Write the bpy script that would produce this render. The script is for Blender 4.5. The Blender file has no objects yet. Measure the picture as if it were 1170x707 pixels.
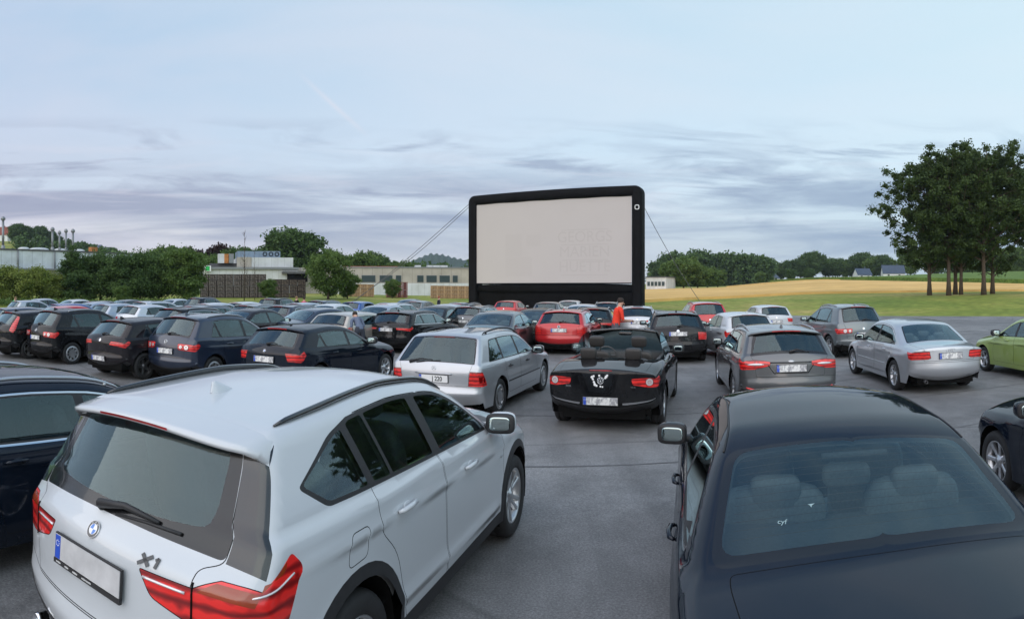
import bpy, math, random
import numpy as np
from mathutils import Vector, Matrix
from mathutils.geometry import delaunay_2d_cdt
R = math.radians
random.seed(7)
rng = np.random.default_rng(11)
scene = bpy.context.scene
COL = scene.collection

# ------------------------------------------------------------------ camera
F = 713.0            # pixels per radian of the photographed panorama (1170 x 707)
CAM_H = 2.13
HOR = 329.0
SLOPE = 0.004
cd = bpy.data.cameras.new('camera')
cd.type = 'PANO'
cd.panorama_type = 'CENTRAL_CYLINDRICAL'
cd.central_cylindrical_range_u_min = -585.0 / F
cd.central_cylindrical_range_u_max = 585.0 / F
cd.central_cylindrical_range_v_min = -(707.0 - HOR) / F
cd.central_cylindrical_range_v_max = HOR / F
cd.central_cylindrical_radius = 1.0
cd.clip_start = 0.05
cd.clip_end = 20000
cam = bpy.data.objects.new('camera', cd)
COL.objects.link(cam)
cam.location = (0, 0, CAM_H)
cam.rotation_euler = (R(90), 0, 0)
scene.camera = cam

# ------------------------------------------------------------------ world
SUN_EL, SUN_AZ = 42.0, -150.0      # azimuth measured clockwise from the view direction (+Y)
world = bpy.data.worlds.new('World')
scene.world = world
world.use_nodes = True
wn, wl = world.node_tree.nodes, world.node_tree.links
wn.clear()

def N(nodes, kind, **kw):
    n = nodes.new(kind)
    for k, v in kw.items():
        setattr(n, k, v)
    return n

def build_world():
    out = N(wn, 'ShaderNodeOutputWorld')
    bg = N(wn, 'ShaderNodeBackground')
    bg.inputs['Strength'].default_value = 0.115
    wl.new(bg.outputs[0], out.inputs[0])
    sky = N(wn, 'ShaderNodeTexSky', sky_type='NISHITA')
    sky.sun_disc = False
    sky.sun_elevation = R(SUN_EL)
    sky.sun_rotation = R(SUN_AZ)
    sky.altitude = 100
    sky.air_density = 1.0
    sky.dust_density = 0.6
    sky.ozone_density = 2.0
    tc = N(wn, 'ShaderNodeTexCoord')
    sep = N(wn, 'ShaderNodeSeparateXYZ')
    wl.new(tc.outputs['Generated'], sep.inputs[0])

    def math_(op, a, b=None, c=None, clamp=False):
        m = N(wn, 'ShaderNodeMath', operation=op)
        m.use_clamp = clamp
        for i, v in enumerate((a, b, c)):
            if v is None:
                continue
            if isinstance(v, (int, float)):
                m.inputs[i].default_value = v
            else:
                wl.new(v, m.inputs[i])
        return m.outputs[0]

    def ramp(f, stops):
        r = N(wn, 'ShaderNodeValToRGB')
        els = r.color_ramp.elements
        while len(els) < len(stops):
            els.new(0.5)
        for e, (p, c) in zip(els, stops):
            e.position = p
            e.color = (c, c, c, 1) if isinstance(c, (int, float)) else (*c, 1)
        wl.new(f, r.inputs[0])
        return r.outputs[0]

    def mix(f, a, b):
        m = N(wn, 'ShaderNodeMix', data_type='RGBA')
        for s, v in (('Factor', f), ('A', a), ('B', b)):
            i = [x for x in m.inputs if x.name == s and x.enabled][0]
            if isinstance(v, (int, float)):
                i.default_value = v
            elif isinstance(v, tuple):
                i.default_value = (*v, 1)
            else:
                wl.new(v, i)
        return [x for x in m.outputs if x.enabled][0]

    z = sep.outputs['Z']
    # sky coordinates: azimuth from straight ahead, and tangent of the elevation
    hz_len = math_('SQRT', math_('ADD', math_('MULTIPLY', sep.outputs['X'], sep.outputs['X']), math_('MULTIPLY', sep.outputs['Y'], sep.outputs['Y'])))
    az = math_('ARCTAN2', sep.outputs['X'], sep.outputs['Y'])
    el = math_('ARCTAN2', z, hz_len)
    comb = N(wn, 'ShaderNodeCombineXYZ')
    wl.new(az, comb.inputs[0]); wl.new(el, comb.inputs[1])

    def noise(loc, rot, sc, detail=7, rough=0.55, dist=0.0):
        mp = N(wn, 'ShaderNodeMapping')
        mp.inputs['Location'].default_value = loc
        mp.inputs['Rotation'].default_value = (0, 0, rot)
        mp.inputs['Scale'].default_value = sc
        wl.new(comb.outputs[0], mp.inputs['Vector'])
        n = N(wn, 'ShaderNodeTexNoise')
        n.inputs['Scale'].default_value = 1.0
        n.inputs['Detail'].default_value = detail
        n.inputs['Roughness'].default_value = rough
        n.inputs['Distortion'].default_value = dist
        wl.new(mp.outputs[0], n.inputs['Vector'])
        return n.outputs['Fac']

    def streak(loc, rot, sc, lo, hi, band, dist=0.5):
        f = ramp(noise(loc, rot, sc, 9, 0.58, dist), [(lo, 0.0), (hi, 1.0)])
        return math_('MULTIPLY', f, ramp(el, band))

    right = math_('MULTIPLY_ADD', az, 0.62, 0.5, clamp=True)
    light_col = mix(right, (2.95, 3.5, 4.25), (3.75, 4.6, 4.9))
    dark_col = mix(right, (1.75, 1.9, 2.6), (1.7, 2.3, 3.1))
    hor_col = mix(right, (4.2, 3.85, 3.85), (2.6, 3.3, 3.85))
    white_col = mix(right, (3.9, 3.8, 4.3), (3.8, 4.35, 4.85))
    skyb = N(wn, 'ShaderNodeVectorMath', operation='SCALE')
    skyb.inputs['Scale'].default_value = SKY_GAIN
    wl.new(sky.outputs[0], skyb.inputs[0])
    veil = ramp(noise((3.1, 1.7, 0), 0.5, (1.2, 3.0, 1), 6, 0.5), [(0.3, 0.0), (0.75, 1.0)])
    base = mix(math_('MULTIPLY_ADD', veil, 0.10, 0.80), skyb.outputs[0], light_col)
    up = ramp(el, [(0.22, 0.0), (0.50, 1.0)])
    base = mix(math_('MULTIPLY', up, 0.75), base, mix(right, (2.2, 3.1, 4.2), (3.0, 4.15, 4.8)))
    base = mix(ramp(el, [(0.48, 0.0), (0.85, 0.9)]), base, mix(right, (1.0, 1.75, 3.2), (1.1, 2.0, 3.3)))
    mist = ramp(noise((1.3, 9.4, 0), 0.12, (1.4, 6.0, 1), 8, 0.55, 0.4), [(0.38, 0.0), (0.68, 1.0)])
    base = mix(math_('MULTIPLY', mist, 0.4), base, white_col)
    base = mix(ramp(el, [(0.0, 0.95), (0.07, 0.75), (0.16, 0.15), (0.24, 0.0)]), base, hor_col)
    # long grey evening streaks, low and drawn out; finer ripples on the right
    base = mix(math_('MULTIPLY', streak((0.35, 2.15, 0), 0.06, (1.25, 15, 1), 0.41, 0.56, [(0.04, 0.0), (0.09, 1.0), (0.15, 0.9), (0.20, 0.1), (0.25, 0.0)]), 0.92), base, dark_col)
    base = mix(math_('MULTIPLY', streak((7.85, 5.3, 0), -0.10, (2.3, 16, 1), 0.525, 0.63, [(0.10, 0.0), (0.15, 1.0), (0.22, 0.8), (0.27, 0.0)], 0.9), 0.85), base, dark_col)
    base = mix(math_('MULTIPLY', math_('MULTIPLY', streak((4.2, 0.7, 0), 0.05, (4.5, 22, 1), 0.46, 0.64, [(0.02, 0.0), (0.06, 1.0), (0.20, 0.9), (0.27, 0.0)], 1.2), right), 0.7), base, dark_col)
    base = mix(math_('MULTIPLY', streak((9.2, 3.9, 0), 0.03, (2.4, 26, 1), 0.52, 0.66, [(0.02, 0.2), (0.07, 1.0), (0.18, 0.7), (0.26, 0.0)], 0.8), 0.55), base, white_col)
    # faint old vapour trail: a thin slanting line high on the left, fading at both ends
    ln = math_('ADD', math_('MULTIPLY', math_('ADD', az, 0.286), 0.83), math_('SUBTRACT', el, 0.285))
    trail = math_('MULTIPLY', ramp(math_('ABSOLUTE', ln), [(0.0, 1.0), (0.007, 0.0)]), ramp(math_('ABSOLUTE', math_('ADD', az, 0.286)), [(0.0, 1.0), (0.035, 0.6), (0.06, 0.0)]))
    base = mix(math_('MULTIPLY', trail, 0.4), base, (4.3, 4.1, 4.4))
    # unseen sunset side behind the camera, brightened and warmed to light the car rears
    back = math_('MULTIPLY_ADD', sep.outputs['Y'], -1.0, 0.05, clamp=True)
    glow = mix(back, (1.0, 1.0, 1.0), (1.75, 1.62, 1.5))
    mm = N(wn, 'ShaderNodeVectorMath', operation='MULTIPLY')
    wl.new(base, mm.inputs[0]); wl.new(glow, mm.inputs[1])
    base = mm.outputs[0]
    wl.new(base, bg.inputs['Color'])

SKY_GAIN = 1.0
build_world()

sd = bpy.data.lights.new('sun', 'SUN')
sd.energy = 1.2
sd.angle = R(100)
sd.color = (1.0, 0.90, 0.80)
sun = bpy.data.objects.new('sun', sd)
COL.objects.link(sun)
_d = Vector((math.sin(R(SUN_AZ)) * math.cos(R(SUN_EL)), math.cos(R(SUN_AZ)) * math.cos(R(SUN_EL)), math.sin(R(SUN_EL))))
sun.rotation_euler = _d.to_track_quat('Z', 'Y').to_euler()
sun.location = (-30, -20, 30)

scene.view_settings.view_transform = 'Standard'
scene.view_settings.look = 'None'
scene.view_settings.gamma = 1
scene.view_settings.exposure = 0.8
scene.view_settings.use_curve_mapping = False
scene.render.engine = 'CYCLES'
scene.cycles.max_bounces = 8
scene.cycles.transparent_max_bounces = 16
scene.cycles.caustics_reflective = False
scene.cycles.caustics_refractive = False
scene.cycles.use_denoising = True
scene.cycles.sample_clamp_indirect = 4

# ------------------------------------------------------------------ materials
MATS = {}
def new_mat(name):
    m = bpy.data.materials.new(name)
    m.use_nodes = True
    m.node_tree.nodes.clear()
    MATS[name] = m
    return m, m.node_tree.nodes, m.node_tree.links

def simple(name, col, rough=0.5, metal=0.0, coat=0.0, spec=0.5, noise=None, coat_rough=0.04, bump=None, emit=None):
    """noise = (scale, amount): mottles the base colour; bump = (scale, strength, distance)"""
    m, n, l = new_mat(name)
    out = n.new('ShaderNodeOutputMaterial'); p = n.new('ShaderNodeBsdfPrincipled')
    l.new(p.outputs[0], out.inputs[0])
    p.inputs['Base Color'].default_value = (*col, 1)
    p.inputs['Roughness'].default_value = rough
    p.inputs['Metallic'].default_value = metal
    p.inputs['Coat Weight'].default_value = coat
    p.inputs['Coat Roughness'].default_value = coat_rough
    p.inputs['Specular IOR Level'].default_value = spec
    tc = n.new('ShaderNodeTexCoord')
    if noise:
        t = n.new('ShaderNodeTexNoise'); t.inputs['Scale'].default_value = noise[0]
        t.inputs['Detail'].default_value = 6; t.inputs['Roughness'].default_value = 0.6
        l.new(tc.outputs['Object'], t.inputs['Vector'])
        r = n.new('ShaderNodeValToRGB')
        a = noise[1]
        r.color_ramp.elements[0].position = 0.3; r.color_ramp.elements[1].position = 0.72
        r.color_ramp.elements[0].color = (*[c * (1 - a) for c in col], 1)
        r.color_ramp.elements[1].color = (*[min(1, c * (1 + a)) for c in col], 1)
        l.new(t.outputs['Fac'], r.inputs[0]); l.new(r.outputs[0], p.inputs['Base Color'])
    if bump:
        t = n.new('ShaderNodeTexNoise'); t.inputs['Scale'].default_value = bump[0]; t.inputs['Detail'].default_value = 4
        l.new(tc.outputs['Object'], t.inputs['Vector'])
        b = n.new('ShaderNodeBump'); b.inputs['Strength'].default_value = bump[1]; b.inputs['Distance'].default_value = bump[2]
        l.new(t.outputs['Fac'], b.inputs['Height']); l.new(b.outputs[0], p.inputs['Normal'])
    if emit:
        p.inputs['Emission Color'].default_value = (*emit[0], 1); p.inputs['Emission Strength'].default_value = emit[1]
    return m

def paint(name, col, metal=0.25, rough=0.34, dust=0.06):
    """car paint with clear coat, faint flake and a thin uneven film of dust"""
    m, n, l = new_mat(name)
    out = n.new('ShaderNodeOutputMaterial'); p = n.new('ShaderNodeBsdfPrincipled')
    l.new(p.outputs[0], out.inputs[0])
    tc = n.new('ShaderNodeTexCoord')
    t = n.new('ShaderNodeTexNoise'); t.inputs['Scale'].default_value = 3.0; t.inputs['Detail'].default_value = 8
    t.inputs['Roughness'].default_value = 0.65
    l.new(tc.outputs['Object'], t.inputs['Vector'])
    r = n.new('ShaderNodeValToRGB')
    r.color_ramp.elements[0].position = 0.35; r.color_ramp.elements[1].position = 0.8
    r.color_ramp.elements[0].color = (*col, 1)
    r.color_ramp.elements[1].color = (*[c * (1 - dust) + 0.25 * dust for c in col], 1)
    l.new(t.outputs['Fac'], r.inputs[0]); l.new(r.outputs[0], p.inputs['Base Color'])
    p.inputs['Metallic'].default_value = metal
    p.inputs['Roughness'].default_value = rough
    if max(col) < 0.03: p.inputs['Specular IOR Level'].default_value = 0.0   # the clear coat alone reflects
    p.inputs['Coat Weight'].default_value = 0.8 if max(col) < 0.03 else 1.0
    r2 = n.new('ShaderNodeMapRange')
    r2.inputs['From Min'].default_value = 0.35; r2.inputs['From Max'].default_value = 0.8
    r2.inputs['To Min'].default_value = 0.03; r2.inputs['To Max'].default_value = 0.03 + dust * 1.2
    l.new(t.outputs['Fac'], r2.inputs['Value']); l.new(r2.outputs[0], p.inputs['Coat Roughness'])
    return m

def glass(name, tint, refl=1.5):
    m, n, l = new_mat(name)
    out = n.new('ShaderNodeOutputMaterial')
    tr = n.new('ShaderNodeBsdfTransparent'); tr.inputs[0].default_value = (*tint, 1)
    gl = n.new('ShaderNodeBsdfGlossy'); gl.inputs['Roughness'].default_value = 0.015
    gl.inputs[0].default_value = (0.78, 0.97, 1, 1)
    fr = n.new('ShaderNodeFresnel'); fr.inputs['IOR'].default_value = 1.52
    mu = n.new('ShaderNodeMath'); mu.operation = 'MULTIPLY'; mu.use_clamp = True; mu.inputs[1].default_value = refl
    l.new(fr.outputs[0], mu.inputs[0])
    mx = n.new('ShaderNodeMixShader')
    l.new(mu.outputs[0], mx.inputs[0]); l.new(tr.outputs[0], mx.inputs[1]); l.new(gl.outputs[0], mx.inputs[2])
    l.new(mx.outputs[0], out.inputs[0])
    return m

PH = paint('car paint', (0.5, 0.5, 0.5))
GAP = simple('panel gap', (0.008, 0.008, 0.008), 0.9, spec=0.1)
TRIM = simple('black plastic', (0.022, 0.022, 0.024), 0.55, noise=(30, 0.15))
GLOSSBLK = simple('gloss black', (0.008, 0.008, 0.009), 0.15, coat=1)
FRIT = simple('glass edge black', (0.006, 0.006, 0.007), 0.2, coat=0.4)
RUBBER = simple('tyre rubber', (0.018, 0.018, 0.019), 0.75, noise=(14, 0.25))
RIM = simple('alloy', (0.55, 0.56, 0.58), 0.32, metal=0.85)
RIMDARK = simple('dark alloy', (0.12, 0.12, 0.125), 0.35, metal=0.7)
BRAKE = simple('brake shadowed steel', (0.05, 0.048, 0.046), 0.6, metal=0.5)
CHROME = simple('chrome', (0.75, 0.76, 0.78), 0.12, metal=1.0)
SATIN = simple('satin silver', (0.5, 0.51, 0.53), 0.35, metal=0.8)
LINING = simple('cabin lining', (0.11, 0.11, 0.113), 0.9, noise=(20, 0.1))
LINER_LIGHT = simple('headliner', (0.32, 0.31, 0.29), 0.95)
SEATM = simple('seat fabric', (0.06, 0.061, 0.066), 0.85, noise=(60, 0.2), bump=(300, 0.3, 0.002))
SEATL = simple('seat leather grey', (0.035, 0.033, 0.032), 0.5, noise=(40, 0.12))
SEATG = simple('light grey seat cloth', (0.17, 0.175, 0.18), 0.85, noise=(60, 0.15))
BADGE = simple('dark silver badge', (0.07, 0.072, 0.076), 0.45)
GLASS = glass('window glass', (0.76, 0.92, 0.92), 2.1)
GLASS_DARK = glass('privacy glass', (0.50, 0.62, 0.62), 2.1)
MIRROR = simple('mirror glass', (0.42, 0.50, 0.50), 0.03, metal=1.0)
PLATEW = None
WHITELENS = simple('clear lens', (0.75, 0.72, 0.72), 0.15, metal=0.4, coat=1)
EUBLUE = simple('plate blue', (0.02, 0.08, 0.5), 0.35)
BLURP = simple('smeared plate face', (0.52, 0.52, 0.53), 0.4, noise=(9, 0.16))
WHITE = simple('white enamel', (0.8, 0.8, 0.8), 0.35)
BLACKINK = simple('black ink', (0.015, 0.015, 0.015), 0.4)
BLUEENAMEL = simple('blue enamel', (0.02, 0.16, 0.55), 0.25, coat=1)
SMOKY = simple('smoky amber lens', (0.30, 0.045, 0.012), 0.2, coat=1)
ORANGE = simple('amber lens', (0.75, 0.18, 0.02), 0.2, coat=1)

def tail_lens():
    m, n, l = new_mat('red tail lens')
    out = n.new('ShaderNodeOutputMaterial'); p = n.new('ShaderNodeBsdfPrincipled')
    l.new(p.outputs[0], out.inputs[0])
    tc = n.new('ShaderNodeTexCoord')
    w = n.new('ShaderNodeTexWave'); w.wave_type = 'BANDS'; w.bands_direction = 'Z'
    w.inputs['Scale'].default_value = 5; w.inputs['Distortion'].default_value = 1.2; w.inputs['Detail'].default_value = 1
    l.new(tc.outputs['Object'], w.inputs['Vector'])
    v = n.new('ShaderNodeTexVoronoi'); v.inputs['Scale'].default_value = 14
    l.new(tc.outputs['Object'], v.inputs['Vector'])
    ad = n.new('ShaderNodeMath'); ad.operation = 'MULTIPLY'; l.new(w.outputs['Fac'], ad.inputs[0]); l.new(v.outputs['Distance'], ad.inputs[1])
    r = n.new('ShaderNodeValToRGB')
    r.color_ramp.elements[0].position = 0.0; r.color_ramp.elements[1].position = 0.34
    r.color_ramp.elements[0].color = (0.20, 0.003, 0.004, 1); r.color_ramp.elements[1].color = (0.80, 0.022, 0.018, 1)
    l.new(ad.outputs[0], r.inputs[0]); l.new(r.outputs[0], p.inputs['Base Color'])
    p.inputs['Roughness'].default_value = 0.35; p.inputs['Coat Weight'].default_value = 1; p.inputs['Coat Roughness'].default_value = 0.02
    b = n.new('ShaderNodeBump'); b.inputs['Strength'].default_value = 0.15; b.inputs['Distance'].default_value = 0.004
    l.new(w.outputs['Fac'], b.inputs['Height']); l.new(b.outputs[0], p.inputs['Normal'])
    return m
RED = tail_lens()
REDDARK = simple('dark red lens', (0.16, 0.004, 0.004), 0.15, coat=1)

def plate_mat():
    m, n, l = new_mat('number plate face')
    out = n.new('ShaderNodeOutputMaterial'); p = n.new('ShaderNodeBsdfPrincipled')
    l.new(p.outputs[0], out.inputs[0])
    tc = n.new('ShaderNodeTexCoord')
    mp = n.new('ShaderNodeMapping'); mp.inputs['Scale'].default_value = (1.0, 0.55, 1)
    l.new(tc.outputs['Object'], mp.inputs[0])
    t = n.new('ShaderNodeTexNoise'); t.inputs['Scale'].default_value = 26; t.inputs['Detail'].default_value = 2
    l.new(mp.outputs[0], t.inputs['Vector'])
    r = n.new('ShaderNodeValToRGB')
    r.color_ramp.elements[0].position = 0.4; r.color_ramp.elements[1].position = 0.58
    r.color_ramp.elements[0].color = (0.34, 0.34, 0.36, 1); r.color_ramp.elements[1].color = (0.78, 0.78, 0.76, 1)
    l.new(t.outputs['Fac'], r.inputs[0]); l.new(r.outputs[0], p.inputs['Base Color'])
    p.inputs['Roughness'].default_value = 0.4
    return m
PLATEW = plate_mat()

# ------------------------------------------------------------------ mesh helpers
class MB:
    def __init__(s):
        s.v = []; s.f = []; s.m = []; s.smooth = []
    def add(s, verts, faces, mi=0, smooth=True):
        o = len(s.v)
        s.v.extend([tuple(v) for v in verts]); s.f.extend([tuple(i + o for i in f) for f in faces])
        s.m.extend([mi] * len(faces)); s.smooth.extend([smooth] * len(faces))
    def box(s, c, d, mi=0, M=None, bev=0.0):
        x, y, z = [a / 2 for a in d]
        if bev <= 0:
            vs = [(sx * x, sy * y, sz * z) for sx in (-1, 1) for sy in (-1, 1) for sz in (-1, 1)]
            fs = [(0, 1, 3, 2), (4, 6, 7, 5), (0, 4, 5, 1), (2, 3, 7, 6), (0, 2, 6, 4), (1, 5, 7, 3)]
            vs = [Vector(v) for v in vs]
            if M is not None: vs = [M @ v for v in vs]
            s.add([v + Vector(c) for v in vs], fs, mi, False)
        else:
            s.superq(c, d, 0.25, mi, M, 10, 8)
    def superq(s, c, d, e=0.35, mi=0, M=None, nu=16, nv=10, e2=None):
        """superellipsoid: a soft-cornered block of full size d"""
        e2 = e if e2 is None else e2
        def pw(a, k): return math.copysign(abs(a) ** k, a)
        vs = []
        for j in range(nv + 1):
            ph = -math.pi / 2 + math.pi * j / nv
            for i in range(nu):
                th = 2 * math.pi * i / nu
                p = Vector((d[0] / 2 * pw(math.cos(ph), e2) * pw(math.cos(th), e),
                            d[1] / 2 * pw(math.cos(ph), e2) * pw(math.sin(th), e),
                            d[2] / 2 * pw(math.sin(ph), e2)))
                if M is not None: p = M @ p
                vs.append(p + Vector(c))
        fs = []
        for j in range(nv):
            for i in range(nu):
                a = j * nu + i; b = j * nu + (i + 1) % nu
                fs.append((a, b, b + nu, a + nu))
        s.add(vs, fs, mi, True)
    def tube(s, pts, rad, mi=0, n=8, cap=True, smooth=True):
        pts = [Vector(p) for p in pts]
        rs = rad if isinstance(rad, (list, tuple)) else [rad] * len(pts)
        vs = []; fs = []
        prev = None
        for k, p in enumerate(pts):
            t = (pts[min(k + 1, len(pts) - 1)] - pts[max(k - 1, 0)]).normalized()
            a = t.orthogonal().normalized() if prev is None else (prev - t * prev.dot(t)).normalized()
            prev = a
            b = t.cross(a)
            for i in range(n):
                th = 2 * math.pi * i / n
                vs.append(p + (a * math.cos(th) + b * math.sin(th)) * rs[k])
        for k in range(len(pts) - 1):
            for i in range(n):
                j = (i + 1) % n
                fs.append((k * n + i, k * n + j, (k + 1) * n + j, (k + 1) * n + i))
        if cap:
            fs.append(tuple(range(n - 1, -1, -1))); fs.append(tuple((len(pts) - 1) * n + i for i in range(n)))
        s.add(vs, fs, mi, smooth)
    def lathe(s, prof, axis='Y', n=32, mi=0, c=(0, 0, 0), smooth=True):
        """prof: list of (radius, offset along the axis)"""
        vs = []
        for r, h in prof:
            for i in range(n):
                th = 2 * math.pi * i / n
                a, b = r * math.cos(th), r * math.sin(th)
                v = {'Y': (a, h, b), 'Z': (a, b, h), 'X': (h, a, b)}[axis]
                vs.append((v[0] + c[0], v[1] + c[1], v[2] + c[2]))
        fs = []
        for k in range(len(prof) - 1):
            for i in range(n):
                j = (i + 1) % n
                fs.append((k * n + i, k * n + j, (k + 1) * n + j, (k + 1) * n + i))
        s.add(vs, fs, mi, smooth)
    def prism(s, pts, h0, h1, mi=0, M=None, smooth=False):
        """extrude 2-D outline (local XY) from z=h0 to z=h1"""
        n = len(pts)
        vs = [Vector((x, y, h0)) for x, y in pts] + [Vector((x, y, h1)) for x, y in pts]
        if M is not None: vs = [M @ v for v in vs]
        fs = [tuple(range(n - 1, -1, -1)), tuple(range(n, 2 * n))] + [(i, (i + 1) % n, n + (i + 1) % n, n + i) for i in range(n)]
        s.add(vs, fs, mi, smooth)
    def xform(s, M, start=0):
        s.v[start:] = [tuple(M @ Vector(v)) for v in s.v[start:]]
    def build(s, name, mats, parent=None, loc=None):
        me = bpy.data.meshes.new(name)
        me.from_pydata(s.v, [], s.f)
        for m in (mats if isinstance(mats, (list, tuple)) else [mats]): me.materials.append(m)
        me.polygons.foreach_set('material_index', s.m)
        me.polygons.foreach_set('use_smooth', s.smooth)
        me.update()
        o = bpy.data.objects.new(name, me)
        COL.objects.link(o)
        if parent is not None: o.parent = parent
        if loc is not None: o.location = loc
        return o

def tag(o, label=None, cat=None, group=None, kind=None):
    if label: o['label'] = label
    if cat: o['category'] = cat
    if group: o['group'] = group
    if kind: o['kind'] = kind
    return o

def empty(name, loc=(0, 0, 0), rz=0):
    o = bpy.data.objects.new(name, None)
    o.empty_display_size = 0.3
    COL.objects.link(o); o.location = loc; o.rotation_euler = (0, 0, rz)
    return o

def text_into(mb, s, size, M, mi=0, depth=0.001, bold=0.0, sx=1.0):
    cu = bpy.data.curves.new('t', 'FONT')
    cu.body = s; cu.size = size; cu.extrude = depth; cu.align_x = 'CENTER'; cu.align_y = 'CENTER'; cu.offset = bold
    o = bpy.data.objects.new('t', cu); COL.objects.link(o)
    dg = bpy.context.evaluated_depsgraph_get()
    me = bpy.data.meshes.new_from_object(o.evaluated_get(dg))
    S = Matrix.Diagonal((sx, 1, 1, 1))
    mb.add([M @ (S @ v.co) for v in me.vertices], [tuple(p.vertices) for p in me.polygons], mi, False)
    bpy.data.objects.remove(o); bpy.data.curves.remove(cu); bpy.data.meshes.remove(me)

def fillet(ctrl, closed=False, step=0.05, nseg=6):
    """ctrl: (x, z[, radius]); returns dense points and their control-index parameter"""
    n = len(ctrl); P = [np.array(c[:2], float) for c in ctrl]
    rad = [(c[2] if len(c) > 2 else 0.0) for c in ctrl]
    out = []; K = []
    rngi = range(n)
    for i in rngi:
        if not closed and i in (0, n - 1):
            out.append(P[i]); K.append(float(i)); continue
        a, b, c = P[i - 1], P[i], P[(i + 1) % n]
        la, lc = np.linalg.norm(b - a), np.linalg.norm(c - b)
        d = min(rad[i], 0.48 * la, 0.48 * lc)
        if d < 1e-4:
            out.append(b); K.append(float(i)); continue
        p0 = b + (a - b) / la * d; p2 = b + (c - b) / lc * d
        for j in range(nseg + 1):
            t = j / nseg
            out.append((1 - t) ** 2 * p0 + 2 * t * (1 - t) * b + t * t * p2)
            K.append(i - d / la * (1 - t) if t < 0.5 else i + d / lc * t if False else i + (-(d / la) * (1 - 2 * t) if t < 0.5 else (d / lc) * (2 * t - 1)))
    # subdivide long spans
    o2 = []; k2 = []
    m = len(out)
    for i in range(m if closed else m - 1):
        a, b = out[i], out[(i + 1) % m]
        ka, kb = K[i], (K[(i + 1) % m] if i + 1 < m else K[0] + n)
        L = np.linalg.norm(b - a)
        if L < 1e-6: continue
        q = max(1, int(math.ceil(L / step)))
        for j in range(q):
            o2.append(a + (b - a) * j / q); k2.append(ka + (kb - ka) * j / q)
    if not closed:
        o2.append(out[-1]); k2.append(K[-1])
    return np.array(o2), np.array(k2)

def pip(pts, poly):
    """points in polygon, vectorised"""
    x, y = pts[:, 0], pts[:, 1]
    inside = np.zeros(len(pts), bool)
    px, py = poly[:, 0], poly[:, 1]
    j = len(poly) - 1
    for i in range(len(poly)):
        c = ((py[i] > y) != (py[j] > y))
        with np.errstate(divide='ignore', invalid='ignore'):
            xi = (px[j] - px[i]) * (y - py[i]) / (py[j] - py[i] + 1e-15) + px[i]
        inside ^= c & (x < xi)
        j = i
    return inside

def poly_dist(pts, line, closed=False):
    """distance to polyline + (segment index, t)"""
    A = line; B = np.roll(line, -1, 0)
    if not closed: A = A[:-1]; B = B[:-1]
    D = B - A; L2 = (D ** 2).sum(1) + 1e-12
    best = np.full(len(pts), 1e9); bi = np.zeros(len(pts), int); bt = np.zeros(len(pts))
    for s in range(0, len(pts), 2000):
        p = pts[s:s + 2000, None, :] - A[None]
        t = np.clip((p * D[None]).sum(2) / L2, 0, 1)
        d = np.sqrt(((p - t[..., None] * D[None]) ** 2).sum(2))
        k = d.argmin(1); r = np.arange(len(k))
        best[s:s + 2000] = d[r, k]; bi[s:s + 2000] = k; bt[s:s + 2000] = t[r, k]
    return best, bi, bt

def area(poly):
    x, y = poly[:, 0], poly[:, 1]
    return 0.5 * (np.dot(x, np.roll(y, -1)) - np.dot(y, np.roll(x, -1)))

def inset(poly, g):
    a = np.roll(poly, 1, 0); b = np.roll(poly, -1, 0)
    t = b - a; t /= (np.linalg.norm(t, axis=1)[:, None] + 1e-12)
    n = np.stack([-t[:, 1], t[:, 0]], 1) * (1 if area(poly) > 0 else -1)
    return poly + n * g

def rpoly(pts, r=0.03, step=0.05):
    c = [(p[0], p[1], p[2] if len(p) > 2 else r) for p in pts]
    return fillet(c, True, step, 4)[0]

def cdt(boundary, polys, lines, gx, gy, keep):
    """constrained triangulation of the domain with an interior grid"""
    pts = []; edges = []
    def addc(p, closed=True):
        o = len(pts); n = len(p)
        pts.extend(p.tolist())
        edges.extend([(o + i, o + (i + 1) % n) for i in range(n if closed else n - 1)])
    addc(boundary)
    for p in polys: addc(p)
    cp = np.array(pts)
    G = np.array([(x, y) for x in gx for y in gy])
    G = G[pip(G, boundary)]
    for s in range(0, len(G), 1500):
        pass
    lim = 0.42 * min(gx[1] - gx[0], gy[1] - gy[0])
    ok = np.ones(len(G), bool)
    for s in range(0, len(G), 1500):
        d = ((G[s:s + 1500, None, :] - cp[None]) ** 2).sum(2).min(1)
        ok[s:s + 1500] = d > lim ** 2
    pts.extend(G[ok].tolist())
    r = delaunay_2d_cdt([Vector(p) for p in pts], edges, [], 0, 1e-5)
    V = np.array([tuple(v) for v in r[0]]); T = np.array([f for f in r[2] if len(f) == 3])
    cen = V[T].mean(1)
    T = T[pip(cen, boundary)]
    # consistent winding (ccw)
    a, b, c = V[T[:, 0]], V[T[:, 1]], V[T[:, 2]]
    cr = (b[:, 0] - a[:, 0]) * (c[:, 1] - a[:, 1]) - (b[:, 1] - a[:, 1]) * (c[:, 0] - a[:, 0])
    T = T[np.abs(cr) > 1e-9]; cr = cr[np.abs(cr) > 1e-9]
    T[cr < 0] = T[cr < 0][:, ::-1]
    return V, T
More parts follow.
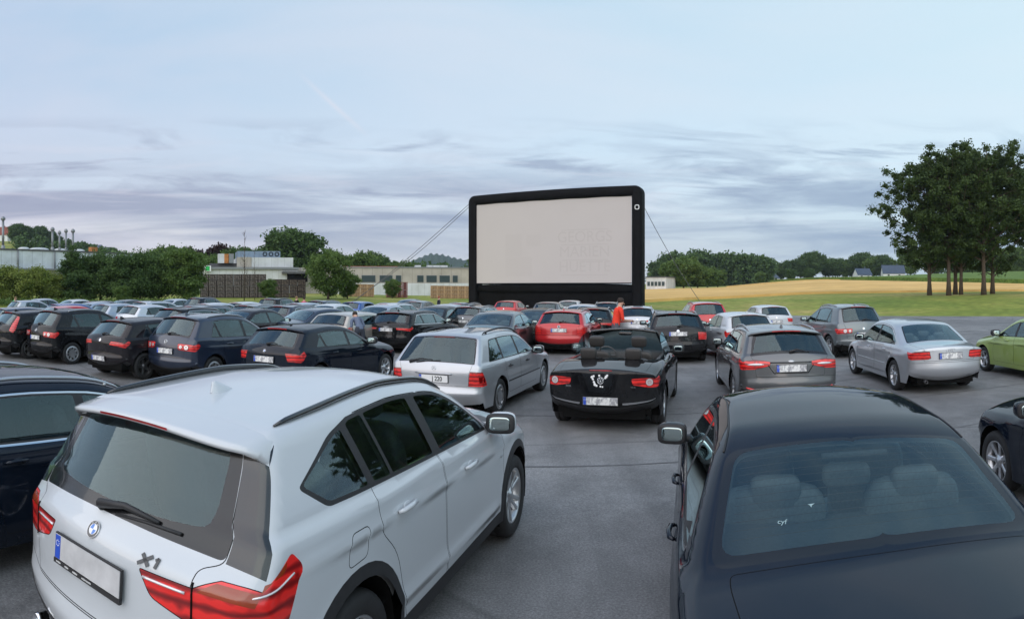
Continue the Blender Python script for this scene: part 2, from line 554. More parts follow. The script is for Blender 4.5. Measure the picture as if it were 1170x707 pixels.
# ------------------------------------------------------------------ car shell
class Shell:
    def __init__(s): s.V = []; s.Nn = []; s.F = []; s.M = []; s.n = 0
    def add(s, V, Nn, T, mi=0):
        used, inv = np.unique(T, return_inverse=True)
        s.V.append(V[used]); s.Nn.append(Nn[used]); s.F.append(inv.reshape(T.shape) + s.n)
        s.M.append(np.full(len(T), mi)); s.n += len(used)
    def build(s, name, mats, parent, off=0.0):
        V = np.concatenate(s.V); Nn = np.concatenate(s.Nn); F = np.concatenate(s.F); M = np.concatenate(s.M)
        if off: V = V + Nn * off
        if off < 0:
            F = F[:, ::-1]; Nn = -Nn
        me = bpy.data.meshes.new(name)
        me.from_pydata(V.tolist(), [], F.tolist())
        for m in (mats if isinstance(mats, (list, tuple)) else [mats]): me.materials.append(m)
        me.polygons.foreach_set('material_index', M.astype(np.int32))
        me.polygons.foreach_set('use_smooth', np.ones(len(F), bool))
        me.update()
        me.normals_split_custom_set_from_vertices(Nn.tolist())
        o = bpy.data.objects.new(name, me); COL.objects.link(o)
        if parent is not None: o.parent = parent
        return o

def sstep(x): x = np.clip(x, 0, 1); return x * x * (3 - 2 * x)

class Body:
    def __init__(s, S):
        s.S = S
        s.hw = S['hw']; s.L = S['L']
        C, K = fillet(S['prof'], False, 0.04, 8)
        ar = np.concatenate([[0], np.cumsum(np.linalg.norm(np.diff(C, axis=0), axis=1))])
        nu = int(ar[-1] / 0.025); un = np.linspace(0, ar[-1], nu)
        C = np.stack([np.interp(un, ar, C[:, 0]), np.interp(un, ar, C[:, 1])], 1); K = np.interp(un, ar, K)
        s.C, s.K = C, K
        s.arc = np.concatenate([[0], np.cumsum(np.linalg.norm(np.diff(C, axis=0), axis=1))])
        t = np.gradient(C, axis=0); t /= np.linalg.norm(t, axis=1)[:, None] + 1e-9
        n = np.stack([t[:, 1], -t[:, 0]], 1)
        # smooth the normals along the curve
        for _ in range(26):
            n[1:-1] = (n[:-2] + 2 * n[1:-1] + n[2:]) / 4
        n /= np.linalg.norm(n, axis=1)[:, None]
        s.n = n
        kk = np.arange(len(S['prof']))
        s.cr = np.interp(K, kk, S['crown']); s.rr = np.interp(K, kk, S['rad'])
        for a in (s.cr, s.rr):
            for _ in range(10): a[1:-1] = (a[:-2] + 2 * a[1:-1] + a[2:]) / 4
        s.E = C + n * s.cr[:, None]
        s.Sm = C + n * (s.cr + s.rr * (1 - 1 / math.sqrt(2)))[:, None]
        s.belt = np.array(S['belt'])
    def at(s, arr, k):
        if arr.ndim == 1: return np.interp(k, s.K, arr)
        return np.stack([np.interp(k, s.K, arr[:, i]) for i in range(arr.shape[1])], -1)
    def W0(s, x, z):
        S = s.S
        w = np.full_like(x, s.hw)
        xr, rt = S.get('rear_plan', (1.0, 0.07)); xf, ft = S.get('front_plan', (1.1, 0.10))
        w = w - rt * np.clip((xr - x) / xr, 0, 1.3) ** 2 - ft * np.clip((x - (s.L - xf)) / xf, 0, 1.3) ** 2
        w = w - 0.07 * np.clip((0.42 - z) / 0.42, 0, 1) ** 1.5
        zb = np.interp(x, s.belt[:, 0], s.belt[:, 1])
        zm = zb - 0.28
        w = w - 0.022 * np.clip((z - zm) / 0.28, 0, 1) ** 2
        dz = z - zb
        sp = 0.02 * np.log1p(np.exp(np.clip(dz / 0.02, -30, 30)))
        w = w - S.get('shoulder', 0.02) * sstep((dz + 0.03) / 0.06) - sp * math.tan(R(S.get('tumble', 17))) - 0.12 * np.clip(dz, 0, 1) ** 2
        for cx in S['axles']:
            d = np.hypot(x - cx, z - S['wr'])
            w = w + S.get('flare', 0.012) * np.exp(-((d - S['wr'] - 0.05) / 0.07) ** 2) * sstep((zb - z) / 0.15)
        if 'crease' in S:
            for (x0, z0, x1, z1, h) in S['crease']:
                zc = z0 + (z1 - z0) * (x - x0) / (x1 - x0)
                m = sstep((x - x0) / 0.25) * sstep((x1 - x) / 0.25)
                q = (z - zc)
                w = w + h * m * np.where(q > 0, np.exp(-(q / 0.05) ** 2), np.exp(-(q / 0.012) ** 2) * 1.0)
        return w
    def top(s, k, q):
        C = s.at(s.C, k); n = s.at(s.n, k); c = s.at(s.cr, k); r = s.at(s.rr, k)
        ds = r * (1 - 1 / math.sqrt(2))
        Sx = s.at(s.Sm, k)
        w = s.W0(Sx[..., 0], Sx[..., 1])
        ys = w - ds
        y = q * ys; e = w - y
        d = np.where(e < r, r - np.sqrt(np.clip(r * r - (r - e) ** 2, 0, None)), 0)
        aq = np.abs(q)
        P = C + n * (c * aq ** s.S.get('cpow', 2.2) + d)[..., None]
        return np.stack([P[..., 0], y, P[..., 1]], -1)
    def ys(s, k):
        return s.top(np.atleast_1d(np.asarray(k, float)), np.ones(1))[..., 1]
    def top_n(s, k, q):
        kmax = s.K[-1]
        dk = 0.02; dq = 0.01
        a = s.top(np.clip(k - dk, 0, kmax), q); b = s.top(np.clip(k + dk, 0, kmax), q)
        q0 = np.clip(q - dq, 0, 0.985); q1 = np.clip(q + dq, 0, 0.995)
        q0 = np.where(q1 - q0 < 1e-4, q0 - 0.01, q0)
        c = s.top(k, q0); d = s.top(k, q1)
        nn = np.cross(b - a, d - c)
        nn /= np.linalg.norm(nn, axis=-1)[..., None] + 1e-12
        return nn
    def side_y(s, P):
        d, i, t = poly_dist(P, s.E)
        r = s.rr[i] * (1 - t) + s.rr[np.minimum(i + 1, len(s.rr) - 1)] * t
        e = np.where(d < r, r - np.sqrt(np.clip(r * r - (r - d) ** 2, 0, None)), 0)
        return s.W0(P[:, 0], P[:, 1]) - e
    def side(s, P):
        return np.stack([P[:, 0], s.side_y(P), P[:, 1]], 1)
    def side_n(s, P):
        h = 0.004
        ex = np.array([h, 0]); ez = np.array([0, h])
        gx = (s.side_y(P + ex) - s.side_y(P - ex)) / (2 * h)
        gz = (s.side_y(P + ez) - s.side_y(P - ez)) / (2 * h)
        gx = np.clip(gx, -6, 6); gz = np.clip(gz, -6, 6)
        n = np.stack([-gx, np.ones(len(P)), -gz], 1)
        return n / np.linalg.norm(n, axis=1)[:, None]
    def kz(s, z, lo=0.6, hi=6.0):
        """control parameter on the rear of the car at height z"""
        m = (s.K >= lo) & (s.K <= hi)
        zz = np.maximum.accumulate(s.C[m][:, 1])
        return np.interp(z, zz, s.K[m])
    def frame(s, k, y, side=1):
        """matrix on the top chart: origin on the surface, Z outward, Y up, X right as seen from outside"""
        q = abs(y) / float(s.ys(k)[0])
        p = s.top(np.array([k]), np.array([q]))[0]; n = s.top_n(np.array([k]), np.array([q]))[0]
        if y < 0: p[1] *= -1; n[1] *= -1
        if q < 0.03: n[1] = 0
        n = Vector(n).normalized()
        up = Vector((0, 0, 1)); up = (up - n * up.dot(n)).normalized()
        x = up.cross(n)
        M = Matrix((x, up, n)).transposed().to_4x4(); M.translation = Vector(p)
        return M
    def sframe(s, x, z, side):
        P = np.array([[x, z]]); p = s.side(P)[0]; n = s.side_n(P)[0]
        p[1] *= side; n[1] *= side
        n = Vector(n).normalized(); up = Vector((0, 0, 1)); up = (up - n * up.dot(n)).normalized()
        X = up.cross(n)
        M = Matrix((X, up, n)).transposed().to_4x4(); M.translation = Vector(p)
        return M

def roofz(B, x):
    """height of the roof-side seam above x"""
    m = (B.K > 5.2) & (B.K < 10)
    return np.interp(x, B.Sm[m][:, 0], B.Sm[m][:, 1])

def wheel(parent, cx, y, side, R_, style, rim_r=0.66, tw=0.21, rimmat=None, simple_=False):
    w = empty('wheel', (cx, y * side, R_)); w.parent = parent
    if side < 0: w.rotation_euler = (0, 0, math.pi)
    rr = R_ * rim_r
    n = 36
    mb = MB()
    h = tw / 2
    mb.lathe([(rr - 0.004, h - 0.025), (rr + 0.01, h - 0.006), (rr + 0.03, h), (R_ - 0.035, h + 0.004), (R_ - 0.012, h - 0.012), (R_, h - 0.04),
              (R_, 0.02), (R_ - 0.006, 0.016), (R_ - 0.006, 0.008), (R_, 0.004), (R_, -h + 0.04), (R_ - 0.015, -h + 0.01), (rr, -h)], 'Y', n)
    mb.build('tyre', RUBBER, w)
    mb = MB()
    mb.lathe([(rr, -h), (rr - 0.012, -h + 0.02), (rr - 0.03, 0), (rr - 0.012, h - 0.035), (rr + 0.004, h - 0.02), (rr + 0.007, h - 0.012), (rr - 0.006, h - 0.012), (rr - 0.014, h - 0.03)], 'Y', n, 0)
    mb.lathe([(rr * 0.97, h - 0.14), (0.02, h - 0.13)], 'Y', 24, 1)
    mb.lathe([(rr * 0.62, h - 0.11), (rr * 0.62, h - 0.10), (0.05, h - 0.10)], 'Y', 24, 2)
    hub = 0.065
    mb.lathe([(hub + 0.02, h - 0.09), (hub, h - 0.04), (hub * 0.55, h - 0.034), (hub * 0.5, h - 0.028), (0.0, h - 0.026)], 'Y', 20, 0)
    def spoke(th, w0, w1, mi=0):
        rs = [hub * 0.7, rr * 0.55, rr - 0.006]; ws = [w0, (w0 + w1) / 2 * 0.8, w1]; hs = [h - 0.045, h - 0.036, h - 0.018]
        vs = []
        for r, ww, hh in zip(rs, ws, hs):
            for (a, b) in ((-1, -0.035), (-1, -0.006), (-0.55, 0), (0.55, 0), (1, -0.006), (1, -0.035)):
                vs.append((r, hh + b, a * ww / 2))
        c, s_ = math.cos(th), math.sin(th)
        vs = [(x * c - z * s_, yy, x * s_ + z * c) for x, yy, z in vs]
        fs = []
        for k in range(2):
            for i in range(5):
                fs.append((k * 6 + i, k * 6 + i + 1, (k + 1) * 6 + i + 1, (k + 1) * 6 + i))
        mb.add(vs, fs, mi, False)
    if style == 'y5':
        for i in range(5):
            for d in (-0.2, 0.2): spoke(2 * math.pi * i / 5 + d, 0.045, 0.045)
    elif style == 'five':
        for i in range(5): spoke(2 * math.pi * i / 5, 0.09, 0.075)
    elif style == 'multi':
        for i in range(10): spoke(2 * math.pi * i / 10, 0.03, 0.036)
    elif style == 'seven':
        for i in range(7): spoke(2 * math.pi * i / 7, 0.05, 0.06)
    else:   # hub cap with slots
        mb.lathe([(rr - 0.006, h - 0.02), (rr * 0.9, h - 0.008), (rr * 0.82, h - 0.006)], 'Y', n, 0)
        mb.lathe([(rr * 0.55, h - 0.004), (rr * 0.3, h - 0.002), (0.0, h)], 'Y', n, 0)
        for i in range(9): spoke(2 * math.pi * i / 9, 0.05, 0.075)
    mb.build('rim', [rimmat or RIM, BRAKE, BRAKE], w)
    return w

def seat(parent, x, y, z, M=SEATM, wid=0.5, head=True, recl=12, scale=1.0, headz=0.0):
    s_ = empty('seat', (x, y, z)); s_.parent = parent
    mb = MB()
    mb.superq((0.0, 0, 0.0), (0.52, wid, 0.18), 0.35)
    rot = Matrix.Rotation(R(-recl), 4, 'Y')
    mb.superq((-0.27, 0, 0.33), (0.15, wid, 0.62), 0.4, 0, rot)
    mb.superq((-0.245, wid * 0.42, 0.28), (0.17, 0.09, 0.48), 0.5, 0, rot)
    mb.superq((-0.245, -wid * 0.42, 0.28), (0.17, 0.09, 0.48), 0.5, 0, rot)
    mb.build('cushion', M, s_)
    if head:
        mb = MB()
        mb.superq((-0.345, 0, 0.74 + headz), (0.11, 0.27, 0.19), 0.45, 0, rot)
        mb.tube([(-0.335, 0.06, 0.6), (-0.34, 0.06, 0.7 + headz)], 0.007)
        mb.tube([(-0.335, -0.06, 0.6), (-0.34, -0.06, 0.7 + headz)], 0.007)
        mb.build('headrest', M, s_)
    return s_

def number_plate(parent, M, w=0.52, h=0.115, text=None, frame=True, blank=False, strip=True):
    p = empty('number_plate'); p.parent = parent; p.matrix_local = M
    mb = MB(); mb.box((0, 0, 0.006), (w + 0.014, h + 0.014, 0.012)); 
    mb.build('plate_frame', TRIM, p)
    mb = MB()
    mb.box((0.0, 0, 0.0135), (w, h, 0.004))
    mb.build('plate_face', BLURP if blank else (WHITE if text else PLATEW), p)
    if strip:
        mb = MB()
        mb.box((-w / 2 + 0.024, 0, 0.0165), (0.042, h - 0.004, 0.002), 0)
        for i in range(8):
            a = 2 * math.pi * i / 8
            mb.box((-w / 2 + 0.024 + 0.013 * math.cos(a), 0.018 + 0.013 * math.sin(a), 0.018), (0.005, 0.005, 0.001), 1)
        mb.build('plate_strip', [EUBLUE, WHITE], p)
    if text:
        mb = MB(); text_into(mb, text, h * 0.92, Matrix.Translation((0.02, -0.003, 0.0165)), bold=0.002, sx=0.86)
        mb.build('plate_text', BLACKINK, p)
    if frame == 'dealer':
        mb = MB()
        mb.box((0, -h / 2 - 0.014, 0.009), (w + 0.014, 0.022, 0.016), 0)
        mb.build('plate_holder', TRIM, p)
        mb = MB()
        x = -0.24
        rnd = random.Random(3)
        for wl_ in (5, 4, 5, 9):
            for i in range(wl_):
                mb.box((x, -h / 2 - 0.014, 0.0175), (0.005, rnd.choice((0.006, 0.008)), 0.001), 0); x += 0.0085
            x += 0.035
        mb.build('holder_print', WHITE, p)
    return p

def ring_badge(parent, M, kind, r=0.04):
    b = empty('badge'); b.parent = parent; b.matrix_local = M
    mb = MB()
    if kind == 'roundel':
        mb.lathe([(r, 0), (r, 0.005), (r * 0.97, 0.007), (r * 0.95, 0.006)], 'Z', 28, 0)
        mb.lathe([(r * 0.96, 0.0055), (r * 0.6, 0.006)], 'Z', 28, 1)
        mb.lathe([(r * 0.64, 0.006), (r * 0.6, 0.008), (r * 0.57, 0.006)], 'Z', 28, 0)
        for q in range(4):
            pts = [(0, 0)] + [(r * 0.59 * math.cos(math.pi / 2 * q + math.pi / 2 * i / 6), r * 0.59 * math.sin(math.pi / 2 * q + math.pi / 2 * i / 6)) for i in range(7)]
            mb.prism(pts, 0.002, 0.0065, 2 if q % 2 else 3)
        for ch, a in (('B', 38), ('M', 0), ('W', -38)):
            T = Matrix.Rotation(R(a), 4, 'Z') @ Matrix.Translation((0, r * 0.76, 0.0066))
            text_into(mb, ch, r * 0.30, T, 3, 0.0004, 0.0)
        mb.build('emblem', [CHROME, GLOSSBLK, BLUEENAMEL, WHITE], b)
    elif kind == 'vw':
        mb.lathe([(r, 0), (r, 0.006), (r * 0.9, 0.008), (r * 0.84, 0.004)], 'Z', 28, 0)
        mb.lathe([(r * 0.86, 0.003), (0.0, 0.004)], 'Z', 28, 1)
        def bar(a, c):
            mb.tube([(a[0] * r, a[1] * r, 0.006), (c[0] * r, c[1] * r, 0.006)], r * 0.07, 0, 6)
        for sx in (-1, 1):
            bar((0.38 * sx, 0.78), (0, 0.12)); bar((0.74 * sx, 0.42), (0.33 * sx, -0.72)); bar((0.33 * sx, -0.72), (0, 0.02))
        mb.build('emblem', [CHROME, GLOSSBLK], b)
    elif kind == 'rings':
        for i in range(4):
            cx = (i - 1.5) * r * 1.45
            pts = [(cx + r * math.cos(2 * math.pi * j / 20), r * math.sin(2 * math.pi * j / 20), 0.006) for j in range(21)]
            mb.tube(pts, r * 0.13, 0, 6, False)
        mb.build('emblem', CHROME, b)
    elif kind == 'star':
        pts = [(r * math.cos(2 * math.pi * j / 24), r * math.sin(2 * math.pi * j / 24), 0.006) for j in range(25)]
        mb.tube(pts, r * 0.09, 0, 6, False)
        for j in range(3):
            a = math.pi / 2 + j * 2 * math.pi / 3
            mb.tube([(0, 0, 0.008), (r * math.cos(a), r * math.sin(a), 0.006)], [r * 0.16, 0.001], 0, 6)
        mb.build('emblem', CHROME, b)
    elif kind == 'oval':
        mb.superq((0, 0, 0.004), (r * 2.6, r * 1.1, 0.01), 1.0, 0, None, 24, 8, 1.0)
        mb.superq((0, 0, 0.006), (r * 2.3, r * 0.85, 0.01), 1.0, 1, None, 24, 8, 1.0)
        mb.build('emblem', [CHROME, BLUEENAMEL if r > 0.05 else SATIN], b)
    else:
        mb.lathe([(r, 0), (r, 0.006), (r * 0.85, 0.009), (0, 0.008)], 'Z', 24, 0)
        mb.build('emblem', [CHROME], b)
    return b

def lamp_disc(parent, M, r, inner=None):
    mb = MB()
    mb.lathe([(r, -0.004), (r, 0.004), (r * 0.86, 0.007)], 'Z', 24, 1)
    mb.lathe([(r * 0.86, 0.007), (r * 0.5, 0.010), (r * 0.2, 0.006), (0, 0.005)], 'Z', 24, 0)
    mb.lathe([(r * 0.42, 0.0105), (r * 0.38, 0.012), (r * 0.34, 0.0105)], 'Z', 20, 1)
    o = mb.build('reversing_lens', [inner or WHITELENS, RED], parent)
    o.matrix_local = M
    return o

PAINTED = PH

def build_car(S, root=None):
    """S: the spec; returns (root Empty with all parts, Body). Origin: ground, middle of the wheelbase rectangle"""
    B = Body(S)
    L, hw, wr = S['L'], S['hw'], S['wr']
    fine = S.get('fine', 1)
    step = {2: 0.035, 1: 0.06, 0: 0.11}[fine]
    name = S.get('name', 'parked_car')
    root = root or empty(name)
    off = Vector((-L / 2, 0, 0))
    ben = empty('tmp'); ben.parent = None
    gapw = S.get('gap', {2: 0.0045, 1: 0.006, 0: 0.0}[fine])
    # ---------- side chart
    zs = S.get('sill', 0.24)
    kk = B.K
    Sm = B.Sm
    m = Sm[:, 1] > zs
    i0, i1 = np.where(m)[0][0], np.where(m)[0][-1]
    sm = Sm[i0:i1 + 1]; smk = kk[i0:i1 + 1]
    bottom = [(x, zs) for x in np.arange(sm[-1, 0] - 0.05, sm[0, 0] + 0.02, -0.12)]
    boundary = np.concatenate([sm, np.array(bottom)])
    regs = []        # (key, name, poly, matname, gap)
    def circ(cx, cz, r, n=40): 
        a = np.linspace(0, 2 * math.pi, n, endpoint=False)
        return np.stack([cx + r * np.cos(a), cz + r * np.sin(a)], 1)
    Ra = S.get('arch_r', wr + 0.055)
    side_specs = []
    sd__ = S.get('side', [])
    for d in (sd__(B) if callable(sd__) else sd__):
        p = d['poly']
        pts = []
        for q in p:
            x, z = q[0], q[1]
            if z is None: z = roofz(B, x) - d.get('margin', 0.06)
            elif isinstance(z, str): z = roofz(B, x) - float(z)
            pts.append((x, z) + tuple(q[2:]))
        d = dict(d); d['P'] = rpoly(pts, d.get('r', 0.03), step)
        side_specs.append(d)
    if S.get('clad'):
        for cx in S['axles']:
            side_specs.append(dict(key='clad', name='arch_trim', P=circ(cx, wr + 0.01, Ra + S['clad']), mat='trim'))
        side_specs.append(dict(key='clad', name='arch_trim', P=np.array([(0.1, 0.0), (L - 0.1, 0.0), (L - 0.1, 0.33), (0.1, 0.33)]) if not S.get('clad_sill') else rpoly(S['clad_sill'], 0.01), mat='trim'))
    for t in S.get('side_lights', []):
        # a lens that wraps round the corner: from the seam at heights z0..z1 through the given side points
        k0, k1 = [float(B.kz(float(q))) if isinstance(q, str) else q for q in (t['k0'], t['k1'])]
        a = B.at(B.Sm, np.array([k0]))[0]; b = B.at(B.Sm, np.array([k1]))[0]
        na = B.at(B.n, np.array([k0]))[0]; nb = B.at(B.n, np.array([k1]))[0]
        pts = [tuple(a - na * 0.10), tuple(a)] + [tuple(q) for q in t['pts']] + [tuple(b), tuple(b - nb * 0.10)]
        pp = [(q[0], q[1], (q[2] if len(q) > 2 else 0.0)) for q in pts]
        side_specs.append(dict(key=t.get('key', 'tail'), name=t.get('name', 'tail_light'), P=rpoly(pp, 0.0, step), mat=t.get('mat', 'red')))
    arch = [circ(cx, wr + 0.01, Ra) for cx in S['axles']]
    cons = []
    for d in side_specs:
        cons.append(d['P'])
        g = d.get('gap', 0)
        if g:
            d['IN'] = inset(d['P'], g if g is not True else gapw) if gapw > 0 else d['P']
            if gapw > 0: cons.append(d['IN'])
        elif d.get('frame'):
            d['IN'] = inset(d['P'], d['frame']); cons.append(d['IN'])
    cons += arch
    gx = np.arange(-0.1, L + 0.1, step); gz = np.arange(0.1, 2.0, step)
    V2, T = cdt(boundary, cons, [], gx, gz, None)
    cen = V2[T].mean(1)
    kill = np.zeros(len(T), bool)
    for a in arch: kill |= pip(cen, a)
    T = T[~kill]; cen = cen[~kill]
    lab = np.zeros(len(T), int)   # 0 = body paint
    keys = [('body', 'paint')]; info = {('body', 'paint'): dict(name='body')}
    def kid(key, mat, d):
        kx = (key, mat)
        if kx not in keys: keys.append(kx); info[kx] = d
        return keys.index(kx)
    for d in side_specs:
        ins = pip(cen, d['P'])
        if 'IN' in d:
            if d.get('frame'):
                lab[ins] = kid(d['key'] + '/frame', d.get('fmat', 'frit'), dict(name='window_frame', child=d.get('child')))
            elif gapw > 0:
                lab[ins] = kid('body', 'gap', dict(name='body'))
            ins = pip(cen, d['IN'])
        lab[ins] = kid(d['key'], d['mat'], d)
    V3 = B.side(V2)
    N3 = B.side_n(V2)
    dd, ii, tt = poly_dist(V2, B.Sm)
    on = dd < 3e-4
    kon = B.K[ii] * (1 - tt) + B.K[np.minimum(ii + 1, len(B.K) - 1)] * tt
    seam_pos = B.top(kon[on], np.ones(on.sum()))
    V3[on] = seam_pos
    # seam normals: mean of both charts
    def seam_n(k):
        a = B.top_n(k, np.full(len(k), 0.985))
        P = B.at(B.Sm, k) + B.at(B.n, k) * 0.006
        b = B.side_n(P)
        n = a + b
        return n / np.linalg.norm(n, axis=1)[:, None]
    N3[on] = seam_n(kon[on])
    # ---------- top chart
    u_of = lambda k: np.interp(k, B.K, B.arc)
    k_of = lambda u: np.interp(u, B.arc, B.K)
    q_sc = 0.85
    us = B.arc
    bd = [(u, q_sc) for u in us[::-1]] + [(us[0], v) for v in np.linspace(q_sc, 0, 10)[1:-1]] + [(u, 0.0) for u in us] + [(us[-1], v) for v in np.linspace(0, q_sc, 10)[1:-1]]
    tb = np.array(bd)
    top_specs = []
    for d in S.get('top', []):
        pts = []
        for q in d['poly']:
            k, y = q[0], q[1]
            if isinstance(k, str): k = float(B.kz(float(k)))
            yy = float(B.ys(k)[0])
            v = q_sc * y / yy if y < yy else q_sc * 1.03
            if y <= 0: v = -0.03
            if y > 3: v = q_sc * 1.03
            pts.append((float(u_of(k)), v) + tuple(q[2:]))
        d = dict(d); d['P'] = rpoly(pts, d.get('r', 0.0), step)
        top_specs.append(d)
    cons = []
    for d in top_specs:
        cons.append(d['P'])
        g = d.get('gap', 0)
        if g and gapw > 0: d['IN'] = inset(d['P'], gapw); cons.append(d['IN'])
        elif d.get('frame'): d['IN'] = inset(d['P'], d['frame']); cons.append(d['IN'])
    U2, TT = cdt(tb, cons, [], np.arange(0, us[-1], step), np.arange(0.02, q_sc, step), None)
    cen = U2[TT].mean(1)
    tlab = np.zeros(len(TT), int)
    for d in top_specs:
        ins = pip(cen, d['P'])
        if 'IN' in d:
            if d.get('frame'):
                tlab[ins] = kid(d['key'] + '/frame', d.get('fmat', 'frit'), dict(name=d.get('fname', 'window_frame'), child=d.get('child')))
            elif gapw > 0:
                tlab[ins] = kid('body', 'gap', dict(name='body'))
            ins = pip(cen, d['IN'])
        tlab[ins] = kid(d['key'], d['mat'], d)
    kU = k_of(U2[:, 0]); qU = np.clip(U2[:, 1] / q_sc, 0, 1)
    Vt = B.top(kU, qU); Nt = B.top_n(kU, qU)
    ont = qU > 0.9995
    Nt[ont] = seam_n(kU[ont])
    cent = qU < 1e-4
    Nt[cent, 1] = 0; Nt[cent] /= np.linalg.norm(Nt[cent], axis=1)[:, None]
    hole = set(S.get('holes', ()))
    MATMAP = dict(paint=PH, gap=GAP, trim=TRIM, frit=FRIT, glass=S.get('glassmat', GLASS), gdark=S.get('glassdark', GLASS_DARK), red=RED, chrome=CHROME,
                  white=WHITELENS, gloss=GLOSSBLK, satin=SATIN, soft=TRIM, roofm=S.get('roofmat', PH), reddark=REDDARK, smoky=SMOKY, orange=ORANGE)
    mir = np.array([1, -1, 1])
    built = {}
    allsh = {}
    order = ['body'] + [k[0] for k in keys if k[0] != 'body']
    seen = []
    def sub(V, Nn, TT_, l, idx):
        return TT_[l == idx]
    for key in dict.fromkeys(order):
        if key in hole: continue
        mats = [k for k in keys if k[0] == key]
        inf = info[mats[0]]
        split = inf.get('split', True) if key != 'body' else False
        if inf.get('whole'): split = False
        sides = (1, -1) if split else (0,)
        has_side = any((lab == keys.index(k)).any() for k in mats); has_top = any((tlab == keys.index(k)).any() for k in mats)
        if not has_side and has_top and not inf.get('split'): sides = (0,)
        for sd_ in sides:
            sh = Shell()
            for mi, k in enumerate(mats):
                ix = keys.index(k)
                Ts = T[lab == ix]; Tt = TT[tlab == ix]
                for s_ in ((1, -1) if sd_ == 0 else (sd_,)):
                    if len(Ts):
                        if s_ == 1: sh.add(V3, N3, Ts[:, ::-1], mi)
                        else: sh.add(V3 * mir, N3 * mir, Ts, mi)
                    if len(Tt):
                        if s_ == 1: sh.add(Vt, Nt, Tt, mi)
                        else: sh.add(Vt * mir, Nt * mir, Tt[:, ::-1], mi)
            if not sh.n: continue
            par = root
            ch = inf.get('child')
            if ch:
                par = built.get((ch, sd_)) or built.get((ch, 0)) or root
            mlist = [MATMAP[k[1]] for k in mats]
            o = sh.build(inf['name'], mlist, par)
            if inf.get('label'): o['label'] = inf['label']
            built[(key, sd_)] = o
            if mlist[0] not in (GLASS, GLASS_DARK) and key not in ('tail',):
                allsh[(key, sd_)] = sh
    # ---------- cabin lining: inner faces of roof, pillars, doors, tailgate
    zl = S.get('lining_z', 0.55)
    ls = Shell()
    x0, x1 = S.get('cabin', (0.25, L - 1.25))
    tinted = [i for i, k in enumerate(keys) if k[1] in ('glass', 'gdark') or k[0] in hole]
    okT = ~np.isin(lab, tinted); okt = ~np.isin(tlab, tinted)
    cs = V3[T].mean(1); ct = Vt[TT].mean(1)
    okT &= (cs[:, 2] > zl) & (cs[:, 0] > x0) & (cs[:, 0] < x1)
    okt &= (ct[:, 2] > zl) & (ct[:, 0] > x0 - 0.2) & (ct[:, 0] < x1)
    for s_ in (1, -1):
        m_ = mir if s_ < 0 else np.ones(3)
        if okT.any(): ls.add(V3 * m_, N3 * m_, T[okT][:, ::-1] if s_ > 0 else T[okT])
        if okt.any(): ls.add(Vt * m_, Nt * m_, TT[okt] if s_ > 0 else TT[okt][:, ::-1])
    if ls.n: ls.build('cabin_lining', LINING, root, off=-0.03)
    # ---------- underside, wheel wells, floor
    mb = MB()
    mb.box((L / 2, 0, 0.34), (L - 0.5, 2 * hw - 0.52, 0.3), 0)
    mb.box((L / 2, 0, 0.30), (S['axles'][1] - S['axles'][0] - 2 * Ra - 0.02 if True else 1, 2 * hw - 0.16, 0.16), 0)
    mb.box((S['axles'][0] - Ra - 0.12 if S['axles'][0] - Ra > 0.3 else 0.25, 0, 0.36), (0.22, 2 * hw - 0.35, 0.2), 0)
    mb.box((S['axles'][1] + Ra + 0.12, 0, 0.36), (0.22, 2 * hw - 0.35, 0.2), 0)
    zf = S.get('floor_z', 0.5)
    mb.box(((x0 + x1) / 2, 0, zf), (x1 - x0, 2 * hw - 0.12, 0.02), 0)
    for cx in S['axles']:
        for s_ in (1, -1):
            vs = []; fs = []
            nn = 18
            for i in range(nn + 1):
                a = -0.35 + (math.pi + 0.7) * i / nn
                for y in (hw - 0.03, hw - 0.30):
                    vs.append((cx + (Ra + 0.004) * math.cos(a), y * s_, wr + 0.01 + (Ra + 0.004) * math.sin(a)))
            for i in range(nn): fs.append((2 * i, 2 * i + 1, 2 * i + 3, 2 * i + 2))
            mb.add(vs, fs, 0, True)
            mb.add([(cx, (hw - 0.30) * s_, wr)] + [(cx + Ra * math.cos(-0.35 + (math.pi + 0.7) * i / nn), (hw - 0.30) * s_, wr + 0.01 + Ra * math.sin(-0.35 + (math.pi + 0.7) * i / nn)) for i in range(nn + 1)],
                   [(0, i, i + 1) for i in range(1, nn + 1)], 0, False)
    mb.build('underbody', GAP, root)
    # ---------- wheels
    for i, cx in enumerate(S['axles']):
        for s_ in (1, -1):
            wheel(root, cx, hw - S.get('tw', 0.21) / 2 - 0.015, s_, wr, S.get('wheel', 'five'), S.get('rim', 0.66), S.get('tw', 0.21), S.get('rimmat'))
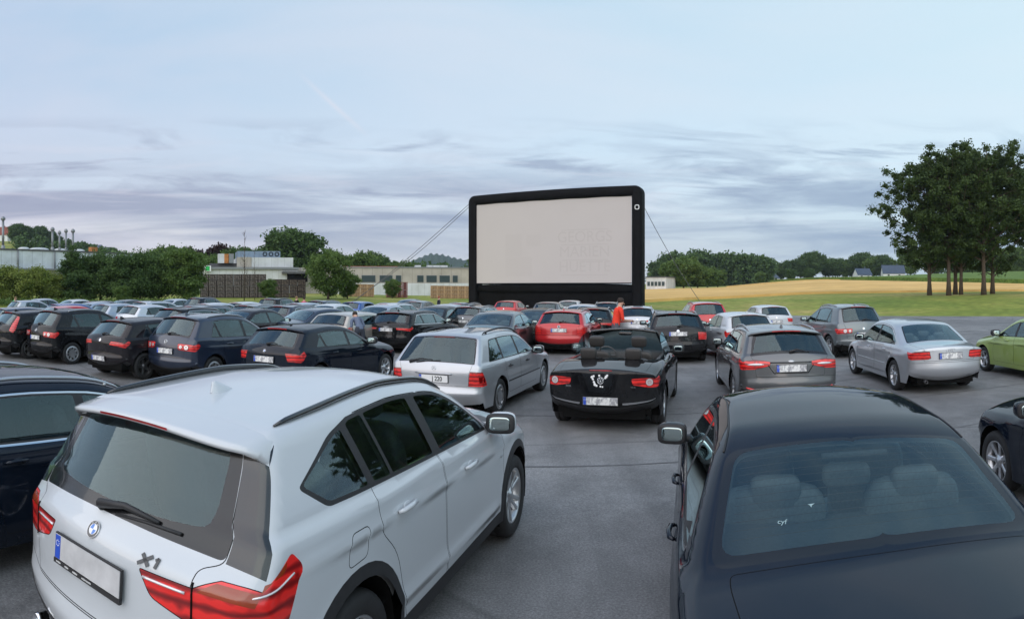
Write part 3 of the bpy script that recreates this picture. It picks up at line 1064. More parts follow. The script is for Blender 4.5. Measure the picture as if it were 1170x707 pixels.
    # ---------- mirrors, handles
    if 'mirror' in S:
        mx, mz = S['mirror']
        for s_ in (1, -1):
            yb = float(B.side(np.array([[mx, mz - 0.04]]))[0, 1])
            m_ = empty('mirror', (mx, yb * s_, mz)); m_.parent = root
            sc = S.get('mirror_size', 1.0)
            mb = MB()
            mb.superq((-0.02, 0.125 * s_ * sc, 0.03), (0.16 * sc, 0.225 * sc, 0.155 * sc), 0.6, 0, Matrix.Rotation(R(-10 * s_), 4, 'Z'), 20, 14, 0.65)
            mb.superq((0.0, 0.02 * s_, -0.02), (0.09, 0.12, 0.05), 0.5, 1)
            mb.superq((-0.072 * sc, 0.125 * s_ * sc, 0.028), (0.055 * sc, 0.228 * sc, 0.157 * sc), 0.5, 1, Matrix.Rotation(R(-10 * s_), 4, 'Z'), 20, 12, 0.5)
            mb.build('mirror_housing', [PH if S.get('mirror_paint', True) else TRIM, TRIM], m_)
            mb = MB()
            mb.superq((-0.0985 * sc, 0.125 * s_ * sc, 0.03), (0.010, 0.165 * sc, 0.105 * sc), 0.5, 0, Matrix.Rotation(R(-10 * s_), 4, 'Z'), 20, 10)
            mb.build('mirror_glass', MIRROR, m_)
    for (hx, hz) in S.get('handles', []):
        for s_ in (1, -1):
            M = B.sframe(hx, hz, s_)
            mb = MB()
            hl = S.get('handle_len', 0.2)
            mb.superq((0.02, 0, 0.0), (0.09, 0.05, 0.008), 0.8, 0)
            pts = [Vector((-hl / 2, 0, 0.006)), Vector((-hl / 2 + 0.02, 0, 0.028)), Vector((0, 0, 0.036)), Vector((hl / 2 - 0.02, 0, 0.028)), Vector((hl / 2, 0, 0.006))]
            mb.tube(pts, [0.010, 0.014, 0.015, 0.014, 0.010], 0, 8)
            dkey = None
            best = None
            for (kx, sd_), o in built.items():
                if kx.startswith('door') and '/' not in kx and sd_ == s_ and o.name.startswith('door'):
                    xs = [v.co.x for v in o.data.vertices]
                    if min(xs) < hx < max(xs): best = o
            o = mb.build('handle', [PH if S.get('handle_paint', True) else (S.get('handle_mat') or TRIM), GAP], best or root)
            o.matrix_local = M
    # ---------- roof rails / antenna / wiper / seats / extra
    if 'rails' in S:
        xa, xb, yq, hgt, rm = S['rails']
        for s_ in (1, -1):
            ks = np.interp(np.linspace(xa, xb, 22), B.C[(B.K > 6) & (B.K < 9.8)][:, 0], B.K[(B.K > 6) & (B.K < 9.8)])
            P = B.top(ks, np.full(len(ks), yq)); 
            f = np.sin(np.linspace(0, math.pi, 22)) ** 0.35
            pts = [Vector((p[0], p[1] * s_, p[2] + 0.004 + hgt * ff)) for p, ff in zip(P, f)]
            mb = MB(); mb.tube(pts, [0.006 + 0.011 * min(1, ff * 1.2) for ff in f], 0, 8)
            if hgt > 0.02:
                for j in (2, 19): mb.tube([pts[j], Vector((P[j][0], P[j][1] * s_, P[j][2] - 0.01))], 0.018, 0, 8)
            else:
                vs = []; fs = []
                for a, b in zip(pts, P): vs += [tuple(a), (b[0], b[1] * s_, b[2] - 0.004)]
                for j in range(21): fs.append((2 * j, 2 * j + 1, 2 * j + 3, 2 * j + 2))
                mb.add(vs, fs, 0)
            mb.build('roof_rail', rm, root)
    if 'antenna' in S:
        ax, kind = S['antenna']
        k = float(np.interp(ax, B.C[(B.K > 6) & (B.K < 9.8)][:, 0], B.K[(B.K > 6) & (B.K < 9.8)]))
        p = B.top(np.array([k]), np.array([0.0]))[0]
        mb = MB()
        if kind == 'fin':
            vs = []; fs = []
            for x, w_, h_ in ((0.10, 0.002, 0.0), (0.05, 0.022, 0.022), (0.0, 0.032, 0.045), (-0.05, 0.03, 0.062), (-0.075, 0.016, 0.06), (-0.085, 0.004, 0.0)):
                vs += [(x, -w_, -0.005), (x, -w_ * 0.55, h_ * 0.6), (x, -w_ * 0.15, h_), (x, w_ * 0.15, h_), (x, w_ * 0.55, h_ * 0.6), (x, w_, -0.005)]
            for j in range(5):
                for i in range(5): fs.append((j * 6 + i, (j + 1) * 6 + i, (j + 1) * 6 + i + 1, j * 6 + i + 1))
            mb.add(vs, fs, 0)
            o = mb.build('roof_antenna', PH, root)
        else:
            mb.superq((0, 0, 0.008), (0.07, 0.045, 0.03), 0.7)
            mb.tube([(0, 0, 0.015), (-0.10, 0, 0.17 if kind == 'rod' else 0.06)], [0.006, 0.003], 0, 6)
            o = mb.build('roof_antenna', TRIM, root)
        o.location = tuple(p)
    if 'wiper' in S:
        kw, ya, kb, yb_ = S['wiper']
        mb = MB()
        A = B.frame(kw, ya); Bm = B.frame(kb, yb_)
        a = A @ Vector((0, 0, 0.025)); b = Bm @ Vector((0, 0, 0.02))
        m1 = a.lerp(b, 0.35) + (A @ Vector((0, 0.02, 0.05)) - A @ Vector((0, 0, 0.03)))
        mb.tube([A @ Vector((0, 0, 0)), a, m1, a.lerp(b, 0.75)], [0.028, 0.024, 0.016, 0.008], 0, 8)
        mb.tube([a.lerp(b, 0.22) - Vector((0, 0, 0.025)), a.lerp(b, 0.6) - Vector((0, 0, 0.016)), b - Vector((0, 0, 0.02))], 0.008, 0, 6)
        mb.build('wiper', TRIM, root)
    if 'spoiler' in S:
        d = S['spoiler']
        # the roof runs on rearwards over the glass as a lip: root on the flat roof, tip behind, returned under to the glass edge
        nseg = 25
        vs = []; fs = []
        qs = np.linspace(-1, 1, nseg)
        nr_ = 8
        kr = d.get('k', 7.0)
        for q in qs:
            p0 = B.top(np.array([kr]), np.array([abs(q)]))[0]; p1 = B.top(np.array([d.get('k1', 5.97)]), np.array([abs(q)]))[0]
            pm = B.top(np.array([kr + 0.12]), np.array([abs(q)]))[0]
            sgn = 1 if q >= 0 else -1
            sl = (pm[2] - p0[2]) / max(1e-3, pm[0] - p0[0])
            rch = (p0[0] - p1[0]) * 0.72 + d['reach'] * (1 - 0.5 * abs(q) ** 6)
            row = []
            for j in range(5):
                t = j / 4
                row.append((p0[0] - rch * t, p0[1] + (min(p1[1], p0[1] + .01) - p0[1]) * t, p0[2] - sl * rch * t * 0.9 - d.get('drop', 0.03) * t * t + 0.004))
            x_, y_, z_ = row[-1]
            zlow = max(p1[2] - 0.004, z_ - d['t'] - 0.9 * max(0, abs(q) - 0.93) / 0.07 * 0.06)
            row += [(x_ + 0.003, y_, z_ - d['t']), (x_ + 0.03, y_, min(z_ - d['t'], zlow + 0.02) ), (p1[0] + 0.02, p1[1], p1[2] + 0.0)]
            vs += [(x, y * sgn, z) for x, y, z in row]
        for i in range(nseg - 1):
            for j in range(nr_ - 1):
                fs.append((i * nr_ + j, (i + 1) * nr_ + j, (i + 1) * nr_ + j + 1, i * nr_ + j + 1))
        fs.append(tuple(range(nr_))); e = (nseg - 1) * nr_; fs.append(tuple(e + nr_ - 1 - j for j in range(nr_)))
        mb = MB(); mb.add(vs, fs, 0, True)
        o = mb.build('spoiler', S.get('spoilermat', PH), root)
        vs5 = [vs[i * nr_ + 4] for i in range(nseg)]
        if d.get('brake', True):
            mb = MB()
            wv = []; wf = []
            hs = vs5[nseg // 2:]
            for i, yy in enumerate(np.linspace(-0.26, 0.26, 9)):
                x_ = np.interp(abs(yy), [abs(h[1]) for h in hs], [h[0] for h in hs])
                z_ = np.interp(abs(yy), [abs(h[1]) for h in hs], [h[2] for h in hs])
                wv += [(x_ - 0.004, yy, z_ - 0.002), (x_ - 0.002, yy, z_ - 0.013)]
            for i in range(8): wf.append((2 * i, 2 * i + 1, 2 * i + 3, 2 * i + 2))
            mb.add(wv, wf, 0); mb.build('brake_light', RED, root)
    if S.get('seats', True):
        fx, rx = S.get('seat_x', (2.15, 1.25)); sz = S.get('seat_z', 0.56); sm_ = S.get('seatmat', SEATM)
        seat(root, fx, hw * 0.42, sz, sm_, headz=0.02); seat(root, fx, -hw * 0.42, sz, sm_, headz=0.02)
        if S.get('rear_seats', True):
            for yy in (hw * 0.42, -hw * 0.42): seat(root, rx, yy, sz, sm_, wid=0.56, headz=S.get('rear_headz', -0.02))
            if S.get('middle_head'):
                mb = MB(); mb.superq((rx - 0.34, 0, sz + 0.68), (0.1, 0.26, 0.12), 0.5, 0, Matrix.Rotation(R(-12), 4, 'Y')); mb.build('headrest', sm_, root)
        mb = MB()
        wx = fx + 0.62; wz = sz + 0.36
        pts = [Vector((0.0, 0.185 * math.cos(a), 0.185 * math.sin(a))) for a in np.linspace(0, 2 * math.pi, 21)]
        Mr = Matrix.Translation((wx, hw * 0.42, wz)) @ Matrix.Rotation(R(-22), 4, 'Y')
        mb.tube([Mr @ p for p in pts], 0.015, 0, 6, False)
        for a in (0, math.pi, -math.pi / 2): mb.tube([Mr @ Vector((0, 0, 0)), Mr @ Vector((0, 0.18 * math.cos(a), 0.18 * math.sin(a)))], 0.018, 0, 6)
        mb.build('steering_wheel', LINING, root)
        mb = MB()
        mb.superq((fx + 1.0, 0, sz + 0.27), (0.75, 2 * hw - 0.28, 0.28), 0.4, 0)
        mb.build('dashboard', LINING, root)
    if S.get('shelf'):
        sx, sz_, sl_ = S['shelf']
        mb = MB(); mb.box((sx, 0, sz_), (sl_, 2 * hw - 0.3, 0.02)); mb.build('parcel_shelf', SEATM, root)
    for (k, y, kind, r) in S.get('badges', []):
        ring_badge(root, B.frame(float(B.kz(k[0])) if isinstance(k, tuple) else k, y), kind, r)
    for d in S.get('plates', []):
        M = B.frame(float(B.kz(d['z'])), d.get('y', 0.0)) @ Matrix.Translation((0, 0, d.get('out', 0.0)))
        number_plate(root, M, text=d.get('text'), frame=d.get('frame', True), blank=d.get('blank', False), strip=d.get('strip', True))
    for (z, y, r) in S.get('discs', []):
        for s_ in (1, -1):
            M = B.frame(float(B.kz(z)), y * s_)
            par = built.get(('tail', s_)) or root
            lamp_disc(par, M, r)
    bpy.data.objects.remove(ben)
    if S.get('extra'): S['extra'](root, B, built)
    # shift so that the thing's origin is the middle of the car on the ground
    for o in list(root.children):
        o.location = o.location + off
    return root, B

def kids(o): return [c for c in bpy.data.objects if c.parent == o]
CH = {}
def index_children(root):
    """one pass over the scene: parent -> children"""
    d = {}
    for c in bpy.data.objects:
        if c.parent is not None: d.setdefault(c.parent.name, []).append(c)
    return d

def copy_tree(o, parent, d, mat):
    c = o.copy(); COL.objects.link(c); c.parent = parent
    repaint(c, mat)
    for ch in d.get(o.name, []): copy_tree(ch, c, d, mat)
    return c

def is_paint(m): return m is not None and (m == PH or m.name.endswith(' paint'))
def repaint(c, mat):
    if c.type == 'MESH':
        for s_ in c.material_slots:
            if is_paint(s_.material):
                s_.link = 'OBJECT'; s_.material = mat
def repaint_tree(o, d, mat):
    repaint(o, mat)
    for ch in d.get(o.name, []): repaint_tree(ch, d, mat)
PAINTS = {}
# ------------------------------------------------------------------ car kinds
def prof2(L, z3, p4, p5, p6, p7, p8, p9, p10, p11, z12=0.72, b=(0.30, 0.25), z2=0.52, x3=0.04):
    return [b, (0.06, 0.36, .07), (0.0, z2, .09), (x3 * 0.75, z3, .05), p4, p5, p6, p7, p8, p9, p10, p11, (L - .07, z12, .14), (L, .48, .14), (L - .14, .22)]

HEAT = simple('heater wire', (0.10, 0.06, 0.04), 0.6)
STICK = simple('pale sticker', (0.28, 0.40, 0.42), 0.6)
def std_side(p):
    """doors, window line and windows of an ordinary car, worked out from its roof line"""
    def f(B):
        zb = lambda x: float(np.interp(x, B.belt[:, 0], B.belt[:, 1])) + p.get('belt_up', 0.02)
        m = p.get('m', 0.05)
        zt = lambda x: float(roofz(B, x)) - m
        xs = np.linspace(p['xb'], B.L, 400)
        def tip(up, dn):
            for x in xs:
                if zt(x) - dn <= zb(x) + up + 0.012: return x
            return B.L - 1.3
        def gen(ab, at, bb, bt, up, dn, rz=None):
            pts = [(ab, zb(ab) + up)]
            pts += [(x, zb(x) + up, 0.0) for x in np.linspace(ab, bb, 5)[1:-1]]
            pts.append((bb, zb(bb) + up))
            if bt < bb - 0.3 or bt == bb and bb > p['xf'] - 0.25:   # runs down the windscreen pillar
                for x in np.linspace(bb, at, 14)[1:-1]: pts.append((x, zt(x) - dn, 0.0))
            else:
                pts.append((bt, zt(bt) - dn))
                for x in np.linspace(bt, at, 6)[1:-1]: pts.append((x, zt(x) - dn, 0.0))
            pts.append((at, zt(at) - dn if rz is None else rz))
            return pts
        out = []
        xf, xb, xc = p['xf'], p['xb'], p['xc']
        ax = B.S['axles']; Ra = B.S.get('arch_r', B.S['wr'] + 0.055)
        zbot = p.get('zbot', 0.33)
        dm = p.get('dm', 0.028)
        T = tip(-0.01, -(m - dm))
        fd = [(xb, zbot), (xf - 0.02, zbot), (xf + 0.03, 0.6), (min(xf + 0.02, T), zb(xf) - 0.02)] + [(x, float(roofz(B, x)) - dm, 0.0) for x in np.linspace(min(xf, T) - 0.03, xb, 10)]
        out.append(dict(key='door_front', name='door', poly=fd, mat='paint', gap=True, r=0.03))
        if p.get('doors', 4) == 4:
            rd = [(ax[0] + Ra + 0.09, zbot), (xb - 0.008, zbot), (xb - 0.008, zb(xb))] + [(x, float(roofz(B, x)) - dm, 0.0) for x in np.linspace(xb - 0.008, xc + 0.05, 6)] + [(xc, zb(xc) + 0.05, 0.05), (xc + 0.02, B.S['wr'] * 2 + 0.12, 0.08), (ax[0] + Ra + 0.03, B.S['wr'] + 0.2, 0.05)]
            out.append(dict(key='door_rear', name='door', poly=rd, mat='paint', gap=True, r=0.03))
        rb, rt = p['rear']
        tp = tip(0, 0)
        fr = p.get('trim', 'frit')
        o = gen(rb, rt, tp, tp, 0, 0, p.get('rz'))
        if fr in ('chrome', 'satin'):
            o2 = gen(rb - 0.016, rt - 0.012, tip(-.014, -.014), tip(-.014, -.014), -0.014, -0.014, (p['rz'] + .014) if p.get('rz') else None)
            out.append(dict(key='dlo', name='window_trim', poly=o2, mat=fr, r=p.get('rr', 0.04)))
        out.append(dict(key='dlo2', name='window_surround', poly=o, mat=p.get('surround', 'trim'), r=p.get('rr', 0.04)))
        g = 0.016
        tf = tip(g, g)
        out.append(dict(key='win_front', name='window', child='door_front', poly=gen(xb + 0.045, xb + 0.045 - p.get('lean', 0.03), tf, tf, g, g), mat=p.get('fglass', 'glass'), r=0.02))
        if p.get('doors', 4) == 4:
            q = p.get('quarter')
            if q:
                out.append(dict(key='win_rear', name='window', child='door_rear', poly=gen(q[1], q[1] - q[2], xb - 0.045, xb - 0.045 - p.get('lean', 0.03), g, g), mat=p.get('rglass', 'glass'), r=0.025))
                out.append(dict(key='win_q', name='quarter_window', poly=gen(rb + g * 1.3, rt + g, q[0], q[0] - q[2], g, g, (p['rz'] - g) if p.get('rz') else None), mat=p.get('rglass', 'glass'), r=0.03))
            else:
                out.append(dict(key='win_rear', name='window', child='door_rear', poly=gen(rb + g * 1.3, rt + g, xb - 0.045, xb - 0.045 - p.get('lean', 0.03), g, g), mat=p.get('rglass', 'glass'), r=0.03))
        else:
            out.append(dict(key='win_q', name='quarter_window', poly=gen(rb + g * 1.3, rt + g, xb - 0.045, xb - 0.045 - p.get('lean', 0.03), g, g), mat=p.get('rglass', 'glass'), r=0.03))
        out += p.get('more', [])
        return out
    return f

CROWN2 = [.12, .14, .15, .12, .10, .085, .07, .05, .04, .075, .14, .13, .26, .30, .26]
RAD2 = [.10, .14, .15, .12, .10, .06, .06, .08, .09, .06, .06, .10, .16, .18, .16]
CROWN3 = [.12, .14, .15, .12, .08, .05, .07, .045, .04, .075, .14, .13, .26, .30, .26]
RAD3 = [.10, .14, .15, .12, .09, .07, .06, .07, .09, .06, .06, .10, .16, .18, .16]

def std_top(p):
    out = []
    if p.get('bumper', True):
        zb = p.get('zb', 3.0)
        out.append(dict(key='bumper_r', name='bumper', poly=[(-0.2, 0), (zb, 0), (zb, 5), (-0.2, 5)], mat=p.get('bmat', 'paint'), gap=True, whole=True))
    if p.get('valance', True):
        out.append(dict(key='valance', name='bumper_insert', poly=[(-0.2, 0), (1.05, 0), (1.05, p.get('vw', 0.62)), (0.45, 5), (-0.2, 5)], mat='trim', whole=True))
    if p['box'] == 2:
        out.append(dict(key='tailgate', name='tailgate', poly=[(3.03, 0), (3.03, p['tg'][0]), (4.0, p['tg'][1]), (5.0, p['tg'][2]), (6.05, p['tg'][3]), (6.05, 0)], mat='paint', gap=True, whole=True, r=0.03))
    else:
        out.append(dict(key='boot_lid', name='boot_lid', poly=[(3.1, 0), (3.1, p['tg'][0]), (3.9, p['tg'][1]), (4.95, p['tg'][2]), (4.95, 0)], mat='paint', gap=True, whole=True, r=0.03))
    g0, g1 = p.get('gk', (5.03, 5.97))
    w0, w1 = p['gw']; fb = p.get('fb', 0.035)
    out.append(dict(key='rw_edge', name='rear_window_edge', poly=[(g0, 0), (g0, w0), (g1, w1), (g1, 0)], mat='frit', whole=True, r=p.get('gr', 0.06)))
    d0, d1 = p.get('gin', (0.10, 0.08))
    out.append(dict(key='rw', name='rear_window', poly=[(g0 + d0, -1), (g0 + d0, w0 - fb), (g1 - d1, w1 - fb), (g1 - d1, -1)], mat=p.get('glass', 'glass'), whole=True, r=p.get('gr', 0.06)))
    out.append(dict(key='ws_edge', name='windscreen_edge', poly=[(9.03, 0), (9.03, p.get('ww', (0.56, 0.68))[0]), (9.96, p.get('ww', (0.56, 0.68))[1]), (9.96, 0)], mat='frit', whole=True, r=0.05))
    out.append(dict(key='ws', name='windscreen', poly=[(9.08, -1), (9.08, p.get('ww', (0.56, 0.68))[0] - 0.03), (9.93, p.get('ww', (0.56, 0.68))[1] - 0.03), (9.93, -1)], mat='glass', whole=True, r=0.05))
    out.append(dict(key='cowl', name='windscreen_cowl', poly=[(9.97, -1), (9.97, 0.66), (10.1, 0.66), (10.1, -1)], mat='trim', whole=True))
    out.append(dict(key='bonnet', name='bonnet', poly=[(10.1, 0), (10.1, 0.66), (11.2, 0.6), (11.5, 0.4), (11.5, 0)], mat='paint', gap=True, whole=True, r=0.03))
    for t in p.get('tails', []):
        out.append(dict(key='tail', name='tail_light', poly=t, mat='red', r=p.get('tr', 0.012), gap=p.get('tgap', 0.006)))
    out.append(dict(key='head', name='headlight', poly=[(11.55, 0.42), (11.95, 0.40), (12.0, 5), (11.2, 5)], mat='white', split=True))
    out += p.get('more', [])
    return out

# ---- white compact SUV in the foreground
def spec_suv():
    L = 4.44
    S = dict(name='suv', L=L, hw=0.905, wr=0.345, axles=(0.93, 3.60), fine=2, arch_r=0.41, tw=0.235, sill=0.27,
        prof=prof2(L, 0.66, (0.055, 1.00, .10), (0.15, 1.08, .05), (0.40, 1.485, .03), (0.52, 1.55, .10), (1.60, 1.60, .6), (2.38, 1.575, .45), (3.22, 1.15, .10), (4.10, 1.00, .30), 0.78, b=(0.3, 0.32), z2=0.56, x3=0.045),
        crown=[.17, .19, .20, .18, .165, .16, .12, .05, .032, .075, .16, .13, .26, .32, .28],
        rad=[.10, .14, .15, .13, .10, .06, .06, .06, .065, .06, .06, .10, .16, .18, .16],
        belt=[(0, 1.11), (1.0, 1.105), (3.2, 1.03), (4.5, 0.95)], tumble=19, shoulder=0.03, flare=0.016,
        rear_plan=(1.1, 0.06), crease=[(0.35, 0.975, 3.5, 0.85, 0.014), (1.1, 0.47, 3.2, 0.42, 0.018)],
        clad=0.065, clad_sill=[(0.15, 0.0), (L - 0.15, 0.0), (L - 0.15, 0.37), (0.15, 0.37)],
        wheel='y5', mirror=(2.98, 1.09), mirror_size=0.98,
        handles=[(1.42, 0.965), (2.42, 0.93)],
        rails=(0.62, 2.5, 0.93, 0.018, GLOSSBLK), antenna=(0.95, 'fin'),
        wiper=(5.05, 0.04, 5.14, -0.46), seat_x=(2.2, 1.3), seat_z=0.66, seatmat=SEATM, glassdark=GLASS_DARK,
        spoiler=dict(k=7.0, k1=5.95, reach=0.13, drop=0.012, t=0.02),
        plates=[dict(z=0.865, blank=True, frame='dealer', out=0.004)],
        badges=[((1.015,), 0.0, 'roundel', 0.041)])
    # side windows traced by hand: pointed rear quarter light, kink, long arc
    def side(B):
        zr = lambda x, m: float(roofz(B, x)) - m
        out = []
        out.append(dict(key='door_front', name='door', gap=True, mat='paint', r=0.03, poly=[(2.03, 0.36), (3.13, 0.36), (3.22, 0.55), (3.22, 0.97), (3.1, zr(3.1, .025), 0)] + [(x, zr(x, .03), 0.0) for x in np.linspace(2.95, 2.0, 9)] + [(2.0, 1.0, 0.1)]))
        out.append(dict(key='door_rear', name='door', gap=True, mat='paint', r=0.03, poly=[(1.43, 0.36), (2.02, 0.36), (1.99, 1.0, 0.1), (1.99, zr(1.99, .03))] + [(x, zr(x, .03), 0.0) for x in np.linspace(1.85, 1.2, 6)] + [(1.14, 1.05, 0.05), (1.15, 0.92, 0.1), (1.33, 0.75, 0.1)]))
        zb = lambda x: float(np.interp(x, [0.6, 3.3], [1.16, 1.045]))
        tips = [x for x in np.linspace(2.6, 3.4, 300) if zr(x, .035) < zb(x) + 0.02]
        tp = tips[0]
        def outl(g):
            return [(0.77 + g, zb(0.77) - 0.005 + g), (tp - g * 2.6, zb(tp) + g)] + [(x, zr(x, .035) - g, 0.0) for x in np.linspace(tp - g * 2.6, 1.12 + g, 24)[1:]] + [(0.92 + g * .8, zr(0.95, .075) - g, .05), (0.60 + g * 1.6, 1.265 + g * .2, .03)]
        out.append(dict(key='dlo', name='window_surround', poly=outl(0), mat='trim', r=0.035))
        def clip(pl, x0, x1, lean):
            # half-plane clip between two slightly leaning pillars
            def cut(poly, f):
                res = []
                for i in range(len(poly)):
                    a, b = poly[i - 1], poly[i]
                    fa, fb_ = f(a), f(b)
                    if fb_ >= 0:
                        if fa < 0: t = fa / (fa - fb_); res.append((a[0] + (b[0] - a[0]) * t, a[1] + (b[1] - a[1]) * t, 0.02))
                        res.append(b)
                    elif fa >= 0:
                        t = fa / (fa - fb_); res.append((a[0] + (b[0] - a[0]) * t, a[1] + (b[1] - a[1]) * t, 0.02))
                return res
            pl = cut(pl, lambda p: p[0] - (x0 - lean * (p[1] - 1.0)))
            return cut(pl, lambda p: (x1 - lean * (p[1] - 1.0)) - p[0])
        o = outl(0.02)
        out.append(dict(key='win_q', name='quarter_window', poly=clip(o, 0, 1.19, 0.35), mat='glass', r=0.03))
        out.append(dict(key='win_r2', name='quarter_light', child='door_rear', poly=clip(o, 1.255, 1.43, 0.35), mat='glass', r=0.02))
        out.append(dict(key='win_r', name='window', child='door_rear', poly=clip(o, 1.46, 1.99, 0.35), mat='glass', r=0.02))
        out.append(dict(key='win_f', name='window', child='door_front', poly=clip(o, 2.10, 9, 0.35), mat='glass', r=0.02))
        out.append(dict(key='flap', name='fuel_flap', poly=[(0.83, 0.85, .04), (1.01, 0.855, .04), (1.03, 1.0, .04), (0.86, 1.005, .04)], mat='paint', gap=True, r=0.03))
        return out
    S['side'] = side
    S['side_lights'] = [dict(k0='0.80', k1='1.065', pts=[(0.40, 0.80, .02), (0.50, 1.0, .03), (0.44, 1.065, .02)]),
                        dict(k0='0.975', k1='1.05', mat='smoky', pts=[(0.28, 0.975, .0), (0.39, 1.0, .02), (0.41, 1.04, .01)]),
                        dict(key='pillar', name='pillar_panel', mat='gloss', k0=5.03, k1=5.97, pts=[(0.235, 1.15, .01), (0.31, 1.25, .05), (0.49, 1.41, .03), (0.55, 1.46, .01)])]
    S['top'] = [
        dict(key='bumper_r', name='bumper', poly=[(-0.2, 0), ('0.64', 0), ('0.64', 0.5), ('0.72', 5), (-0.2, 5)], mat='paint', gap=True, whole=True),
        dict(key='valance', name='bumper_insert', poly=[(-0.2, 0), (1.5, 0), (1.5, 0.5), ('0.44', 0.66), ('0.52', 5), (-0.2, 5)], mat='trim', whole=True),
        dict(key='tailgate', name='tailgate', poly=[('0.645', 0), ('0.645', 0.53), ('0.80', 0.59), (4.6, 0.60), (5.02, 0.683), (6.2, 0.60), (6.2, 0)], mat='paint', gap=True, whole=True, r=0.03),
        dict(key='pillar', name='pillar_panel', poly=[(5.03, 0.687), (5.03, 5), (5.97, 5), (5.97, 0.60)], mat='gloss', split=True),
        dict(key='rw_edge', name='rear_window_edge', poly=[(4.96, -1), (4.99, 0.35, .1), (5.04, 0.68, .03), (6.02, 0.597, .02), (6.02, -1)], mat='frit', whole=True),
        dict(key='rw', name='rear_window', poly=[(5.13, -1), (5.15, 0.30, .15), (5.24, 0.60, .10), (5.96, 0.54, .05), (5.96, -1)], mat='gdark', whole=True),
        dict(key='ws_edge', name='windscreen_edge', poly=[(9.03, -1), (9.03, 0.56), (9.96, 0.70), (9.96, -1)], mat='frit', whole=True, r=0.04),
        dict(key='ws', name='windscreen', poly=[(9.08, -1), (9.08, 0.53), (9.93, 0.67), (9.93, -1)], mat='glass', whole=True, r=0.04),
        dict(key='cowl', name='windscreen_cowl', poly=[(9.97, -1), (9.97, 0.66), (10.1, 0.66), (10.1, -1)], mat='trim', whole=True),
        dict(key='bonnet', name='bonnet', poly=[(10.1, 0), (10.1, 0.66), (11.2, 0.6), (11.5, 0.4), (11.5, 0)], mat='paint', gap=True, whole=True, r=0.03),
        dict(key='tail', name='tail_light', poly=[('0.965', 0.33, .02), ('0.975', 0.60, 0.0), ('1.045', 0.70, .0), ('1.065', 5), ('0.80', 5), ('0.80', 0.62, .02), ('0.86', 0.40, .03)], mat='red', gap=0.006),
        dict(key='tail', name='tail_light', poly=[('0.962', 0.62, .0), ('1.03', 0.69, .0), ('1.05', 5), ('0.975', 5)], mat='smoky'),
        dict(key='head', name='headlight', poly=[(11.55, 0.42), (11.95, 0.40), (12.0, 5), (11.2, 5)], mat='white', split=True)]
    def extra(root, B, built):
        mb = MB()
        M = B.frame(float(B.kz(1.005)), -0.385) @ Matrix.Translation((0, 0, 0.002))
        # "X1" badge, slanted dark silver letters drawn as bars
        def bar(a, b_, w=0.0075):
            a = Vector(a); b_ = Vector(b_); d_ = (b_ - a).normalized(); p = Vector((-d_.y, d_.x)) * w
            mb.prism([a - p, b_ - p, b_ + p, a + p], 0, 0.003, 0, M)
        bar((-0.062, -0.022), (0.008, 0.022)); bar((-0.048, 0.022), (-0.006, -0.022), 0.0085)
        bar((0.030, -0.022), (0.042, 0.022), 0.007); bar((0.024, 0.010), (0.040, 0.021), 0.005)
        mb.build('model_lettering', BADGE, root)
        # light bars inside the tail lamps
        for s_ in (1, -1):
            par = built.get(('tail', s_), root)
            mb = MB()
            ys = np.linspace(0.36, 0.57, 8)
            pts = [B.frame(float(B.kz(0.935 + 0.02 * (y - 0.36))), y * s_) @ Vector((0, 0, 0.003)) for y in ys]
            mb.tube(pts, 0.006, 0, 6)
            mb.build('light_bar', WHITELENS, par)
            mb = MB()
            xx = np.linspace(0.24, 0.44, 10); zz_ = np.interp(xx, [0.17, 0.26, 0.36, 0.44], [0.925, 0.94, 0.955, 0.985])
            pts = [B.sframe(x, z, s_) @ Vector((0, 0, 0.001)) for x, z in zip(xx, zz_)]
            mb.tube(pts, 0.0045, 0, 6)
            mb.build('light_bar', WHITELENS, par)
            # dark division between the lamp on the tailgate and the lamp on the wing
            mb = MB()
            pts = [B.frame(float(B.kz(z)), 0.60 * s_) @ Vector((0, 0, 0.001)) for z in np.linspace(0.80, 1.0, 8)]
            mb.tube(pts, 0.005, 0, 6); mb.build('lamp_seam', GAP, par)
        # dummy exhaust finishers
        mb = MB()
        mb.lathe([(0.04, 0.0), (0.04, -0.02), (0.034, -0.022), (0.034, 0.05)], 'X', 20, 0, (0.10, 0.55, 0.34))
        mb.build('exhaust', CHROME, root)
        # logo on the front wing, small slanted badge by the door
        mb = MB()
        M = B.sframe(3.16, 0.80, -1); mb.superq((0, 0, 0.003), (0.05, 0.02, 0.006), 0.8); mb.xform(M)
        mb.build('wing_badge', SATIN, root)
    S['extra'] = extra
    return S
zz_suv = 1.455

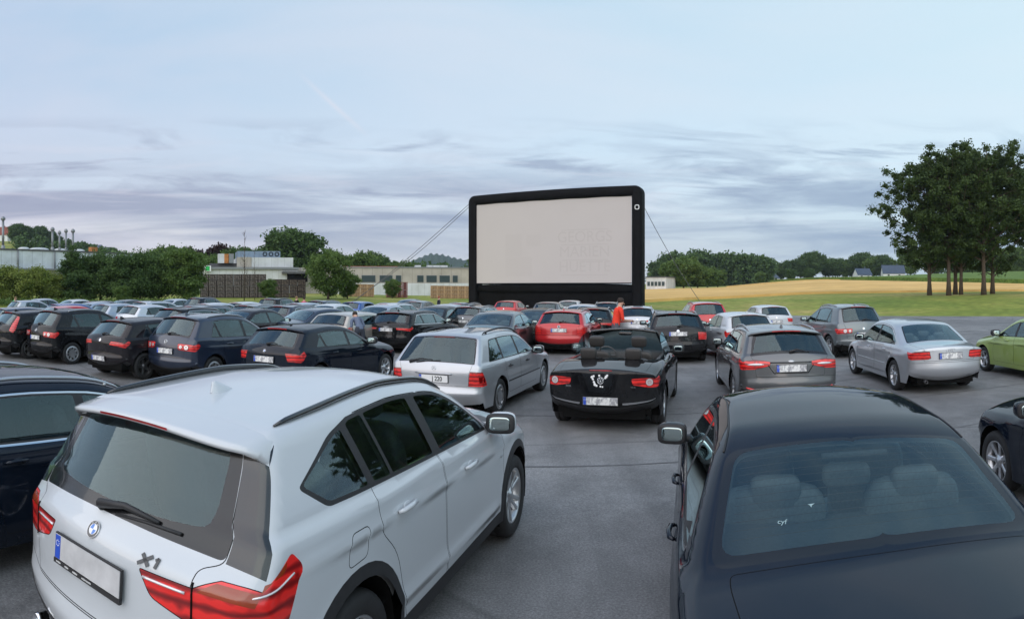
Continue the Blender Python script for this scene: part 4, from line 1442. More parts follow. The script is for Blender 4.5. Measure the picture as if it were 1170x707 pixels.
# ---- dark saloon in the foreground (rear three-quarter from the left)
def spec_saloon(fine=2, **kw):
    L = kw.get('L', 4.52)
    S = dict(name='saloon', L=L, hw=kw.get('hw', 0.905), wr=0.325, axles=(0.98, 0.98 + 2.76), fine=fine, arch_r=0.375, sill=0.22,
        prof=prof2(L, 0.66, (0.035, 0.985, .05), (0.66, 1.04, .10), (1.30, 1.385, .12), (1.50, 1.43, .10), (2.15, 1.478, .5), (2.78, 1.44, .45), (3.42, 1.02, .08), (4.15, 0.90, .30), 0.72, b=(0.2, 0.27), z2=0.5, x3=0.02),
        crown=[.14, .16, .17, .15, .10, .075, .075, .05, .045, .08, .15, .13, .26, .32, .28], rad=[.10, .14, .15, .12, .08, .08, .06, .075, .09, .06, .06, .10, .16, .18, .16],
        belt=[(0, 0.955), (1.2, 0.95), (3.4, 0.90), (4.6, 0.84)], tumble=23, shoulder=0.03, rear_plan=(1.3, 0.085),
        crease=[(0.3, 0.80, 4.0, 0.72, 0.014), (1.1, 0.36, 3.3, 0.33, 0.014)],
        wheel=kw.get('wheel', 'five'), mirror=(3.03, 1.0), mirror_size=1.0, handles=[(1.5, 0.845), (2.5, 0.82)], handle_paint=True,
        antenna=kw.get('antenna'), seat_x=(2.58, 1.72), seat_z=0.48, rear_headz=-0.14, middle_head=True, shelf=(1.12, 0.93, 0.6), seatmat=SEATG, glassdark=GLASS, cabin=(0.75, L - 1.2), lining_z=0.6, floor_z=0.42)
    if S['antenna'] is None: del S['antenna']
    S['side'] = std_side(dict(xb=2.12, xf=3.28, xc=1.12, rear=(0.98, 1.42), quarter=(1.22, 1.30, 0.25), trim=kw.get('trim', 'chrome'), m=0.055, rr=0.05, rz=None))
    S['top'] = std_top(dict(box=3, tg=(0.60, 0.60, 0.66), gw=(0.74, 0.635), fb=0.045, gk=(5.03, 5.98), gin=(0.08, 0.07), gr=0.09, valance=False,
                            tails=[[('0.72', 0.42), ('0.90', 0.40), ('0.93', 5), ('0.69', 5)]]))
    S['side_lights'] = [dict(k0='0.69', k1='0.93', pts=[(0.32, 0.72, .02), (0.40, 0.88, .02)])]
    def extra_dark(root, B, built):
        rw = built.get(('rw', 0), root)
        mb = MB()
        for k in np.linspace(5.22, 5.86, 11):
            w = float(np.interp(k, [5.0, 6.0], [0.66, 0.57]))
            mb.tube([B.frame(float(k), float(y)) @ Vector((0, 0, -0.004)) for y in np.linspace(-w, w, 15)], 0.0011, 0, 4, False)
        mb.build('heating_wires', HEAT, rw); bpy.data.objects['heating_wires']['kind'] = 'stuff'
        mb = MB(); mb.tube([B.frame(5.84, y) @ Vector((0, 0, -0.03)) for y in np.linspace(-0.17, 0.17, 7)], 0.022, 0, 8); mb.build('brake_light', SEATM, root)
        for s_ in (1, -1):
            mb = MB()
            ks = np.linspace(6.02, 9.4, 26)
            pts = []
            for k in ks:
                y = float(B.ys(k)[0]) * 0.965
                pts.append(B.frame(float(k), y * s_) @ Vector((0, 0, 0.0015)))
            mb.tube(pts, 0.0055, 0, 6); mb.build('roof_moulding', TRIM, root)
        M = B.frame(5.30, 0.42) @ Matrix.Translation((0, 0, 0.002))
        mb = MB(); text_into(mb, 'cyf', 0.036, M, 0, 0.0004); mb.build('sticker', STICK, rw)
        M = B.frame(5.40, 0.28) @ Matrix.Translation((0, 0, 0.002))
        mb = MB(); mb.prism([(-.016, .004), (.018, .010), (.003, -.001), (.001, -.014), (-.005, -.001)], 0, .0005, 0, M); mb.build('sticker', STICK, rw)
    if fine == 2: S['extra'] = extra_dark
    S.update(kw.get('over', {}))
    return S

# ---- silver four-ring style saloon
def spec_saloon_silver():
    return spec_saloon(1, L=4.58, wheel='multi', trim='frit', over=dict(
        name='saloon', badges=[((0.90,), 0.0, 'rings', 0.032)], plates=[dict(z=0.79, out=0.003)],
        mirror=(3.03, 0.97), tumble=20, handles=[(1.5, 0.84), (2.5, 0.82)], handle_paint=True, extra=silver_extra,
        top=std_top(dict(box=3, tg=(0.58, 0.58, 0.66), gw=(0.69, 0.57), fb=0.03, gk=(5.04, 5.97), gin=(0.05, 0.05), gr=0.06, valance=False,
                         tails=[[('0.73', 0.50), ('0.75', 0.43), ('0.90', 0.46), ('0.92', 5), ('0.73', 5)]])),
        side_lights=[dict(k0='0.73', k1='0.92', pts=[(0.26, 0.74, .02), (0.34, 0.88, .02)])]))
def silver_extra(root, B, built):
    mb = MB()
    mb.lathe([(0.035, 0.06), (0.035, -0.02), (0.028, -0.02), (0.028, 0.1)], 'X', 16, 0, (0.10, 0.52, 0.27))
    mb.build('exhaust', RIMDARK, root)
    for s_ in (1, -1):
        mb = MB()
        vs = [B.sframe(x, 0.53 - 0.0 * x, s_) @ Vector((0, 0, 0.004)) for x in np.linspace(1.45, 3.3, 14)]
        mb.tube(vs, 0.008, 0, 6); mb.build('rubbing_strip', PH, root)

# ---- open four-seat convertible
def spec_cabrio():
    L = 4.41
    S = dict(name='convertible', L=L, hw=0.895, wr=0.325, axles=(0.90, 3.48), fine=2, arch_r=0.375, sill=0.22,
        prof=prof2(L, 0.60, (0.015, 0.965, .05), (0.70, 1.035, .2), (1.20, 1.02, .2), (1.5, 0.985, .2), (2.1, 0.955, .3), (2.7, 0.955, .3), (3.15, 0.965, .08), (4.05, 0.87, .30), 0.70, b=(0.3, 0.24), z2=0.46, x3=0.0),
        crown=[.15, .17, .18, .15, .09, .06, .04, .03, .02, .03, .08, .13, .26, .32, .28], rad=[.10, .14, .15, .12, .08, .09, .06, .05, .05, .06, .06, .10, .16, .18, .16],
        belt=[(0, 0.97), (1.2, 0.95), (3.2, 0.93), (4.5, 0.85)], tumble=10, shoulder=0.01, rear_plan=(1.0, 0.085),
        crease=[(0.3, 0.80, 4.0, 0.72, 0.012)], wheel='multi', mirror=(2.78, 1.0), handles=[(1.95, 0.80)], seats=False,
        plates=[dict(z=0.50, out=0.003)], badges=[], cabin=(0.7, L - 1.2), lining_z=0.5, floor_z=0.35,
        discs=[(0.79, 0.72, 0.062)])
    S['side'] = lambda B: [dict(key='door_front', name='door', gap=True, mat='paint', r=0.04, poly=[(1.72, 0.30), (3.02, 0.30), (3.06, 0.6), (2.98, 1.2), (1.62, 1.2), (1.62, 0.75)])]
    S['holes'] = ['cabin']
    S['top'] = [
        dict(key='bumper_r', name='bumper', poly=[(-0.2, 0), ('0.555', 0), ('0.555', 0.60), ('0.62', 0.72), ('0.66', 5), (-0.2, 5)], mat='paint', gap=True, whole=True),
        dict(key='valance', name='bumper_insert', poly=[(-0.2, 0), (1.3, 0), (1.3, 0.5), (1.0, 5), (-0.2, 5)], mat='trim', whole=True),
        dict(key='strip', name='bumper_strip', poly=[('0.425', 0), ('0.425', 5), ('0.46', 5), ('0.46', 0)], mat='satin', whole=True),
        dict(key='recess', name='plate_recess', poly=[('0.425', 0), ('0.425', 0.33), ('0.57', 0.29), ('0.57', 0)], mat='paint', whole=True, gap=0.005),
        dict(key='boot_lid', name='boot_lid', poly=[('0.60', 0), ('0.60', 0.42, .05), ('0.70', 0.50), (3.9, 0.52), (4.2, 0.66), (5.6, 0.70), (5.6, 0)], mat='paint', gap=True, whole=True, r=0.03),
        dict(key='cabin', name='cabin', poly=[(5.75, -1), (5.75, 0.64), (6.5, 0.70), (9.85, 0.69), (9.85, -1)], mat='trim', whole=True, r=0.06),
        dict(key='bonnet', name='bonnet', poly=[(10.1, 0), (10.1, 0.66), (11.2, 0.6), (11.5, 0.4), (11.5, 0)], mat='paint', gap=True, whole=True, r=0.03),
        dict(key='tail', name='tail_light', poly=[('0.74', 0.47, .03), ('0.84', 0.45, .03), ('0.865', 0.7, 0), ('0.865', 5), ('0.70', 5), ('0.70', 0.70, .0)], mat='red', gap=0.006),
        dict(key='head', name='headlight', poly=[(11.55, 0.42), (11.95, 0.40), (12.0, 5), (11.2, 5)], mat='white', split=True)]
    S['side_lights'] = [dict(k0='0.70', k1='0.865', pts=[(0.22, 0.71, .02), (0.36, 0.80, .03), (0.30, 0.86, .02)])]
    def extra(root, B, built):
        # cockpit tub, seats, rear bulkhead
        mb = MB()
        for s_ in (1, -1): mb.box((2.0, 0.70 * s_, 0.66), (2.3, 0.05, 0.6))
        mb.box((0.82, 0, 0.68), (0.06, 1.4, 0.6))
        mb.box((2.0, 0, 0.37), (2.4, 1.5, 0.04))
        mb.superq((2.98, 0, 0.86), (0.45, 1.42, 0.22), 0.4)
        mb.superq((2.2, 0, 0.5), (1.2, 0.22, 0.3), 0.4)
        mb.build('cockpit_lining', LINING, root)
        for yy in (0.37, -0.37):
            seat(root, 1.95, yy, 0.46, SEATL, recl=14, headz=0.05)
            seat(root, 1.24, yy, 0.40, SEATL, wid=0.55, recl=10, headz=-0.03)
        pts = [Vector((0.0, 0.185 * math.cos(a), 0.185 * math.sin(a))) for a in np.linspace(0, 2 * math.pi, 21)]
        Mr = Matrix.Translation((2.58, 0.37, 0.90)) @ Matrix.Rotation(R(-22), 4, 'Y')
        mb = MB(); mb.tube([Mr @ p for p in pts], 0.015, 0, 6, False)
        for a in (0, math.pi, -math.pi / 2): mb.tube([Mr @ Vector((0, 0, 0)), Mr @ Vector((0, 0.18 * math.cos(a), 0.18 * math.sin(a)))], 0.018, 0, 6)
        mb.build('steering_wheel', LINING, root)
        # windscreen with frame
        def wp(y, t):
            # t 0 at the base, 1 at the header
            x = 3.12 - 0.72 * t - 0.16 * (y / 0.68) ** 2 * (1 - 0.4 * t)
            z = 0.955 + 0.455 * t - 0.03 * (y / 0.6) ** 2 * t
            return Vector((x, y * (1 - 0.14 * t), z))
        ys = np.linspace(-0.70, 0.70, 15)
        mb = MB()
        vs = [wp(y, t) for t in np.linspace(0, 1, 6) for y in ys]
        mb.add(vs, [(j * 15 + i, j * 15 + i + 1, (j + 1) * 15 + i + 1, (j + 1) * 15 + i) for j in range(5) for i in range(14)])
        mb.build('windscreen', GLASS, root)
        mb = MB()
        mb.tube([wp(-0.70, t) for t in np.linspace(-0.02, 1, 8)] + [wp(y, 1.0) for y in ys[1:-1]] + [wp(0.70, t) for t in np.linspace(1, -0.02, 8)], 0.024, 0, 8)
        fr = mb.build('windscreen_frame', GLOSSBLK, root)
        mb = MB(); mb.superq((2.47, 0, 1.325), (0.03, 0.26, 0.07), 0.5)
        mb.build('inner_mirror', GLOSSBLK, fr)
        # raised front side windows
        for s_ in (1, -1):
            mb = MB()
            def sp(x, t):
                z0 = 0.965; zt = float(np.interp(x, [1.75, 1.95, 2.5, 3.0], [1.22, 1.33, 1.37, 1.0]))
                return Vector((x, (0.80 - 0.11 * (z0 + (zt - z0) * t - z0) / 0.4) * s_, z0 + (zt - z0) * t))
            xs = np.linspace(1.78, 2.98, 12)
            vs = [sp(x, t) for t in (0, 0.5, 1) for x in xs]
            mb.add(vs, [(j * 12 + i, j * 12 + i + 1, (j + 1) * 12 + i + 1, (j + 1) * 12 + i) for j in range(2) for i in range(11)])
            mb.build('window', GLASS, built.get(('door_front', s_), root))
        # maker's badge with white stickers round it, high brake light, letters
        M = B.frame(float(B.kz(0.80)), 0.0)
        ring_badge(root, M, 'vw', 0.052)
        mb = MB()
        for (dx, dy, r) in ((-0.13, 0.05, .02), (-0.105, 0.065, .017), (-0.115, 0.02, .016), (-0.10, -0.02, .017), (-0.085, -0.06, .02), (-0.06, -0.075, .017), (-0.09, -0.04, .014),
                            (0.085, 0.06, .02), (0.10, 0.08, .016), (0.07, 0.04, .014), (-0.02, 0.075, .016), (0.0, -0.085, .014), (0.03, -0.09, .012)):
            mb = MB(); mb.lathe([(r, 0.004), (0, 0.0055)], 'Z', 12, 0, (dx, dy, 0)); mb.xform(M); mb.build('sticker', WHITE, root)
        mb = MB()
        for y in np.linspace(-0.2, 0.2, 12):
            mb.box((0, 0, 0), (0.001, 0.001, 0.001))
        M2 = [B.frame(4.0 - 0.05, y) for y in np.linspace(-0.17, 0.17, 7)]
        mb = MB(); mb.tube([m @ Vector((0, 0, 0.002)) for m in M2], 0.008, 0, 6); mb.build('brake_light', RED, root)
        mb = MB()
        for y, t in ((0.50, 'EOS'), (-0.48, 'TDI')):
            text_into(mb, t, 0.036, B.frame(float(B.kz(0.705)), y) @ Matrix.Translation((0, 0, 0.002)), 0, 0.001, 0.001, 1.3)
        mb.build('model_lettering', CHROME, root)
        mb = MB()
        for y in (0.33, -0.33):
            mb.tube([B.frame(5.35, yy) @ Vector((0, 0, 0.001)) for yy in np.linspace(y - 0.2, y + 0.2, 6)], 0.012, 0, 6)
        mb.build('roof_hinge_cover', GAP, root)
    S['extra'] = extra
    return S

# ---- older silver estate
def spec_estate_old():
    L = 4.52
    S = dict(name='estate_car', L=L, hw=0.86, wr=0.315, axles=(0.93, 3.62), fine=2, arch_r=0.36, sill=0.22,
        prof=prof2(L, 0.585, (0.035, 0.80, .05), (0.07, 0.955, .03), (0.48, 1.375, .03), (0.60, 1.415, .08), (1.60, 1.44, .6), (2.40, 1.40, .40), (3.17, 0.99, .08), (4.2, 0.86, .25), 0.66, b=(0.16, 0.25), z2=0.45, x3=0.06),
        crown=[.08, .09, .10, .08, .06, .055, .05, .045, .04, .06, .12, .10, .18, .22, .2], rad=[.08, .12, .13, .09, .08, .05, .05, .07, .09, .05, .06, .10, .14, .16, .14],
        belt=[(0, 0.93), (1.0, 0.925), (3.2, 0.90), (4.6, 0.84)], tumble=20, shoulder=0.02, rear_plan=(0.9, 0.05), flare=0.01,
        crease=[(0.4, 0.545, 3.9, 0.545, 0.01)], wheel='cap', mirror=(2.86, 0.93), handles=[(1.42, 0.80), (2.4, 0.79)], handle_paint=False, handle_len=0.17,
        rails=(0.75, 2.55, 0.93, 0.045, TRIM), wiper=(4.93, 0.45, 5.10, -0.10), seat_x=(2.2, 1.3), seat_z=0.52,
        plates=[dict(z=0.70, text='    J 220', y=0.0, strip=True)], badges=[((0.865,), 0.0, 'star', 0.036)])
    S['side'] = std_side(dict(xb=2.02, xf=3.05, xc=1.18, rear=(0.50, 0.78), quarter=(1.12, 1.20, 0.0), m=0.055, rr=0.06,
        more=[dict(key='strip', name='rubbing_strip', poly=[(1.32, 0.515), (3.25, 0.515), (3.25, 0.545), (1.32, 0.545)], mat='trim', r=0.01)]))
    S['top'] = std_top(dict(box=2, tg=(0.60, 0.615, 0.66, 0.60), gw=(0.70, 0.585), fb=0.02, gk=(5.02, 5.98), gin=(0.03, 0.06), gr=0.03, valance=False, zb=2.95,
                       tails=[[(3.05, 0.60), (3.7, 0.615), ('0.84', 0.63), ('0.84', 5), (3.05, 5)]]))
    S['side_lights'] = [dict(k0=3.05, k1='0.84', pts=[(0.31, 0.60, .015), (0.26, 0.70, .05), (0.16, 0.83, .02)])]
    def extra(root, B, built):
        mb = MB(); mb.tube([B.frame(float(B.kz(0.785)), y) @ Vector((0, 0, 0.012)) for y in np.linspace(-0.33, 0.33, 9)], 0.014, 0, 8)
        mb.build('boot_handle', SATIN, root)
        for s_ in (1, -1):
            par = built.get(('tail', s_), root)
            mb = MB()
            for z0, z1 in ((0.655, 0.745),):
                vs = [B.sframe(x, z, s_) @ Vector((0, 0, 0.003)) for z in (z0, z1) for x in (0.09, 0.15, 0.20, 0.255 if z == z0 else 0.215)]
                mb.add(vs, [(i, i + 1, i + 5, i + 4) for i in range(3)], 0)
            mb.build('smoked_lens', REDDARK, par)
        mb = MB(); mb.tube([B.frame(5.93, y) @ Vector((0, 0, 0.003)) for y in np.linspace(-0.2, 0.2, 7)], 0.010, 0, 6)
        mb.build('brake_light', REDDARK, root)
    S['extra'] = extra
    return S

# ---- modern estate; styled by arguments
def spec_estate(fine=1, L=4.80, H=1.47, hw=0.905, lamps='slant', trim='chrome', rails=True, over={}, name='estate_car', wheel='multi', glass='gdark', spoiler=True):
    dz = H - 1.47
    S = dict(name=name, L=L, hw=hw, wr=0.33, axles=(L * 0.21, L * 0.21 + 2.80 * L / 4.8), fine=fine, arch_r=0.385, sill=0.23,
        prof=prof2(L, 0.66, (0.05, 0.93, .08), (0.12, 1.04 + dz * .4, .05), (0.52, 1.405 + dz, .03), (0.66, 1.445 + dz, .08), (1.70, 1.475 + dz, .6), (2.62, 1.43 + dz, .45), (3.50 * L / 4.8, 1.03 + dz * .4, .08), (L - 0.38, 0.90, .28), 0.72),
        crown=[.14, .16, .17, .15, .13, .11, .08, .06, .045, .08, .15, .13, .26, .32, .28], rad=[.10, .14, .15, .12, .10, .06, .06, .075, .09, .06, .06, .10, .16, .18, .16],
        belt=[(0, 1.0 + dz * .4), (1.0, 0.985 + dz * .4), (3.4, 0.92 + dz * .4), (4.9, 0.86)], tumble=21, shoulder=0.03, rear_plan=(1.1, 0.08),
        crease=[(0.4, 0.86, L - 1.0, 0.76, 0.014)], wheel=wheel, mirror=(L * 0.655, 1.0 + dz * .4), handles=[(1.55, 0.87 + dz * .4), (2.65, 0.85 + dz * .4)],
        wiper=(5.08, 0.0, 5.13, -0.34), antenna=(0.95, 'fin'), seat_x=(2.45, 1.5), seat_z=0.54 + dz * .5, plates=[dict(z=0.80, out=0.003)],
        badges=[((0.935,), 0.0, 'disc', 0.04)])
    if rails: S['rails'] = (0.85, 2.75, 0.93, 0.03, SATIN)
    if fine == 0:
        for k in ('wiper', 'handles', 'antenna'): S.pop(k, None)
    k = L / 4.8
    S['side'] = std_side(dict(xb=2.26 * k, xf=3.38 * k, xc=1.28 * k, rear=(0.55, 0.92), rz=None, quarter=(1.20 * k, 1.30 * k, 0.08), m=0.05, rr=0.05, trim=trim, rglass=glass))
    tails = {'slant': [[('0.86', 0.36, .03), ('0.93', 0.36, .01), ('0.985', 0.62), ('0.985', 5), ('0.80', 5), ('0.80', 0.62)]],
             'wide': [[('0.82', 0.40), ('0.90', 0.36), ('0.93', 5), ('0.80', 5)]],
             'block': [[('0.72', 0.60), ('0.95', 0.58), ('0.97', 5), ('0.72', 5)]],
             'round': [[('0.76', 0.48, .04), ('0.90', 0.46, .04), ('0.92', 5), ('0.76', 5)]]}[lamps]
    zr = {'slant': ('0.80', '0.985'), 'wide': ('0.80', '0.93'), 'block': ('0.72', '0.97'), 'round': ('0.76', '0.92')}[lamps]
    S['top'] = std_top(dict(box=2, tg=(0.60, 0.62, 0.68, 0.60), gw=(0.70, 0.585), fb=0.06, gk=(5.04, 5.97), gin=(0.13, 0.06), gr=0.05, vw=0.6, tails=tails, glass=glass))
    a, b = float(zr[0]), float(zr[1])
    S['side_lights'] = [dict(k0=zr[0], k1=zr[1], pts=[(0.30, a + 0.01, .02), (0.42, (a + b) / 2 + 0.02, .03), (0.34, b - 0.005, .02)])]
    if spoiler: S['spoiler'] = dict(k=7.0, k1=5.97, reach=0.09, drop=0.012, t=0.018)
    if lamps == 'round': S['discs'] = [(0.84, 0.60, 0.05), (0.84, 0.75, 0.055)]
    S.update(over)
    return S

def mondeo_extra(root, B, built):
    # dark band joining the lamps, hexagonal plate recess outline, white cores in the lamps, red reflectors
    mb = MB()
    mb.tube([B.frame(float(B.kz(0.905 + 0.02 * abs(y))), y) @ Vector((0, 0, 0.001)) for y in np.linspace(-0.36, 0.36, 13)], 0.016, 0, 6)
    mb.build('tailgate_band', GLOSSBLK, root)
    mb = MB()
    out = [(-0.40, 0.87), (-0.30, 0.73), (0.30, 0.73), (0.40, 0.87)]
    pts = []
    for i in range(3):
        for t in np.linspace(0, 1, 6): pts.append((out[i][0] + (out[i + 1][0] - out[i][0]) * t, out[i][1] + (out[i + 1][1] - out[i][1]) * t))
    mb.tube([B.frame(float(B.kz(z)), y) @ Vector((0, 0, 0.0)) for y, z in pts], 0.007, 0, 6)
    mb.build('plate_surround', GAP, root)
    for s_ in (1, -1):
        par = built.get(('tail', s_), root)
        mb = MB()
        mb.tube([B.frame(float(B.kz(0.885 + 0.05 * (y - 0.45))), y * s_) @ Vector((0, 0, 0.0)) for y in np.linspace(0.47, 0.74, 8)], [0.008, .016, .022, .024, .024, .02, .016, .008], 0, 8)
        mb.build('reversing_lens', WHITELENS, par)
        mb = MB(); mb.tube([B.frame(float(B.kz(0.40)), y * s_) @ Vector((0, 0, 0.003)) for y in np.linspace(0.62, 0.76, 5)], 0.014, 0, 6)
        mb.build('reflector', RED, root)
    mb = MB(); mb.tube([B.frame(6.03, y) @ Vector((0, 0, 0.001)) for y in np.linspace(-0.2, 0.2, 7)], 0.008, 0, 6)

# ---- hatchbacks
def spec_hatch(fine=1, L=4.20, H=1.46, hw=0.875, lamps='block', trim='frit', doors=4, over={}, name='hatchback', wheel='five', rimmat=None, tall=0.0, glass='gdark', spoiler=True, slope=0.0):
    dz = H - 1.46
    S = dict(name=name, L=L, hw=hw, wr=0.32, axles=(0.78, 0.78 + 2.57 * L / 4.2), fine=fine, arch_r=0.37, sill=0.22, rimmat=rimmat,
        prof=prof2(L, 0.62, (0.045, 0.92, .08), (0.12, 1.03 + dz * .5, .06), (0.48 + slope, 1.375 + dz, .03), (0.62 + slope, 1.425 + dz, .08), (1.45, 1.46 + dz, .6), (2.10, 1.43 + dz, .40), (2.98 * L / 4.2, 1.02 + dz * .5, .08), (L - 0.36, 0.90, .28), 0.72),
        crown=[.14, .16, .17, .15, .13, .11, .08, .06, .045, .08, .15, .13, .26, .32, .28], rad=[.10, .14, .15, .12, .10, .07, .06, .075, .09, .06, .06, .10, .16, .18, .16],
        belt=[(0, 1.0 + dz * .5), (1.0, 0.975 + dz * .5), (2.9, 0.91 + dz * .5), (4.3, 0.86)], tumble=20, shoulder=0.03, rear_plan=(1.0, 0.075),
        crease=[(0.4, 0.84, L - 1.0, 0.76, 0.014)], wheel=wheel, mirror=(2.66 * L / 4.2, 1.0 + dz * .5), handles=[(1.28, 0.86 + dz * .4), (2.2, 0.84 + dz * .4)] if doors == 4 else [(1.75, 0.85)],
        wiper=(5.10, 0.0, 5.15, -0.34), antenna=(0.75 + slope, 'fin'), seat_x=(1.98, 1.12), seat_z=0.54 + dz * .5, plates=[dict(z=0.76 if lamps != 'low' else 0.5, out=0.003)],
        badges=[((0.93,), 0.0, 'disc', 0.045)])
    if fine == 0:
        for k in ('wiper', 'handles', 'antenna'): S.pop(k, None)
    k = L / 4.2
    xb = 1.88 * k if doors == 4 else 1.62 * k
    S['side'] = std_side(dict(xb=xb, xf=2.82 * k, xc=1.06 * k, rear=(0.72 + slope, 0.95 + slope) if doors == 4 else (0.85, 1.0), quarter=((1.00 * k + slope * .5, 1.07 * k + slope * .5, 0.12) if doors == 4 else None), m=0.05, rr=0.05, trim=trim, doors=doors, rglass=glass))
    tails = {'block': [[('0.74', 0.56), ('0.92', 0.50), ('0.95', 5), ('0.74', 5)]],
             'wide': [[('0.84', 0.36, .03), ('0.93', 0.40, .03), ('0.95', 5), ('0.80', 5)]],
             'round': [[('0.80', 0.40, .04), ('0.955', 0.38, .04), ('0.965', 5), ('0.79', 5)]],
             'tallpost': [[('0.90', 0.66), (5.9, 0.57), (5.9, 5), ('0.86', 5)]]}[lamps]
    zr = {'block': ('0.74', '0.95'), 'wide': ('0.80', '0.95'), 'round': ('0.79', '0.965'), 'tallpost': ('0.86', 5.9)}[lamps]
    S['top'] = std_top(dict(box=2, tg=(0.56, 0.58, 0.64, 0.57), gw=(0.66 if lamps != 'tallpost' else 0.60, 0.565 if lamps != 'tallpost' else 0.52), fb=0.045, gk=(5.04, 5.97), gin=(0.10, 0.06), gr=0.07, vw=0.6, tails=tails, glass=glass))
    if lamps == 'tallpost':
        S['side_lights'] = [dict(k0=zr[0], k1=zr[1], pts=[(0.26, 0.90, .02), (0.55 + slope, 1.33 + dz, .01)])]
    else:
        a, b = float(zr[0]), float(zr[1])
        S['side_lights'] = [dict(k0=zr[0], k1=zr[1], pts=[(0.26, a + 0.01, .02), (0.36, (a + b) / 2 + 0.02, .03), (0.30, b - 0.005, .02)])]
    if lamps == 'round': S['discs'] = [(0.875, 0.47, 0.045), (0.875, 0.62, 0.062)]
    if spoiler: S['spoiler'] = dict(k=7.0, k1=5.97, reach=0.07, drop=0.012, t=0.018)
    S.update(over)
    return S
# ------------------------------------------------------------------ ground
def lot_z(x, y): return -SLOPE * max(0.0, y)
def px2w(px, r):
    a = (px - 585.0) / F
    return r * math.sin(a), r * math.cos(a)
_P = [-1300, 0, 150, 300, 450, 560, 640, 740, 800, 870, 950, 1050, 1170, 1300, 2500]
_RR = [0, 45, 56, 70, 85, 110, 150, 220, 320, 450, 700, 1200, 2500, 6000]
_H = {   # ground height above the lot datum by bearing (column) and distance
 0:    [0, -.18, -.10, .25, .60, 1.2, 3, 8, 20, 36, 52, 60, 70, 70],
 300:  [0, -.18, -.10, .25, .60, 1.0, 1.5, 3, 5, 7, 10, 14, 20, 25],
 560:  [0, -.18, -.22, -.1, .15, .4, .8, 1.5, 2.2, 3, 4, 6, 12, 20],
 640:  [0, -.18, -.22, -.2, .05, .3, .6, 1.0, 1.6, 2.4, 4, 6, 12, 20],
 800:  [0, -.18, -.22, -.1, .35, .75, 1.3, 2.0, 2.6, 3.2, 6, 12, 20, 20],
 950:  [0, -.18, -.15, .40, .95, 1.3, 2.6, 4.6, 6.4, 8.5, 12, 20, 30, 30],
 1170: [0, -.18, -.10, .70, 1.35, 1.5, 2.4, 4.9, 9.4, 12, 16, 22, 30, 30],
}
def gz(x, y):
    r = math.hypot(x, y)
    px = 585.0 + F * math.atan2(x, y)
    ks = sorted(_H)
    px = min(max(px, ks[0]), ks[-1])
    for a, b in zip(ks, ks[1:]):
        if a <= px <= b:
            t = (px - a) / (b - a); t = t * t * (3 - 2 * t)
            ha = float(np.interp(r, _RR, _H[a])); hb = float(np.interp(r, _RR, _H[b]))
            h = ha + (hb - ha) * t; break
    w = min(1, max(0, (r - 40) / 12))
    return lot_z(x, y) * (1 - w) + h * w if r > 40 else lot_z(x, y)

